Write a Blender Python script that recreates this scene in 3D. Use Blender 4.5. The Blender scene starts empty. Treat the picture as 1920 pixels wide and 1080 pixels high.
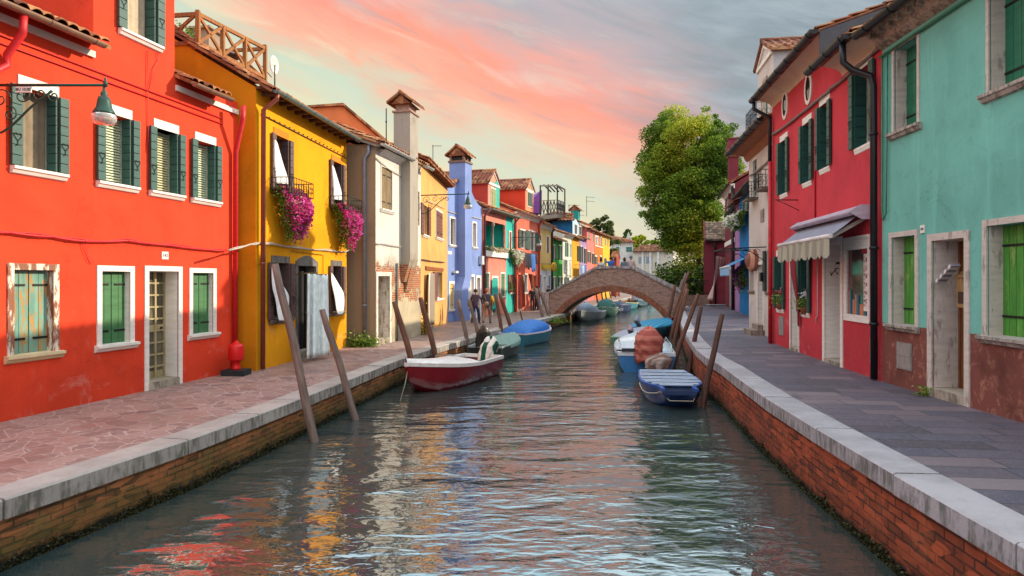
import bpy, math, random
import numpy as np
from mathutils import Vector, Matrix
random.seed(4); RNG=np.random.default_rng(7)
F=1200.0; HY=526.0; EYE=2.8
ZL=.70; ZR=.96
col=bpy.context.scene.collection
def lin(h):
    h=h.lstrip('#'); o=[]
    for i in (0,2,4):
        c=int(h[i:i+2],16)/255
        o.append(c/12.92 if c<=.04045 else ((c+.055)/1.055)**2.4)
    return (o[0],o[1],o[2],1)
def mulc(c,f): return (min(c[0]*f,1),min(c[1]*f,1),min(c[2]*f,1),1)
# ---------------------------------------------------------------- node helper
class NT:
    def __init__(s,name,world=None):
        if world: s.nt=world.node_tree
        else:
            s.m=bpy.data.materials.new(name); s.m.use_nodes=True; s.nt=s.m.node_tree
        s.nt.nodes.clear()
    def n(s,t,ins=None,**kw):
        nd=s.nt.nodes.new(t)
        for k,v in kw.items(): setattr(nd,k,v)
        for k,v in (ins or {}).items():
            sk=nd.inputs[k]
            if isinstance(v,bpy.types.NodeSocket): s.nt.links.new(v,sk)
            else: sk.default_value=v
        return nd
    def math(s,op,a,b=None,c=None,clamp=False):
        d={0:a}
        if b is not None: d[1]=b
        if c is not None: d[2]=c
        return s.n('ShaderNodeMath',d,operation=op,use_clamp=clamp).outputs[0]
    def mix(s,f,a,b,blend='MIX'):
        nd=s.n('ShaderNodeMix',{0:f,6:a,7:b},data_type='RGBA',blend_type=blend); return nd.outputs[2]
    def ramp(s,f,stops,interp='LINEAR'):
        nd=s.n('ShaderNodeValToRGB',{0:f}); cr=nd.color_ramp; cr.interpolation=interp
        while len(cr.elements)<len(stops): cr.elements.new(.5)
        for e,(p,c) in zip(cr.elements,stops): e.position=p; e.color=c if len(c)==4 else (*c,1)
        return nd.outputs[0]
    def step(s,x,a,b):
        return s.n('ShaderNodeMapRange',{0:x,1:a,2:b,3:0.,4:1.},interpolation_type='SMOOTHSTEP').outputs[0]
    def noise(s,v,sc,det=4,rough=.55,dist=0):
        return s.n('ShaderNodeTexNoise',{'Vector':v,'Scale':sc,'Detail':det,'Roughness':rough,'Distortion':dist}).outputs[0]
    def coord(s,scale=(1,1,1),kind='Object',rot=(0,0,0)):
        o=s.n('ShaderNodeTexCoord').outputs[kind]
        return s.n('ShaderNodeMapping',{0:o,2:rot,3:scale}).outputs[0]
    def xyz(s,v):
        return s.n('ShaderNodeSeparateXYZ',{0:v}).outputs
    def bump(s,h,st=.3,d=.02,nrm=None):
        i={'Height':h,'Strength':st,'Distance':d}
        if nrm is not None: i['Normal']=nrm
        return s.n('ShaderNodeBump',i).outputs[0]
    def out(s,c,rough=.8,nrm=None,spec=.35,metal=0.,extra=None):
        i={'Base Color':c,'Roughness':rough,'Specular IOR Level':spec,'Metallic':metal}
        if nrm is not None: i['Normal']=nrm
        i.update(extra or {})
        b=s.n('ShaderNodeBsdfPrincipled',i)
        s.n('ShaderNodeOutputMaterial',{0:b.outputs[0]}); return s.m
BW=(0,0,0,1); WH=(1,1,1,1)
_mc={}
def cached(f):
    def g(*a,**k):
        key=(f.__name__,repr(a),repr(sorted(k.items())))
        if key not in _mc: _mc[key]=f(*a,**k)
        return _mc[key]
    return g
@cached
def plaster(h,dark='',low=None,lowc=None,dirt=.5,z0=.7):
    t=NT('plaster_'+h); c=lin(h); v=t.coord(); x=t.xyz(v)
    big=t.noise(v,.7,5,.6,.6); streak=t.noise(t.coord((2.2,2.2,.25)),1.4,5,.65,.3); fine=t.noise(v,22,4,.6)
    cc=t.mix(t.step(big,.35,.7),c,mulc(c,.80)); cc=t.mix(t.math('MULTIPLY',t.step(streak,.5,.78),.35*dirt*1.6),cc,mulc(c,1.22))
    gr=(sum(c[:3])/3*.5+.03,)*3+(1,)
    mt=t.noise(v,5.5,6,.65,.8)
    cc=t.mix(t.math('MULTIPLY',t.step(mt,.52,.72),.30*dirt),cc,mulc(c,.66))
    low2=t.math('MULTIPLY',t.math('SUBTRACT',1.,t.step(t.math('ADD',x[2],t.math('MULTIPLY',big,-1.3)),z0-.5,z0+.35)),.5*dirt)
    cc=t.mix(low2,cc,mulc(c,.55))
    hh=t.math('ADD',t.math('MULTIPLY',fine,.5),t.math('MULTIPLY',t.noise(v,3,5,.6),1.3))
    ck=t.n('ShaderNodeTexVoronoi',{'Vector':t.n('ShaderNodeVectorMath',{0:v,1:t.n('ShaderNodeTexNoise',{'Vector':v,'Scale':2.2,'Detail':6.,'Roughness':.7}).outputs[1]},operation='ADD').outputs[0],'Scale':.42},feature='DISTANCE_TO_EDGE').outputs['Distance']
    cm=t.math('MULTIPLY',t.math('SUBTRACT',1.,t.step(ck,.0015,.006)),t.step(big,.45,.6)); cc=t.mix(t.math('MULTIPLY',cm,.45),cc,mulc(c,.4))
    salt=t.math('MULTIPLY',t.step(t.noise(v,1.7,7,.72,.5),.54,.68),t.math('SUBTRACT',1.,t.step(x[2],z0+.3,z0+2.2))); cc=t.mix(t.math('MULTIPLY',salt,.30*dirt),cc,t.mix(.6,c,(.6,.55,.5,1)))
    if low is not None:
        edge=t.math('ADD',x[2],t.math('MULTIPLY',t.math('SUBTRACT',fine,.5),.05))
        m=t.step(edge,low-.01,low+.01); lc=lin(lowc); pe=t.noise(t.coord((1,1,.7)),6,8,.75,.8)
        l2=t.mix(t.step(pe,.52,.60),lc,lin('9a6a58')); l2=t.mix(t.step(t.noise(v,1.1,4),.45,.7),l2,mulc(lc,.6))
        cc=t.mix(m,l2,cc); hh=t.math('ADD',hh,t.math('MULTIPLY',pe,.6))
    return t.out(cc,.88,t.bump(hh,.45,.012),.2)
@cached
def plaster_old(h,zlo,zhi,h2='b9a98c'):
    t=NT('plaster_worn_'+h); c=lin(h); v=t.coord(); x=t.xyz(v)
    big=t.noise(v,.8,6,.65,.8); streak=t.noise(t.coord((3,3,.3)),1.2,6,.7,.3); fine=t.noise(v,26,4,.6)
    cc=t.mix(t.math('MULTIPLY',t.step(streak,.5,.78),.7),c,lin(h2)); cc=t.mix(t.math('MULTIPLY',t.step(big,.52,.72),.4),cc,mulc(lin(h2),.6))
    br=t.n('ShaderNodeTexBrick',{'Vector':t.n('ShaderNodeCombineXYZ',{0:t.math('ADD',x[0],x[1]),1:x[2],2:0.}).outputs[0],'Scale':1.,'Color1':lin('a85a38'),'Color2':lin('8c4a34'),'Mortar':lin('b59a7c'),'Mortar Size':.012,'Brick Width':.25,'Row Height':.075})
    pn=t.noise(v,2.6,7,.72,.7); zm=t.math('MULTIPLY',t.step(x[2],zlo-.6,zlo+.5),t.math('SUBTRACT',1.,t.step(x[2],zhi-.5,zhi+.4)))
    pe=t.math('MULTIPLY',t.step(t.math('MULTIPLY',pn,zm),.44,.47),1.)
    low=t.math('SUBTRACT',1.,t.step(t.math('ADD',x[2],t.math('MULTIPLY',pn,-2.)),zhi-1.9,zhi-.7))
    cc=t.mix(t.math('MULTIPLY',low,.75),cc,t.mix(t.step(big,.4,.6),lin('b3a27c'),lin('8c7a5c'))); cc=t.mix(pe,cc,br.outputs[0])
    hh=t.math('ADD',t.math('MULTIPLY',fine,.5),t.math('ADD',t.math('MULTIPLY',pn,.9),t.math('MULTIPLY',pe,-1.6)))
    return t.out(cc,.9,t.bump(hh,.6,.02),.15)
@cached
def paint(h,rough=.5,var=.25,wear=0.,wc='9a8468',vert=False,bump=.15):
    t=NT('paint_'+h); c=lin(h); v=t.coord()
    n=t.noise(t.coord((9,9,1.2) if vert else (1.5,1.5,7)),2,4,.6)
    cc=t.mix(t.step(n,.3,.75),mulc(c,1+var*.5),mulc(c,1-var))
    if wear: cc=t.mix(t.step(t.noise(t.coord((5,5,1.2)),2.2,7,.7),.62-wear*.3,.70-wear*.3),cc,lin(wc))
    return t.out(cc,rough,t.bump(t.noise(v,30,3),bump,.01),.4)
@cached
def wood(h,scale=1.):
    t=NT('wood_'+h); c=lin(h); g=t.noise(t.coord((18*scale,18*scale,1.1*scale)),1.5,6,.7,.4)
    cc=t.mix(t.step(g,.3,.7),mulc(c,1.25),mulc(c,.5)); cc=t.mix(t.math('MULTIPLY',t.step(t.noise(t.coord(),1.6,4),.4,.7),.5),cc,mulc(c,.6))
    return t.out(cc,.75,t.bump(g,.5,.01),.25)
@cached
def flat(h,rough=.6,metal=0.,spec=.4):
    t=NT('coat_'+h); c=lin(h); n=t.noise(t.coord(),7,4)
    return t.out(t.mix(t.step(n,.3,.7),mulc(c,1.08),mulc(c,.86)),rough,t.bump(t.noise(t.coord(),35,3),.08,.005),spec,metal)
@cached
def stone(h='b9b2ae',seam=False):
    t=NT('stone_'+h); c=lin(h); v=t.coord(); n=t.noise(v,1.2,7,.7); f=t.noise(v,45,5,.8); d=t.noise(t.coord((4,4,1)),2.6,6,.7)
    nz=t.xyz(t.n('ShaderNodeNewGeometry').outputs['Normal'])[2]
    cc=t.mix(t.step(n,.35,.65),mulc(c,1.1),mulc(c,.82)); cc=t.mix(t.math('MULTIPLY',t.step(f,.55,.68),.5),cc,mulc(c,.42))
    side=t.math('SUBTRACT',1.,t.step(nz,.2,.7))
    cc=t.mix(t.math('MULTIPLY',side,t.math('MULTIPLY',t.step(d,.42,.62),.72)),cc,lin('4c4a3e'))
    return t.out(cc,.85,t.bump(t.math('ADD',f,n),.5,.012),.25)
@cached
def brickwall(kind='left'):
    t=NT('brick_'+kind); uv=t.n('ShaderNodeTexCoord').outputs['UV']; o=t.coord(); z=t.xyz(o)[2]
    wob=t.noise(o,4.,3); uvw=t.n('ShaderNodeVectorMath',{0:uv,1:t.n('ShaderNodeCombineXYZ',{0:t.math('MULTIPLY',wob,.04),1:t.math('MULTIPLY',wob,.03)}).outputs[0]},operation='ADD').outputs[0]
    pal={'left':('a4633f','84683c','4a4234'),'right':('9c4c30','7c3a28','3a2420'),'bridge':('ac8878','8c6a5c','9a8c82')}[kind]
    br=t.n('ShaderNodeTexBrick',{'Vector':uvw,'Scale':1.,'Color1':lin(pal[0]),'Color2':lin(pal[1]),'Mortar':lin(pal[2]),'Mortar Size':.011,'Mortar Smooth':.2,'Bias':-.1,'Brick Width':.26,'Row Height':.078 if kind!='right' else .09})
    n=t.noise(o,2.5,6,.7); v2=t.noise(o,9,5,.7)
    cl=t.xyz(t.n('ShaderNodeTexVoronoi',{'Vector':t.n('ShaderNodeMapping',{0:uvw,3:(3.9,12.,1.)}).outputs[0],'Scale':1.}).outputs['Color'])[0]; cc=t.mix(t.math('MULTIPLY',t.step(v2,.4,.7),.55),br.outputs[0],mulc(lin(pal[0]),.5)); kk=.22 if kind=='bridge' else .55; cc=t.mix(t.math('MULTIPLY',t.step(cl,.5,.9),kk),cc,mulc(lin(pal[0]),1.5)); cc=t.mix(t.math('MULTIPLY',t.math('SUBTRACT',1.,t.step(cl,.08,.3)),kk),cc,lin('3e2c22')); cc=t.mix(t.math('MULTIPLY',t.step(t.noise(t.coord((5,5,.8)),1.6,6,.7),.55,.7),.45),cc,lin('2c2820'))
    cc=t.mix(t.math('MULTIPLY',t.step(n,.5,.75),.45),cc,mulc(lin('a08a5a' if kind=='left' else ('b0a294' if kind=='bridge' else 'a86a48')),.8))
    if kind!='bridge':
        zz=t.math('ADD',z,t.math('MULTIPLY',t.math('SUBTRACT',v2,.5),.22))
        g=t.math('MULTIPLY',t.math('SUBTRACT',1.,t.step(zz,.18,.5)),.62 if kind=='left' else .4)
        cc=t.mix(g,cc,lin('4a441e' if kind=='left' else '4c2b1e'))
        cc=t.mix(t.math('SUBTRACT',1.,t.step(zz,.05,.16)),cc,lin('14140e'))
    h=t.math('SUBTRACT',t.math('MULTIPLY',v2,.6),br.outputs[1])
    return t.out(cc,.85,t.bump(h,.9,.02),.25)
@cached
def tiles(a='9c5a3c',b='6d4434',c='b98a62'):
    t=NT('roof_tiles_'+a); v=t.coord((4.5,2.6,2.6)); w=t.n('ShaderNodeTexVoronoi',{'Vector':v,'Scale':1.}).outputs['Color']
    x=t.xyz(w)[0]; cc=t.ramp(x,[(0,lin(b)),(.45,lin(a)),(.75,lin(c)),(1,mulc(lin(a),.7))])
    n=t.noise(t.coord(),6,6,.7); cc=t.mix(t.math('MULTIPLY',t.step(n,.45,.7),.6),cc,lin('574a40'))
    return t.out(cc,.9,t.bump(t.noise(t.coord(),30,4),.3,.01),.2)
@cached
def stripes(h1,h2,n=14.,axis=0,rough=.8):
    t=NT('striped_'+h1); x=t.xyz(t.coord())[axis]; s=t.math('SINE',t.math('MULTIPLY',x,n))
    cc=t.mix(t.step(s,-.1,.1),lin(h1),lin(h2)); return t.out(cc,rough,t.bump(t.noise(t.coord(),40,3),.2,.01),.2)
@cached
def glassy(h='1a2226'):
    t=NT('window_glass'+h); n=t.noise(t.coord(),1.5,3); c=lin(h)
    return t.out(t.mix(t.step(n,.35,.65),c,mulc(c,2.2)),.06,t.bump(t.noise(t.coord(),2.,2),.04,.02),.6)
@cached
def leafmat(c1,c2,c3,tr=.35):
    t=NT('leaf_'+c1); r=t.n('ShaderNodeAttribute',attribute_name='tone').outputs['Fac']
    cc=t.ramp(r,[(0,lin(c1)),(.5,lin(c2)),(1,lin(c3))])
    b=t.n('ShaderNodeBsdfPrincipled',{'Base Color':cc,'Roughness':.6,'Specular IOR Level':.3})
    tl=t.n('ShaderNodeBsdfTranslucent',{'Color':cc}); mx=t.n('ShaderNodeMixShader',{0:tr,1:b.outputs[0],2:tl.outputs[0]})
    t.n('ShaderNodeOutputMaterial',{0:mx.outputs[0]}); return t.m
# ---------------------------------------------------------------- mesh builder
class MB:
    def __init__(s): s.v=[]; s.f=[]; s.mi=[]; s.uv=[]; s.cur=0; s.sm=[]; s.smooth=False
    def face(s,pts,uv=None):
        b=len(s.v); s.v+= [tuple(p) for p in pts]; s.f.append(tuple(range(b,b+len(pts)))); s.mi.append(s.cur); s.uv.append(uv); s.sm.append(s.smooth)
    def box(s,x0,x1,y0,y1,z0,z1,skip=''):
        if x0>x1:x0,x1=x1,x0
        if y0>y1:y0,y1=y1,y0
        if z0>z1:z0,z1=z1,z0
        P=[(x0,y0,z0),(x1,y0,z0),(x1,y1,z0),(x0,y1,z0),(x0,y0,z1),(x1,y0,z1),(x1,y1,z1),(x0,y1,z1)]
        for k,q in (('f',(0,1,5,4)),('r',(1,2,6,5)),('b',(2,3,7,6)),('l',(3,0,4,7)),('t',(4,5,6,7)),('d',(3,2,1,0))):
            if k not in skip: s.face([P[i] for i in q])
    def obox(s,p,q,w,h,up=(0,0,1)):
        p=Vector(p);q=Vector(q);d=(q-p).normalized();u=Vector(up)
        if abs(d.dot(u))>.95:u=Vector((1,0,0))
        a=d.cross(u).normalized()*w/2; b=a.cross(d).normalized()*h/2
        c=[p-a-b,p+a-b,p+a+b,p-a+b,q-a-b,q+a-b,q+a+b,q-a+b]
        for f in ((0,1,2,3),(7,6,5,4),(0,4,5,1),(1,5,6,2),(2,6,7,3),(3,7,4,0)): s.face([c[i] for i in f])
    def grid(s,rows,closed=False,caps=False):
        b=len(s.v); n=len(rows[0]); 
        for r in rows: s.v+=[tuple(p) for p in r]
        m=n if closed else n-1
        for i in range(len(rows)-1):
            for j in range(m):
                k=(j+1)%n; s.f.append((b+i*n+j,b+i*n+k,b+(i+1)*n+k,b+(i+1)*n+j)); s.mi.append(s.cur); s.uv.append(None); s.sm.append(s.smooth)
        if caps:
            for i,rv in ((0,True),(len(rows)-1,False)):
                q=[b+i*n+j for j in range(n)]; 
                if rv:q=q[::-1]
                s.f.append(tuple(q)); s.mi.append(s.cur); s.uv.append(None); s.sm.append(False)
    def tube(s,pts,r,n=8,caps=True):
        pts=[Vector(p) for p in pts]; rows=[]; N=len(pts); pa=None
        for i,p in enumerate(pts):
            d=(pts[min(i+1,N-1)]-pts[max(i-1,0)]).normalized()
            if pa is None:
                u=Vector((0,0,1)) if abs(d.z)<.9 else Vector((1,0,0)); a=d.cross(u).normalized()
            else:
                a=(pa-d*pa.dot(d)).normalized()
            pa=a; b=d.cross(a); rr=r[i] if isinstance(r,(list,tuple)) else r
            rows.append([p+(a*math.cos(2*math.pi*k/n)+b*math.sin(2*math.pi*k/n))*rr for k in range(n)])
        o=s.smooth; s.smooth=True; s.grid(rows,True,caps); s.smooth=o
    def lathe(s,prof,c=(0,0,0),n=14,sm=True):
        rows=[[(c[0]+r*math.cos(2*math.pi*k/n),c[1]+r*math.sin(2*math.pi*k/n),c[2]+z) for k in range(n)] for r,z in prof]
        o=s.smooth; s.smooth=sm; s.grid(rows,True,True); s.smooth=o
    def prism(s,poly,y0,y1):   # polygon in x,z extruded along y ; poly counter-clockwise seen from -y
        n=len(poly); s.face([(x,y0,z) for x,z in poly]); s.face([(x,y1,z) for x,z in reversed(poly)])
        for i in range(n):
            a=poly[i];b=poly[(i+1)%n]; s.face([(b[0],y0,b[1]),(a[0],y0,a[1]),(a[0],y1,a[1]),(b[0],y1,b[1])])
    def prismx(s,poly,x0,x1):  # polygon in y,z extruded along x
        n=len(poly); s.face([(x1,y,z) for y,z in poly]); s.face([(x0,y,z) for y,z in reversed(poly)])
        for i in range(n):
            a=poly[i];b=poly[(i+1)%n]; s.face([(x0,a[0],a[1]),(x1,a[0],a[1]),(x1,b[0],b[1]),(x0,b[0],b[1])])
    def build(s,name,mats,parent=None,loc=None,rot=None):
        if not s.f: return None
        me=bpy.data.meshes.new(name); me.from_pydata(s.v,[],s.f)
        if not isinstance(mats,(list,tuple)): mats=[mats]
        for m in mats: me.materials.append(m)
        me.polygons.foreach_set('material_index',s.mi); me.polygons.foreach_set('use_smooth',s.sm)
        if any(u is not None for u in s.uv):
            L=me.uv_layers.new(name='UVMap'); k=0; dat=[]
            for f,u in zip(s.f,s.uv):
                for j in range(len(f)): dat+= list(u[j]) if u is not None else [0,0]
            L.data.foreach_set('uv',dat)
        me.update()
        o=bpy.data.objects.new(name,me); col.objects.link(o)
        if parent is not None:o.parent=parent
        if loc is not None:o.location=loc
        if rot is not None:o.rotation_euler=rot
        return o
def tag(o,label,cat,group=None):
    o['label']=label; o['category']=cat
    if group:o['group']=group
    return o
def struct(o): o['kind']='structure'; return o
def empty(name,loc,rz,label,cat,group=None):
    o=bpy.data.objects.new(name,None); col.objects.link(o); o.location=loc; o.rotation_euler=(0,0,rz); o.empty_display_size=.2
    return tag(o,label,cat,group)
def cards(n,posf,size,mat,name,parent=None,tone=None,up=.3,loc=None):
    """n small leaf faces at positions posf(n)->(n,3); every one its own direction and tone"""
    P=posf(n); n=len(P); a=RNG.normal(size=(n,3)); a[:,2]*=.6; a/=np.linalg.norm(a,axis=1)[:,None]
    b=RNG.normal(size=(n,3)); b-=a*(a*b).sum(1)[:,None]; b/=np.linalg.norm(b,axis=1)[:,None]
    sz=size*RNG.uniform(.6,1.35,n)[:,None]; 
    V=np.stack([P-a*sz*.5,P+b*sz*.32,P+a*sz*.5,P-b*sz*.32],1).reshape(-1,3)
    me=bpy.data.meshes.new(name); me.vertices.add(4*n); me.vertices.foreach_set('co',V.ravel())
    me.loops.add(4*n); me.loops.foreach_set('vertex_index',np.arange(4*n)); me.polygons.add(n)
    me.polygons.foreach_set('loop_start',np.arange(0,4*n,4)); me.polygons.foreach_set('loop_total',np.full(n,4))
    t=tone(P) if tone else RNG.uniform(0,1,n); at=me.attributes.new('tone','FLOAT','FACE'); at.data.foreach_set('value',t.astype(np.float32))
    me.update(calc_edges=True); me.materials.append(mat); o=bpy.data.objects.new(name,me); col.objects.link(o)
    if parent is not None:o.parent=parent
    if loc is not None:o.location=loc
    return o
def Wp(px,py,D): return Vector(((px-960)/F*D,D,EYE-(py-HY)/F*D))
def text(s,size,mat,parent,loc,rot=(math.pi/2,0,0),name='lettering',ax='CENTER',sx=1.):
    c=bpy.data.curves.new(name,'FONT'); c.body=s; c.size=size; c.align_x=ax; c.align_y='CENTER'; c.extrude=.002; c.materials.append(mat)
    t=bpy.data.objects.new(name,c); me=bpy.data.meshes.new_from_object(t); bpy.data.objects.remove(t)
    o=bpy.data.objects.new(name,me); col.objects.link(o); o.parent=parent; o.location=loc; o.rotation_euler=rot; o.scale=(sx,1,1); return o
# ---------------------------------------------------------------- house frame
WHITE=paint('e2dcd4',.7,.12); IRON=flat('1b1c1c',.5,.3)
class H:
    def __init__(s,name,label,A,B,wall,z0,cat='house'):
        s.A=Vector(A); s.B=Vector(B); d=(s.B-s.A); s.L=d.length; s.d=d/s.L; s.nin=Vector((-s.d.y,s.d.x)); s.op=[]; s.wall=wall; s.z0=z0
        s.root=empty(name,(s.A.x,s.A.y,0),math.atan2(s.d.y,s.d.x),label,cat); s.mb=MB()
    def u(s,px,off=0.):
        k=(px-960)/F; a=s.A-s.nin*off
        return (k*a.y-a.x)/(s.d.x-k*s.d.y)
    def z(s,px,py,off=0.):
        a=s.A-s.nin*off; D=a.y+s.u(px,off)*s.d.y; return EYE-(py-HY)/F*D
    def world(s,u,y,z): 
        p=s.A+s.d*u+s.nin*y; return Vector((p.x,p.y,z))
    def part(s,mb,name,mat): return mb.build(name,mat,s.root)
    def panel(s,u0,u1,z0,z1,y=0.,rev=.3,ops=None):
        """front wall sheet with real openings and their reveals"""
        ops=[o for o in (s.op if ops is None else ops) if o[0]<u1 and o[1]>u0 and o[2]<z1 and o[3]>z0]
        us=sorted({u0,u1,*[min(max(o[i],u0),u1) for o in ops for i in (0,1)]}); zs=sorted({z0,z1,*[min(max(o[i],z0),z1) for o in ops for i in (2,3)]})
        for i in range(len(us)-1):
            for j in range(len(zs)-1):
                a,b,c,d=us[i],us[i+1],zs[j],zs[j+1]; m=((a+b)/2,(c+d)/2)
                if any(o[0]<m[0]<o[1] and o[2]<m[1]<o[3] for o in ops): continue
                s.mb.face([(a,y,c),(b,y,c),(b,y,d),(a,y,d)])
        for a,b,c,d in [o[:4] for o in ops]:
            c=max(c,z0); r=y+rev
            s.mb.face([(a,y,c),(a,y,d),(a,r,d),(a,r,c)]); s.mb.face([(b,y,d),(b,y,c),(b,r,c),(b,r,d)])
            s.mb.face([(a,y,d),(b,y,d),(b,r,d),(a,r,d)]); s.mb.face([(a,y,c),(a,r,c),(b,r,c),(b,y,c)])
    def shell(s,u0,u1,y0,y1,z0,z1,skip='f'): s.mb.box(u0,u1,y0,y1,z0,z1,skip)
    def finish(s,mats=None): return s.mb.build('wall',mats or s.wall,s.root)
def tileroof(h,u0,u1,y0,zE,y1,zR,mat=None,cw=.21,rl=.36,name='roof',under=True,parent=None,h0=.055):
    """barrel tiles laid in overlapping courses from the eave (y0,zE) to the ridge (y1,zR)"""
    mb=MB(); mb.smooth=True; nc=max(2,round((u1-u0)/cw)); cw=(u1-u0)/nc; L=math.hypot(y1-y0,zR-zE); nr=max(1,round(L/rl)); 
    sy,sz=(y1-y0)/L,(zR-zE)/L; ny,nz=-sz,sy
    if nz<0: ny,nz=-ny,-nz
    jit=[random.uniform(-.012,.012) for _ in range(nc+1)]; jy=[random.uniform(-.03,.03) for _ in range(nc+1)]
    prof=[(0,0),(.14,.55),(.3,.95),(.5,1.),(.68,.85),(.82,.4),(.9,.05)]
    for r in range(nr):
        a=L*r/nr; b=L*(r+1)/nr+.03
        rows=[]
        for (t,up) in ((a,.035),(b,.0)):
            row=[]
            for c in range(nc):
                for pu,ph in prof:
                    tt=t+(jy[c] if t==a else 0); hh=ph*h0+up+jit[c]*.5
                    row.append((u0+(c+pu)*cw+jit[c]*.4,y0+sy*tt+ny*hh,zE+sz*tt+nz*hh))
            rows.append(row)
        mb.grid([[ (p[0],p[1]-ny*.025,p[2]-nz*.025) for p in rows[0]]]+rows)
    mb.smooth=False
    if under:
        q=.012
        P=lambda u,t,dn:(u,y0+sy*t-ny*dn,zE+sz*t-nz*dn)
        for a_,b_ in ((q,.075),):
            c=[P(u0,0,a_),P(u1,0,a_),P(u1,L,a_),P(u0,L,a_),P(u0,0,b_),P(u1,0,b_),P(u1,L,b_),P(u0,L,b_)]
            for f in ((0,1,2,3),(7,6,5,4),(0,4,5,1),(1,5,6,2),(2,6,7,3),(3,7,4,0)): mb.face([c[i] for i in f])
    return mb.build(name,mat or tiles(),parent or h.root)
def gutter(h,u0,u1,y,z,mat,r=.075,rings=True,name='gutter'):
    mb=MB(); n=8; 
    sec=[(y+r*math.cos(math.pi+math.pi*k/n)*1.,z+r*math.sin(math.pi+math.pi*k/n)) for k in range(n+1)]
    sec2=[(y+(r-.012)*math.cos(2*math.pi-math.pi*k/n),z+(r-.012)*math.sin(2*math.pi-math.pi*k/n)) for k in range(n+1)]
    mb.prismx(sec+sec2,min(u0,u1),max(u0,u1)); 
    for e in (u0,u1): mb.prismx([(y+r*math.cos(math.pi+math.pi*k/n),z+r*math.sin(math.pi+math.pi*k/n)) for k in range(n+1)],e-.006,e+.006)
    if rings:
        u=min(u0,u1)+.4
        while u<max(u0,u1): 
            mb.prismx([(a*1.0+(a-y)*.12,b+(b-z)*.12) for a,b in sec]+[(y+r*.7,z+.01),(y-r*.7,z+.01)],u-.012,u+.012); u+=.8
    return mb.build(name,mat,h.root)
def pipe(h,pts,mat,r=.045,name='downpipe',rings=()):
    mb=MB(); mb.tube(pts,r,10)
    for z in rings: 
        p=min(pts,key=lambda q:abs(q[2]-z)); mb.lathe([(r,-.03),(r*1.3,-.02),(r*1.3,.02),(r,.03)],(p[0],p[1],z),10)
    return mb.build(name,mat,h.root)
def leaf(mb,u0,u1,z0,z1,y,th=.04,mode='h',n=8):
    """a boarded shutter leaf lying parallel to the wall"""
    if u0>u1:u0,u1=u1,u0
    mb.box(u0,u1,y-th*.55,y,z0,z1); g=.006
    if mode=='h':
        for i in range(n):
            a=z0+(z1-z0)*i/n; b=z0+(z1-z0)*(i+1)/n; mb.box(u0,u1,y-th,y-th*.56,a+g,b-g)
    else:
        m=max(2,round((u1-u0)/.14))
        for i in range(m):
            a=u0+(u1-u0)*i/m; b=u0+(u1-u0)*(i+1)/m; mb.box(a+g*.7,b-g*.7,y-th,y-th*.56,z0,z1)
def vleaf(mb,u,y0,y1,z0,z1,th,n=8):
    mb.box(u,u+th*.55,y0,y1,z0,z1); g=.006
    for i in range(n):
        a=z0+(z1-z0)*i/n; b=z0+(z1-z0)*(i+1)/n; mb.box(u+(th*.56 if th>0 else th*.45),u+th,y0,y1,a+g,b-g)
def heart(parent,u,y,z,s=.07):
    mb=MB(); pts=[(u+s*.9*math.sin(t)**3,y,z+s*(.8*math.cos(t)-.3*math.cos(2*t)-.12*math.cos(3*t))) for t in [2*math.pi*k/14 for k in range(15)]]
    mb.tube(pts,.006,4,False); mb.tube([(u,y,z-s*.9),(u,y,z-s*1.9),(u-s*.5,y,z-s*2.1)],.006,4); mb.build('latch',IRON,parent)
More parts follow.
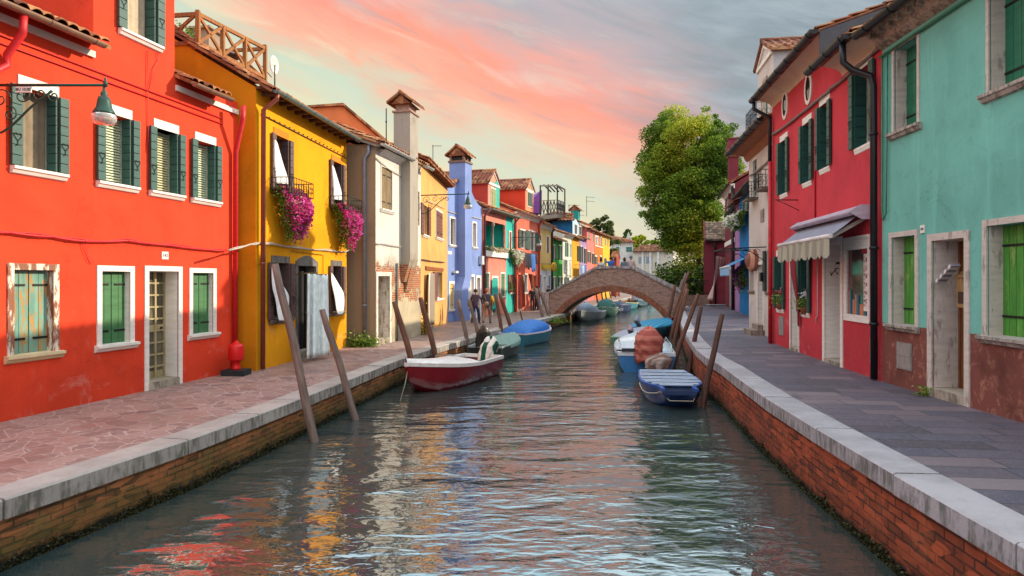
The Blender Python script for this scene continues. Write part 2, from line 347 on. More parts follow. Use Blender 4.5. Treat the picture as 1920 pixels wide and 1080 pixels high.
def win(h,px0,px1,yt,yb,fr=None,fw=.09,kind='glass',sh=None,shm='h',nb=8,lint=None,sill=None,sw=None,near=True,far=True,revl=True,rec=.22,
        zz=None,uu=None,sash=None,sided='L',pane='1a2226',latch=False,bars=(1,0),name='window',sd=.10,frz=True,closedmat=None,curt=None,blindm=None,ang=0.):
    u0,u1=(h.u(px0),h.u(px1)) if uu is None else uu
    z1,z0=(h.z(px0,yt),h.z(px0,yb)) if zz is None else (zz[1],zz[0])
    if u0>u1:u0,u1=u1,u0
    h.op.append((u0,u1,z0,z1)); w=u1-u0
    mb=MB(); e=.035 if w<.6 else .05; y=rec
    for a,b,c,d in ((u0,u0+e,z0,z1),(u1-e,u1,z0,z1),(u0+e,u1-e,z1-e,z1),(u0+e,u1-e,z0,z0+e)): mb.box(a,b,y-.05,y+.01,c,d)
    for i in range(bars[0]): 
        m=u0+w*(i+1)/(bars[0]+1); mb.box(m-.018,m+.018,y-.045,y+.005,z0+e,z1-e)
    for i in range(bars[1]):
        m=z0+(z1-z0)*(i+1)/(bars[1]+1); mb.box(u0+e,u1-e,y-.04,y+.004,m-.012,m+.012)
    W=mb.build(name,sash or WHITE,h.root); W['label']='' ; del W['label']
    p=MB(); p.box(u0,u1,y+.012,y+.03,z0,z1); p.build('pane',glassy(pane),W)
    if kind=='closed':
        m=MB(); g=.012; c=(u0+u1)/2; leaf(m,u0+.004,c-g/2,z0+.004,z1-.004,y-.055,.045,shm,nb); leaf(m,c+g/2,u1-.004,z0+.004,z1-.004,y-.055,.045,shm,nb); m.build('shutter',sh,W)
        for zc in (z0+(z1-z0)*.18,z0+(z1-z0)*.82):
            k=MB(); k.box(u0+.01,u0+w*.40,y-.112,y-.101,zc-.016,zc+.016); k.build('hinge',IRON,W); k=MB(); k.box(u1-w*.40,u1-.01,y-.112,y-.101,zc-.016,zc+.016); k.build('hinge',IRON,W)
    if kind=='blind':
        m=MB(); z=z0+.03
        while z<z1-.02:
            m.box(u0+.02,u1-.02,y-.10,y-.065,z,z+.028); z+=.05
        m.build('blind',blindm or paint('cfd8b8',.6,.1),W)
    if curt:
        m=MB(); n=16; m.smooth=True
        m.grid([[(u0+w*(.04+.92*i/n),y-.075+.018*math.sin(i*1.9),z) for i in range(n+1)] for z in (z0+.02,z1-.02)]); m.build('curtain',flat(curt,.9),W)
    if fr:
        m=MB(); q=.022; a0=u0-fw;a1=u1+fw
        m.box(a0,u0,-q,.02,z0,z1+fw); m.box(u1,a1,-q,.02,z0,z1+fw); m.box(u0,u1,-q,.02,z1,z1+fw)
        # lined reveal
        m.box(u0,u0+.012,0.021,rec-.05,z0,z1); m.box(u1-.012,u1,.021,rec-.05,z0,z1)
        m.build('surround',fr,W)
    if lint:
        m=MB(); m.box(u0-.02,u1+.02,-.02,.02,z1,z1+.17); m.build('lintel',lint,W)
        m=MB(); m.box(u0,u0+.012,0.021,rec-.05,z0,z1); m.box(u1-.012,u1,.021,rec-.05,z0,z1); m.build('reveal',lint,W)
    if sill:
        m=MB(); a=sw if sw is not None else fw+.05
        m.prismx([(-sd,z0),(-sd,z0-.045),(-sd*.7,z0-.06),(-sd*.45,z0-.105),(-.002,z0-.12),(-.002,z0+.0),(rec-.05,z0+.012)],u0-a,u1+a)
        m.build('sill',sill,W)
    if sh and kind!='closed':
        hw=w/2*.98; lh=.0
        for sgn,uj,on in ((-1,u0,near),(1,u1,far)):
            if not on: continue
            m=MB(); leaf(m,uj,uj+sgn*hw/ (2 if revl else 1),z0+.01,z1-.0,-.03,.045,shm,nb)
            if revl: vleaf(m,uj-(0 if sgn<0 else 0)+(.014 if sgn<0 else -.014),-.03,min(rec-.06,hw/2),z0+.01,z1-.01,(.035 if sgn<0 else -.035),nb)
            S=m.build('shutter',sh,W)
            if latch: heart(S,uj+sgn*hw/4,-.085,z0+(z1-z0)*.36)
    return W,(u0,u1,z0,z1)
def railing(mb,pts,z0,z1,curls=True,r=.012):
    """wrought rail along pts (list of (x,y)) between z0,z1"""
    P=[Vector((*p,0)) for p in pts]
    for a,b in zip(P[:-1],P[1:]):
        for z in (z0,z1): mb.tube([(a.x,a.y,z),(b.x,b.y,z)],r,5)
        L=(b-a).length; n=max(2,round(L/.13))
        for i in range(n+1):
            q=a.lerp(b,i/n); mb.tube([(q.x,q.y,z0),(q.x,q.y,z1)],r*.7,4)
            if curls and i<n:
                q2=a.lerp(b,(i+.5)/n); d=(b-a).normalized(); R=min(.055,L/n*.45)
                mb.tube([(q2.x+d.x*R*math.cos(t),q2.y+d.y*R*math.cos(t),(z0+z1)/2+(R*1.4)*math.sin(t)) for t in [k*math.pi/5 for k in range(10)]],r*.5,4,False)
# ---------------------------------------------------------------- camera, sky, sun
cam=bpy.data.cameras.new('camera'); co=bpy.data.objects.new('camera',cam); col.objects.link(co); bpy.context.scene.camera=co
co.location=(0,0,EYE); co.rotation_euler=(math.pi/2,0,0); cam.sensor_width=36; cam.lens=36*F/1920; cam.shift_y=-(540-HY)/1920; cam.clip_end=6000; cam.clip_start=.05
SUN_AZ=math.radians(72); SUN_EL=math.radians(22.8)   # azimuth from +Y towards +X
sd=Vector((math.sin(SUN_AZ)*math.cos(SUN_EL),math.cos(SUN_AZ)*math.cos(SUN_EL),math.sin(SUN_EL)))
sl=bpy.data.lights.new('sun','SUN'); so=bpy.data.objects.new('sun',sl); col.objects.link(so); sl.energy=3.9; sl.angle=math.radians(.5); sl.color=(1,.84,.62)
so.rotation_euler=sd.to_track_quat('Z','Y').to_euler(); so.location=(30,10,40)
def make_world():
    w=bpy.data.worlds.new('World'); bpy.context.scene.world=w; w.use_nodes=True; t=NT('',w)
    sky=t.n('ShaderNodeTexSky',sky_type='NISHITA',sun_disc=False,sun_elevation=SUN_EL,sun_rotation=SUN_AZ,dust_density=2.)
    d=t.n('ShaderNodeTexCoord').outputs['Generated']; x=t.xyz(d)
    az=t.math('ARCTAN2',x[0],x[1]); el=t.math('ARCSINE',x[2])
    p=t.n('ShaderNodeCombineXYZ',{0:t.math('MULTIPLY',az,1.5),1:t.math('ADD',t.math('MULTIPLY',el,5.5),t.math('MULTIPLY',az,1.5)),2:0.}).outputs[0]
    n1=t.noise(p,1.7,6,.58,.5); n2=t.noise(p,4.6,6,.62,.4); n3=t.noise(p,.8,3,.5)
    tt=t.math('SUBTRACT',el,t.math('SUBTRACT',.262,t.math('MULTIPLY',az,.37)))
    tt=t.math('ADD',tt,t.math('MULTIPLY',t.math('SUBTRACT',n1,.5),.19)); tt=t.math('ADD',tt,t.math('MULTIPLY',t.math('SUBTRACT',n2,.5),.12))
    f=t.math('ADD',t.math('MULTIPLY',tt,1.25),.5,clamp=True)
    g=lambda s:lin(s)
    c=t.ramp(f,[(0,g('e0b878')),(.18,g('e8cb8c')),(.30,g('dccd9c')),(.39,g('bec8ae')),(.445,g('d2b898')),(.485,g('f09c78')),(.55,g('f2825e')),(.60,g('dd9080')),(.67,g('ac9498')),(.76,g('8f929c')),(.87,g('7f949e')),(1,g('8aa6b0'))])
    p2=t.n('ShaderNodeCombineXYZ',{0:t.math('MULTIPLY',az,2.2),1:t.math('ADD',t.math('MULTIPLY',el,11.),t.math('MULTIPLY',az,3.6)),2:3.}).outputs[0]; n4=t.noise(p2,2.1,7,.62,.7)
    c=t.mix(t.math('MULTIPLY',t.step(n4,.50,.70),.42),c,t.mix(t.step(tt,-.10,.02),g('efb088'),g('77828e'))); c=t.mix(t.math('MULTIPLY',t.math('SUBTRACT',1.,t.step(n4,.28,.46)),.35),c,t.mix(t.step(tt,-.05,.1),g('efe0b0'),g('dfb4a8')))
    wisp=t.math('MULTIPLY',t.step(n2,.5,.72),t.step(n3,.35,.6)); c=t.mix(t.math('MULTIPLY',wisp,.35),c,g('ecc9a6'))
    # teal-grey cloud bank over the right, darker haze low right
    r=t.step(t.math('ADD',az,t.math('MULTIPLY',t.math('SUBTRACT',n1,.5),.35)),.10,.36); r=t.math('MULTIPLY',r,t.step(t.math('ADD',el,t.math('MULTIPLY',n2,.05)),.02,.24))
    c=t.mix(t.math('MULTIPLY',r,.9),c,t.mix(t.step(n2,.35,.7),g('5d757f'),g('8295a0')))
    gl=t.math('MULTIPLY',t.step(t.math('SUBTRACT',.42,t.math('ABSOLUTE',t.math('SUBTRACT',az,.18))),0,.3),t.math('SUBTRACT',1.,t.step(el,.0,.17)))
    c=t.mix(t.math('MULTIPLY',gl,.55),c,t.mix(t.step(n1,.3,.7),g('b3a58a'),g('d8c49a')))
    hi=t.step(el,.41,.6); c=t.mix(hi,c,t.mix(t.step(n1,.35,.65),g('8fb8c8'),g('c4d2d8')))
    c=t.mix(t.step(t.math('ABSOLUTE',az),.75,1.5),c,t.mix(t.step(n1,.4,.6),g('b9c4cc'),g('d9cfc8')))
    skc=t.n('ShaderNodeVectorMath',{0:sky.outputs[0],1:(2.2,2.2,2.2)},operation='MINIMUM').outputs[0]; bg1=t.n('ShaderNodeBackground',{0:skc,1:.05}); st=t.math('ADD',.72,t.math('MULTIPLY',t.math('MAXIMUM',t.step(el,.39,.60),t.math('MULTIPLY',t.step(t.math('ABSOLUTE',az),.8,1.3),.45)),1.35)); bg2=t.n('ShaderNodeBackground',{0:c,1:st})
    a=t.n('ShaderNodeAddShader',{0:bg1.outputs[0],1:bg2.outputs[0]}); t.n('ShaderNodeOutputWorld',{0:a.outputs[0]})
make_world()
vs=bpy.context.scene.view_settings; vs.view_transform='Standard'; vs.look='None'; vs.gamma=1; vs.use_curve_mapping=False; vs.exposure=.56
bpy.context.scene.cycles.max_bounces=6; bpy.context.scene.cycles.diffuse_bounces=3; bpy.context.scene.cycles.use_denoising=True
bpy.context.scene.cycles.caustics_reflective=False; bpy.context.scene.cycles.caustics_refractive=False
# ---------------------------------------------------------------- water
def m_water():
    t=NT('canal_water'); v=t.coord((.5,1.35,1.),rot=(0,0,math.radians(-6))); v2=t.coord((.8,1.5,1.),rot=(0,0,math.radians(10)))
    a=t.noise(v,1.0,1.5,.5,.5); b=t.noise(v2,3.1,1.8,.5,.6); c=t.noise(v,11.5,2.,.5,.4)
    calm=t.step(t.noise(t.coord(),.22,3),.36,.62)
    h=t.math('ADD',t.math('MULTIPLY',a,.42),t.math('MULTIPLY',t.math('MULTIPLY',b,.15),t.math('ADD',.45,calm)))
    h=t.math('ADD',h,t.math('MULTIPLY',t.math('MULTIPLY',c,.034),t.math('ADD',.35,calm)))
    cc=t.mix(t.step(t.noise(t.coord(),.35,4),.35,.65),lin('2e3e40'),lin('3c433e'))
    far=t.step(t.xyz(t.coord())[1],16.,62.); h=t.math('MULTIPLY',h,t.math('SUBTRACT',1.,t.math('MULTIPLY',far,.72)))
    return t.out(cc,t.math('ADD',.012,t.math('MULTIPLY',far,.10)),t.bump(h,1.,.17),1.,0.,{'IOR':2.4})
def offp(poly,off):
    out=[]
    for i,p in enumerate(poly):
        a=Vector(poly[max(i-1,0)]);b=Vector(poly[min(i+1,len(poly)-1)]);d=(b-a).normalized(); n=Vector((d.y,-d.x)); q=Vector(p)+n*off; out.append((q.x,q.y))
    return out
def dense(poly,step):
    """Catmull-Rom through the points, then resampled"""
    P=[Vector(p) for p in poly]; out=[]
    for i in range(len(P)-1):
        p0=P[max(i-1,0)];p1=P[i];p2=P[i+1];p3=P[min(i+2,len(P)-1)]; n=max(1,int((p2-p1).length/step))
        for k in range(n):
            s=k/n; out.append(tuple(.5*((2*p1)+(p2-p0)*s+(2*p0-5*p1+4*p2-p3)*s*s+(3*p1-p0-3*p2+p3)*s**3)))
    out.append(tuple(P[-1])); return out
QL=[(-16,-45),(-8.6,-8),(-4.93,6.16),(-4.03,10.08),(-2.78,18.5),(-1.37,24.2),(-.27,29),(2.28,37),(4.3,44),(6.6,52),(12.4,72),(22.5,104),(36,142)]
QR=[(3.0,-45),(3.45,-8),(3.6,4.5),(3.7,6.12),(4.05,10.13),(4.59,13.9),(5.05,17.4),(7.2,27),(10.7,41),(13.6,50),(19.6,70),(29.6,101),(43,139)]
def quay(side,poly,ZT):
    D=dense(poly,1.35); sg=-1 if side=='left' else 1   # direction away from the water
    inn=offp(D,sg*.38); out=offp(D,-sg*.05); wall=D
    mb=MB(); rnd=random.Random(3)
    for i in range(len(D)-1):
        j=rnd.uniform(-.006,.006); g=.004; th=.2
        A,B=Vector((*out[i],0)),Vector((*out[i+1],0)); C,E_=Vector((*inn[i],0)),Vector((*inn[i+1],0))
        g=.007; nn=Vector((B.y-A.y,A.x-B.x,0)).normalized()*rnd.uniform(-.014,.014); A=A+nn*rnd.uniform(.3,1); B=B+nn; a=A.lerp(B,g);b=A.lerp(B,1-g);c=C.lerp(E_,g);e=C.lerp(E_,1-g); zt=ZT+j; bv=.018
        ai=a.lerp(c,.05);bi=b.lerp(e,.05)
        up=lambda p,z:(p.x,p.y,z)
        q=[up(a,zt-th),up(b,zt-th),up(b,zt-bv),up(a,zt-bv)]
        mb.face(q if sg>0 else q[::-1]); mb.face([up(a,zt-bv),up(b,zt-bv),up(bi,zt),up(ai,zt)]); mb.face([up(ai,zt),up(bi,zt),up(e,zt),up(c,zt)])
        mb.face([up(a,zt-th),up(b,zt-th),up(e,zt-th),up(c,zt-th)]); mb.face([up(a,zt-th),up(a,zt-bv),up(ai,zt),up(c,zt),up(c,zt-th)]); mb.face([up(b,zt-th),up(b,zt-bv),up(bi,zt),up(e,zt),up(e,zt-th)])
        mb.face([up(c,zt-th),up(e,zt-th),up(e,zt),up(c,zt)])
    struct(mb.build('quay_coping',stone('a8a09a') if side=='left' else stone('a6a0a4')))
    mb=MB(); s=0
    for i in range(len(D)-1):
        a,b=D[i],D[i+1]; l=math.hypot(b[0]-a[0],b[1]-a[1])
        mb.face([(*a,-1.2),(*b,-1.2),(*b,ZT-.19),(*a,ZT-.19)],[(s,-1.2),(s+l,-1.2),(s+l,ZT-.19),(s,ZT-.19)]); s+=l
    struct(mb.build('canal_wall',brickwall(side)))
    mb=MB(); far=-160 if side=='left' else 170
    for i in range(len(D)-1):
        a,b=inn[i],inn[i+1]; q=[(*a,ZT-.006),(*b,ZT-.006),(far,b[1],ZT-.006),(far,a[1],ZT-.006)]
        mb.face(q if sg>0 else q[::-1])
    return struct(mb.build('pavement',m_crazy() if side=='left' else m_slabs()))
def m_crazy():
    t=NT('crazy_paving'); o=t.coord(); w=t.noise(o,1.1,3); v=t.n('ShaderNodeVectorMath',{0:o,1:t.n('ShaderNodeCombineXYZ',{0:w,1:t.math('MULTIPLY',w,-1.),2:0.}).outputs[0]},operation='ADD').outputs[0]
    e=t.n('ShaderNodeTexVoronoi',{'Vector':v,'Scale':3.5,'Randomness':1.},feature='DISTANCE_TO_EDGE').outputs['Distance']; cl=t.xyz(t.n('ShaderNodeTexVoronoi',{'Vector':v,'Scale':3.5,'Randomness':1.}).outputs['Color'])[0]
    s=t.ramp(cl,[(0,lin('7e625c')),(.35,lin('8f7068')),(.6,lin('9a7c74')),(.8,lin('87706a')),(1,lin('705654'))]); n=t.noise(o,14,6,.7); s=t.mix(t.math('MULTIPLY',t.step(n,.4,.7),.35),s,lin('b59a92'))
    wet=t.step(t.noise(t.coord((1,.8,1)),.5,4),.5,.62)
    m=t.step(t.math('ADD',e,t.math('MULTIPLY',t.math('SUBTRACT',n,.5),.02)),.02,.042); cc=t.mix(m,lin('a8948e'),s)
    far=t.step(t.xyz(o)[1],19,26); br=t.n('ShaderNodeTexBrick',{'Vector':o,'Scale':1.,'Color1':lin('8d7a70'),'Color2':lin('7b6860'),'Mortar':lin('5f534c'),'Mortar Size':.012,'Brick Width':.6,'Row Height':.3})
    cc=t.mix(far,cc,br.outputs[0]); h=t.math('ADD',t.math('MULTIPLY',m,1.),t.math('MULTIPLY',n,.5))
    rg=t.math('SUBTRACT',.72,t.math('MULTIPLY',wet,.32))
    return t.out(t.mix(t.math('MULTIPLY',wet,.25),cc,mulc(lin('8a6a66'),.5)),rg,t.bump(h,.35,.01),.4)
def m_slabs():
    t=NT('stone_slabs'); o=t.coord(); r=t.coord(rot=(0,0,math.radians(7)))
    br=t.n('ShaderNodeTexBrick',{'Vector':r,'Scale':1.,'Color1':(0,0,0,1),'Color2':(1,1,1,1),'Mortar':(0,0,0,1),'Mortar Size':.007,'Mortar Smooth':.1,'Brick Width':.82,'Row Height':.36},offset_frequency=2,offset=.37,squash=1.35,squash_frequency=3)
    n=t.noise(o,.5,4); f=t.noise(o,30,6,.75); x=t.xyz(br.outputs[0])[0]
    s=t.ramp(t.math('ADD',t.math('MULTIPLY',x,.8),t.math('MULTIPLY',t.math('SUBTRACT',n,.4),.5)),[(0,lin('484048')),(.3,lin('5f5560')),(.5,lin('504e5c')),(.7,lin('6e5e66')),(1,lin('807276'))])
    s=t.mix(t.math('MULTIPLY',t.step(f,.45,.7),.4),s,lin('8d8486')); s=t.mix(t.math('MULTIPLY',t.step(t.noise(o,2.3,5,.7),.5,.75),.35),s,lin('3e3b42'))
    cc=t.mix(br.outputs[1],s,lin('37333a'))
    return t.out(cc,t.math('ADD',.5,t.math('MULTIPLY',f,.3)),t.bump(t.math('SUBTRACT',t.math('MULTIPLY',f,.4),br.outputs[1]),.5,.012),.35)
mb=MB(); mb.face([(-60,-60,0),(90,-60,0),(90,150,0),(-60,150,0)]); struct(mb.build('canal_water',m_water()))
quay('left',QL,ZL); quay('right',QR,ZR)
mb=MB(); mb.face([(-3000,139,.66),(3000,139,.66),(3000,4000,.66),(-3000,4000,.66)]); mb.face([(-3000,-60,.5),(-59,-60,.5),(-59,139,.5),(-3000,139,.5)]); mb.face([(89,-60,.5),(3000,-60,.5),(3000,139,.5),(89,139,.5)])
mb.face([(20,138.9,-1.2),(60,138.9,-1.2),(60,138.9,.66),(20,138.9,.66)])
struct(mb.build('ground',flat('6d6a5a',.95)))
# ================================================================= LEFT BANK
RED=plaster('e3462a',dirt=.95); YEL=plaster('ea9f10',dirt=.8); YSIDE=plaster('cf8410')
GSH=paint('2f5550',.55,.2); GSH2=paint('3f7046',.55,.2); BRN=paint('5e4a4a',.6,.2)
COP=flat('8a6a58',.45,.3); GREYG=flat('6f7f7c',.4,.4); DKG=flat('3a3735',.4,.4)
ZINC=flat('b3b3b0',.4,.3)
# --- red-orange house
h=H('red_house','orange red plastered house with dark green folding shutters and raised centre block',(-8.39,6.0),(-6.39,14.9),RED,ZL)
kw=dict(sh=GSH,lint=WHITE,sill=WHITE,zz=(4.54,5.78),sash=paint('c08a3c',.5,.2),latch=True,rec=.3)
win(h,35,107,163,313,curt='8a7a66',**kw)
kw['sash']=WHITE
win(h,192,245,208,341,kind='blind',**kw); win(h,289,333,237,357,kind='blind',blindm=paint('c9c49a',.6,.1),**kw); win(h,366,403,262,371,kind='blind',**kw)
kl=dict(fr=WHITE,fw=.1,zz=(1.66,2.965),rec=.2,shm='v')
win(h,25,99,0,0,kind='closed',sh=paint('6f9a8c',.8,.3,.42,'a98450',True),sill=paint('d8c49a',.8,.2),fr=paint('ddd2c2',.8,.1,.6,'8a5a44'),**{k:v for k,v in kl.items() if k!='fr'})
win(h,190,243,0,0,kind='closed',sh=GSH2,sill=WHITE,**kl); win(h,360.5,399,0,0,kind='closed',sh=GSH2,sill=WHITE,**kl)
def door(h,px0,px1,z1,zt,fr,fw=.1,rec=.45,leafm=None,style='grid',uu=None,step=.14,arch=False):
    u0,u1=(h.u(px0),h.u(px1)) if uu is None else uu
    h.op.append((u0,u1,h.z0-.05,z1)); z0=h.z0+step; w=u1-u0; lm=leafm or wood('7a6a4a')
    D=MB(); D.box(u0,u1,rec-.03,rec+.03,z0,z1)
    if style=='grid':
        for i in range(4): m=u0+.03+(w-.06)*i/3; D.box(m-.022,m+.022,rec-.07,rec-.031,z0,z1)
        n=9
        for i in range(n+1):
            m=z0+(z1-z0)*i/n; D.box(u0+.01,u1-.01,rec-.065,rec-.034,m-.018,m+.018)
        D.box(u0+.03,u1-.03,rec-.06,rec-.035,z0+(z1-z0)*.44,z0+(z1-z0)*.5)
    elif style=='panel':
        for a,b in ((.06,.4),(.48,.94)):
            D.box(u0+w*.14,u1-w*.14,rec-.05,rec-.031,z0+(z1-z0)*a,z0+(z1-z0)*b)
    elif style=='dark':
        for i in range(5): m=u0+w*(i+.5)/5; D.box(m-.01,m+.01,rec-.05,rec-.031,z0,z1)
    o=D.build('door',lm,h.root)
    k=MB(); k.lathe([(.0,-.02),(.025,-.015),(.025,.02),(0,.03)],(u0+w*.82,rec-.09,z0+1.),8); k.build('handle',IRON,o)
    if style=='grid':
        g=MB(); g.box(u0+.02,u1-.02,rec-.034,rec-.0315,z0+.15,z1-.02); g.build('pane',glassy('4a463a'),o)
    S=MB(); S.box(u0-.01,u1+.01,-.03,rec+.1,h.z0-.02,z0-.004); S.build('threshold',stone('a89c8c'),o)
    if fr:
        m=MB(); q=.024; m.box(u0-fw,u0,-q,.02,h.z0-.02,z1+fw); m.box(u1,u1+fw,-q,.02,h.z0-.02,z1+fw); m.box(u0,u1,-q,.02,z1,z1+fw)
        m.box(u0,u0+.012,.021,rec-.03,z0,z1); m.box(u1-.012,u1,.021,rec-.03,z0,z1); m.box(u0+.012,u1-.012,.021,rec-.03,z1-.012,z1); m.build('surround',fr,o)
    return o
door(h,278,334,2.985,0,WHITE,rec=.36,leafm=wood('b0a27c'))
uT0,uT1=h.u(175),h.u(327); zE=6.95; L=h.L
uA,uB=h.u(233),h.u(291); win(h,0,0,0,0,uu=(uA,uB),zz=(7.38,8.75),sh=GSH,sill=WHITE,curt='b8a890',rec=.3,latch=True)
h.panel(-0.,uT0,ZL-.1,zE); h.panel(uT0,uT1,ZL-.1,9.6); h.panel(uT1,L,ZL-.1,zE)
h.mb.box(0,L,.001,8,ZL-.1,zE,'ftd'); h.mb.box(uT0,uT1,.3,4.5,zE-.3,9.6,'fd')
h.mb.face([(uT0,0,zE),(uT0,.3,zE),(uT0,.3,9.6),(uT0,0,9.6)]); h.mb.face([(uT1,0,9.6),(uT1,.3,9.6),(uT1,.3,zE),(uT1,0,zE)]); h.mb.face([(uT0,0,9.6),(uT1,0,9.6),(uT1,.3,9.6),(uT0,.3,9.6)])
h.finish()
R1=tileroof(h,-.5,uT0-.01,-.40,zE-.12,4.,zE+1.75); R2=tileroof(h,uT1+.01,h.u(437,.42),-.40,zE-.12,4.,zE+1.75); tileroof(h,uT0-.2,uT1+.2,-.4,9.55,4.4,11)
for a,b in ((-.4,uT0+.0),(uT1+.02,L-.02)):
    m=MB(); m.box(a,b,-.05,-.003,zE-.30,zE-.19); m.build('fascia',WHITE,h.root)
gutter(h,-.4,h.u(195,.44),-.44,zE-.17,COP); gutter(h,uT1+.05,h.u(434,.44),-.44,zE-.17,COP)
RP=paint('c8242a',.5,.15)
pipe(h,[(L-.34,-.40,zE-.2),(L-.34,-.38,zE-.5),(L-.20,-.10,zE-1.2),(L-.20,-.08,ZL+.02)],RP,.055)
pipe(h,[(h.u(4),-.4,zE-.2),(h.u(4),-.38,zE-.5),(h.u(4),-.09,zE-.8),(h.u(4)-.0,-.08,6.0),(h.u(4)-.5,-.08,5.6),(h.u(4)-.55,-.08,ZL)],RP,.055)
for zc in (6.33,6.45): 
    m=MB(); m.tube([(0,-.02,zc),(h.u(415),-.02,zc-.02)],.014,5); m.build('conduit',RP,h.root)
def cable(h,pts,mat,r=.022,name='cable',off=.05):
    m=MB(); P=[]
    for i,(px,py) in enumerate(pts):
        P.append((h.u(px,off),-off,h.z(px,py,off)))
    Q=[]
    for a,b in zip(P[:-1],P[1:]):
        for k in range(4): s=k/4; Q.append((a[0]+(b[0]-a[0])*s,a[1]+random.uniform(-.008,.008),a[2]+(b[2]-a[2])*s-.012*math.sin(math.pi*s)))
    Q.append(P[-1]); m.tube(Q,r,6); m.tube([(q[0],q[1]-.012,q[2]+.02+.015*math.sin(i*1.3)) for i,q in enumerate(Q)],r*.5,5); 
    for q in Q[::2]: m.lathe([(r*1.25,-.02),(r*1.35,.02)],(q[0],q[1],q[2]),6)
    return m.build(name,mat,h.root)
cable(h,[(-40,431),(20,436),(100,444),(160,452),(240,451),(320,460),(400,469),(424,469)],RP)
m=MB(); m.tube([(h.u(x),-.03,h.z(x,y)) for x,y in ((148,445),(155,470),(165,492),(170,494),(160,470),(156,452))],.006,4); m.tube([(h.u(x),-.03,h.z(x,y)) for x,y in ((275,95),(274,160),(276,238),(274,285))],.009,4); m.tube([(h.u(x),-.03,h.z(x,y)) for x,y in ((276,170),(285,130),(295,112),(292,98))],.009,4); m.build('wire',RP,h.root)
def plate(h,px,py,w,hh,txt,mat=None,tm=None,size=.07,off=.0,mk='number_plate',sx=1.):
    u=h.u(px); z=h.z(px,py); m=MB(); m.box(u-w/2,u+w/2,-.018,-.002,z-hh/2,z+hh/2); o=m.build(mk,mat or WHITE,h.root)
    if txt: text(txt,size,tm or flat('23306a'),o,(u,-.0215,z),sx=sx)
    return o
plate(h,308.5,479,.17,.15,'142',size=.09)
# --- wall lantern on its bracket
def lantern(name_label,base,dirv,L,mat,glassm,s=1.,plate_txt=None,group='bracket lanterns'):
    """base = point on the wall; arm runs out along dirv"""
    rz=math.atan2(dirv[1],dirv[0]); r=empty('wall_lantern',base,rz,name_label,'street lamp',group)
    m=MB(); m.tube([(0,0,0),(L,0,0)],.022*s,8); m.lathe([(.0,-.05),(.03,-.04),(.03,.03),(.012,.05),(.02,.07),(0,.10)],(L-.02,0,.02),8); m.box(-.015,.01,-.04,.04,-.75*s,.12); m.build('arm',mat,r)
    m=MB(); 
    m.tube([(0,0,-.7*s)]+[(L*.55*k/8,0,-.7*s+.62*s*(k/8)**1.6-.05*math.sin(k*.8)) for k in range(1,9)],.016*s,6)
    for cx,cz,R,a0,dr in ((L*.12,-.2*s,.16*s,0,1),(L*.30,-.15*s,.13*s,1.5,-1),(L*.45,-.13*s,.1*s,3,1),(L*.2,-.42*s,.12*s,2,-1),(L*.56,-.16*s,.09*s,2.,1)):
        m.tube([(cx+R*(1-k/22)*math.cos(a0+dr*k*.45),0,cz+R*(1-k/22)*math.sin(a0+dr*k*.45)) for k in range(20)],.011*s,5)
    m.build('scrollwork',mat,r)
    x=L-.04
    m=MB(); m.lathe([(.0,.0),(.02,-.0),(.02,-.06),(.035,-.08),(.05,-.11),(.04,-.14),(.075,-.16),(.09,-.22),(.105,-.31),(.14,-.37),(.15,-.40),(.135,-.40)],(x,0,-.02),14); m.build('lamp_hood',mat,r)
    m=MB(); m.lathe([(.135,-.39),(.165,-.44),(.16,-.50),(.13,-.545),(.07,-.56),(.0,-.562)],(x,0,-.02),14); m.build('glass_globe',glassm,r)
    if plate_txt:
        m=MB(); m.box(.46,.68,-.03,-.012,-.115,-.03); p=m.build('marker_plate',WHITE,r); text(plate_txt,.058,flat('2a2a2a'),p,(.57,-.034,-.073))
    return r
LGREEN=flat('24463c',.45,.2); LGL=NT('lamp_glass').out((.75,.72,.68,1),.15,None,.6,0,{'Transmission Weight':.6,'IOR':1.3})
kd=(h.d.y,-h.d.x)
u0=h.u(0)+.1; p=h.world(9.3/ h.d.y-h.A.y/h.d.y,0,5.64)
lantern('dark green wall lantern on a long scrolled bracket above the orange red house windows',(p.x,9.3,5.64),(1,0),1.76,LGREEN,LGL,1.,'BU 10.00')
# --- hydrant
r=empty('fire_hydrant',(-6.14,14.25,ZL),0,'red fire hydrant on a black base beside the red downpipe','hydrant')
HR=paint('d41c1c',.35,.1)
m=MB(); m.box(-.26,.26,-.2,.2,0,.12); m.build('base',flat('26282a',.8),r)
m=MB(); m.lathe([(.10,.12),(.10,.16),(.085,.19),(.085,.30),(.15,.33),(.168,.36),(.168,.62),(.155,.66),(.12,.69),(.06,.72),(.035,.76),(0,.765)],(0,0,0),18); m.build('body',HR,r)
m=MB(); m.box(-.03,.03,-.178,-.15,.5,.58); m.build('outlet_cap',HR,r)

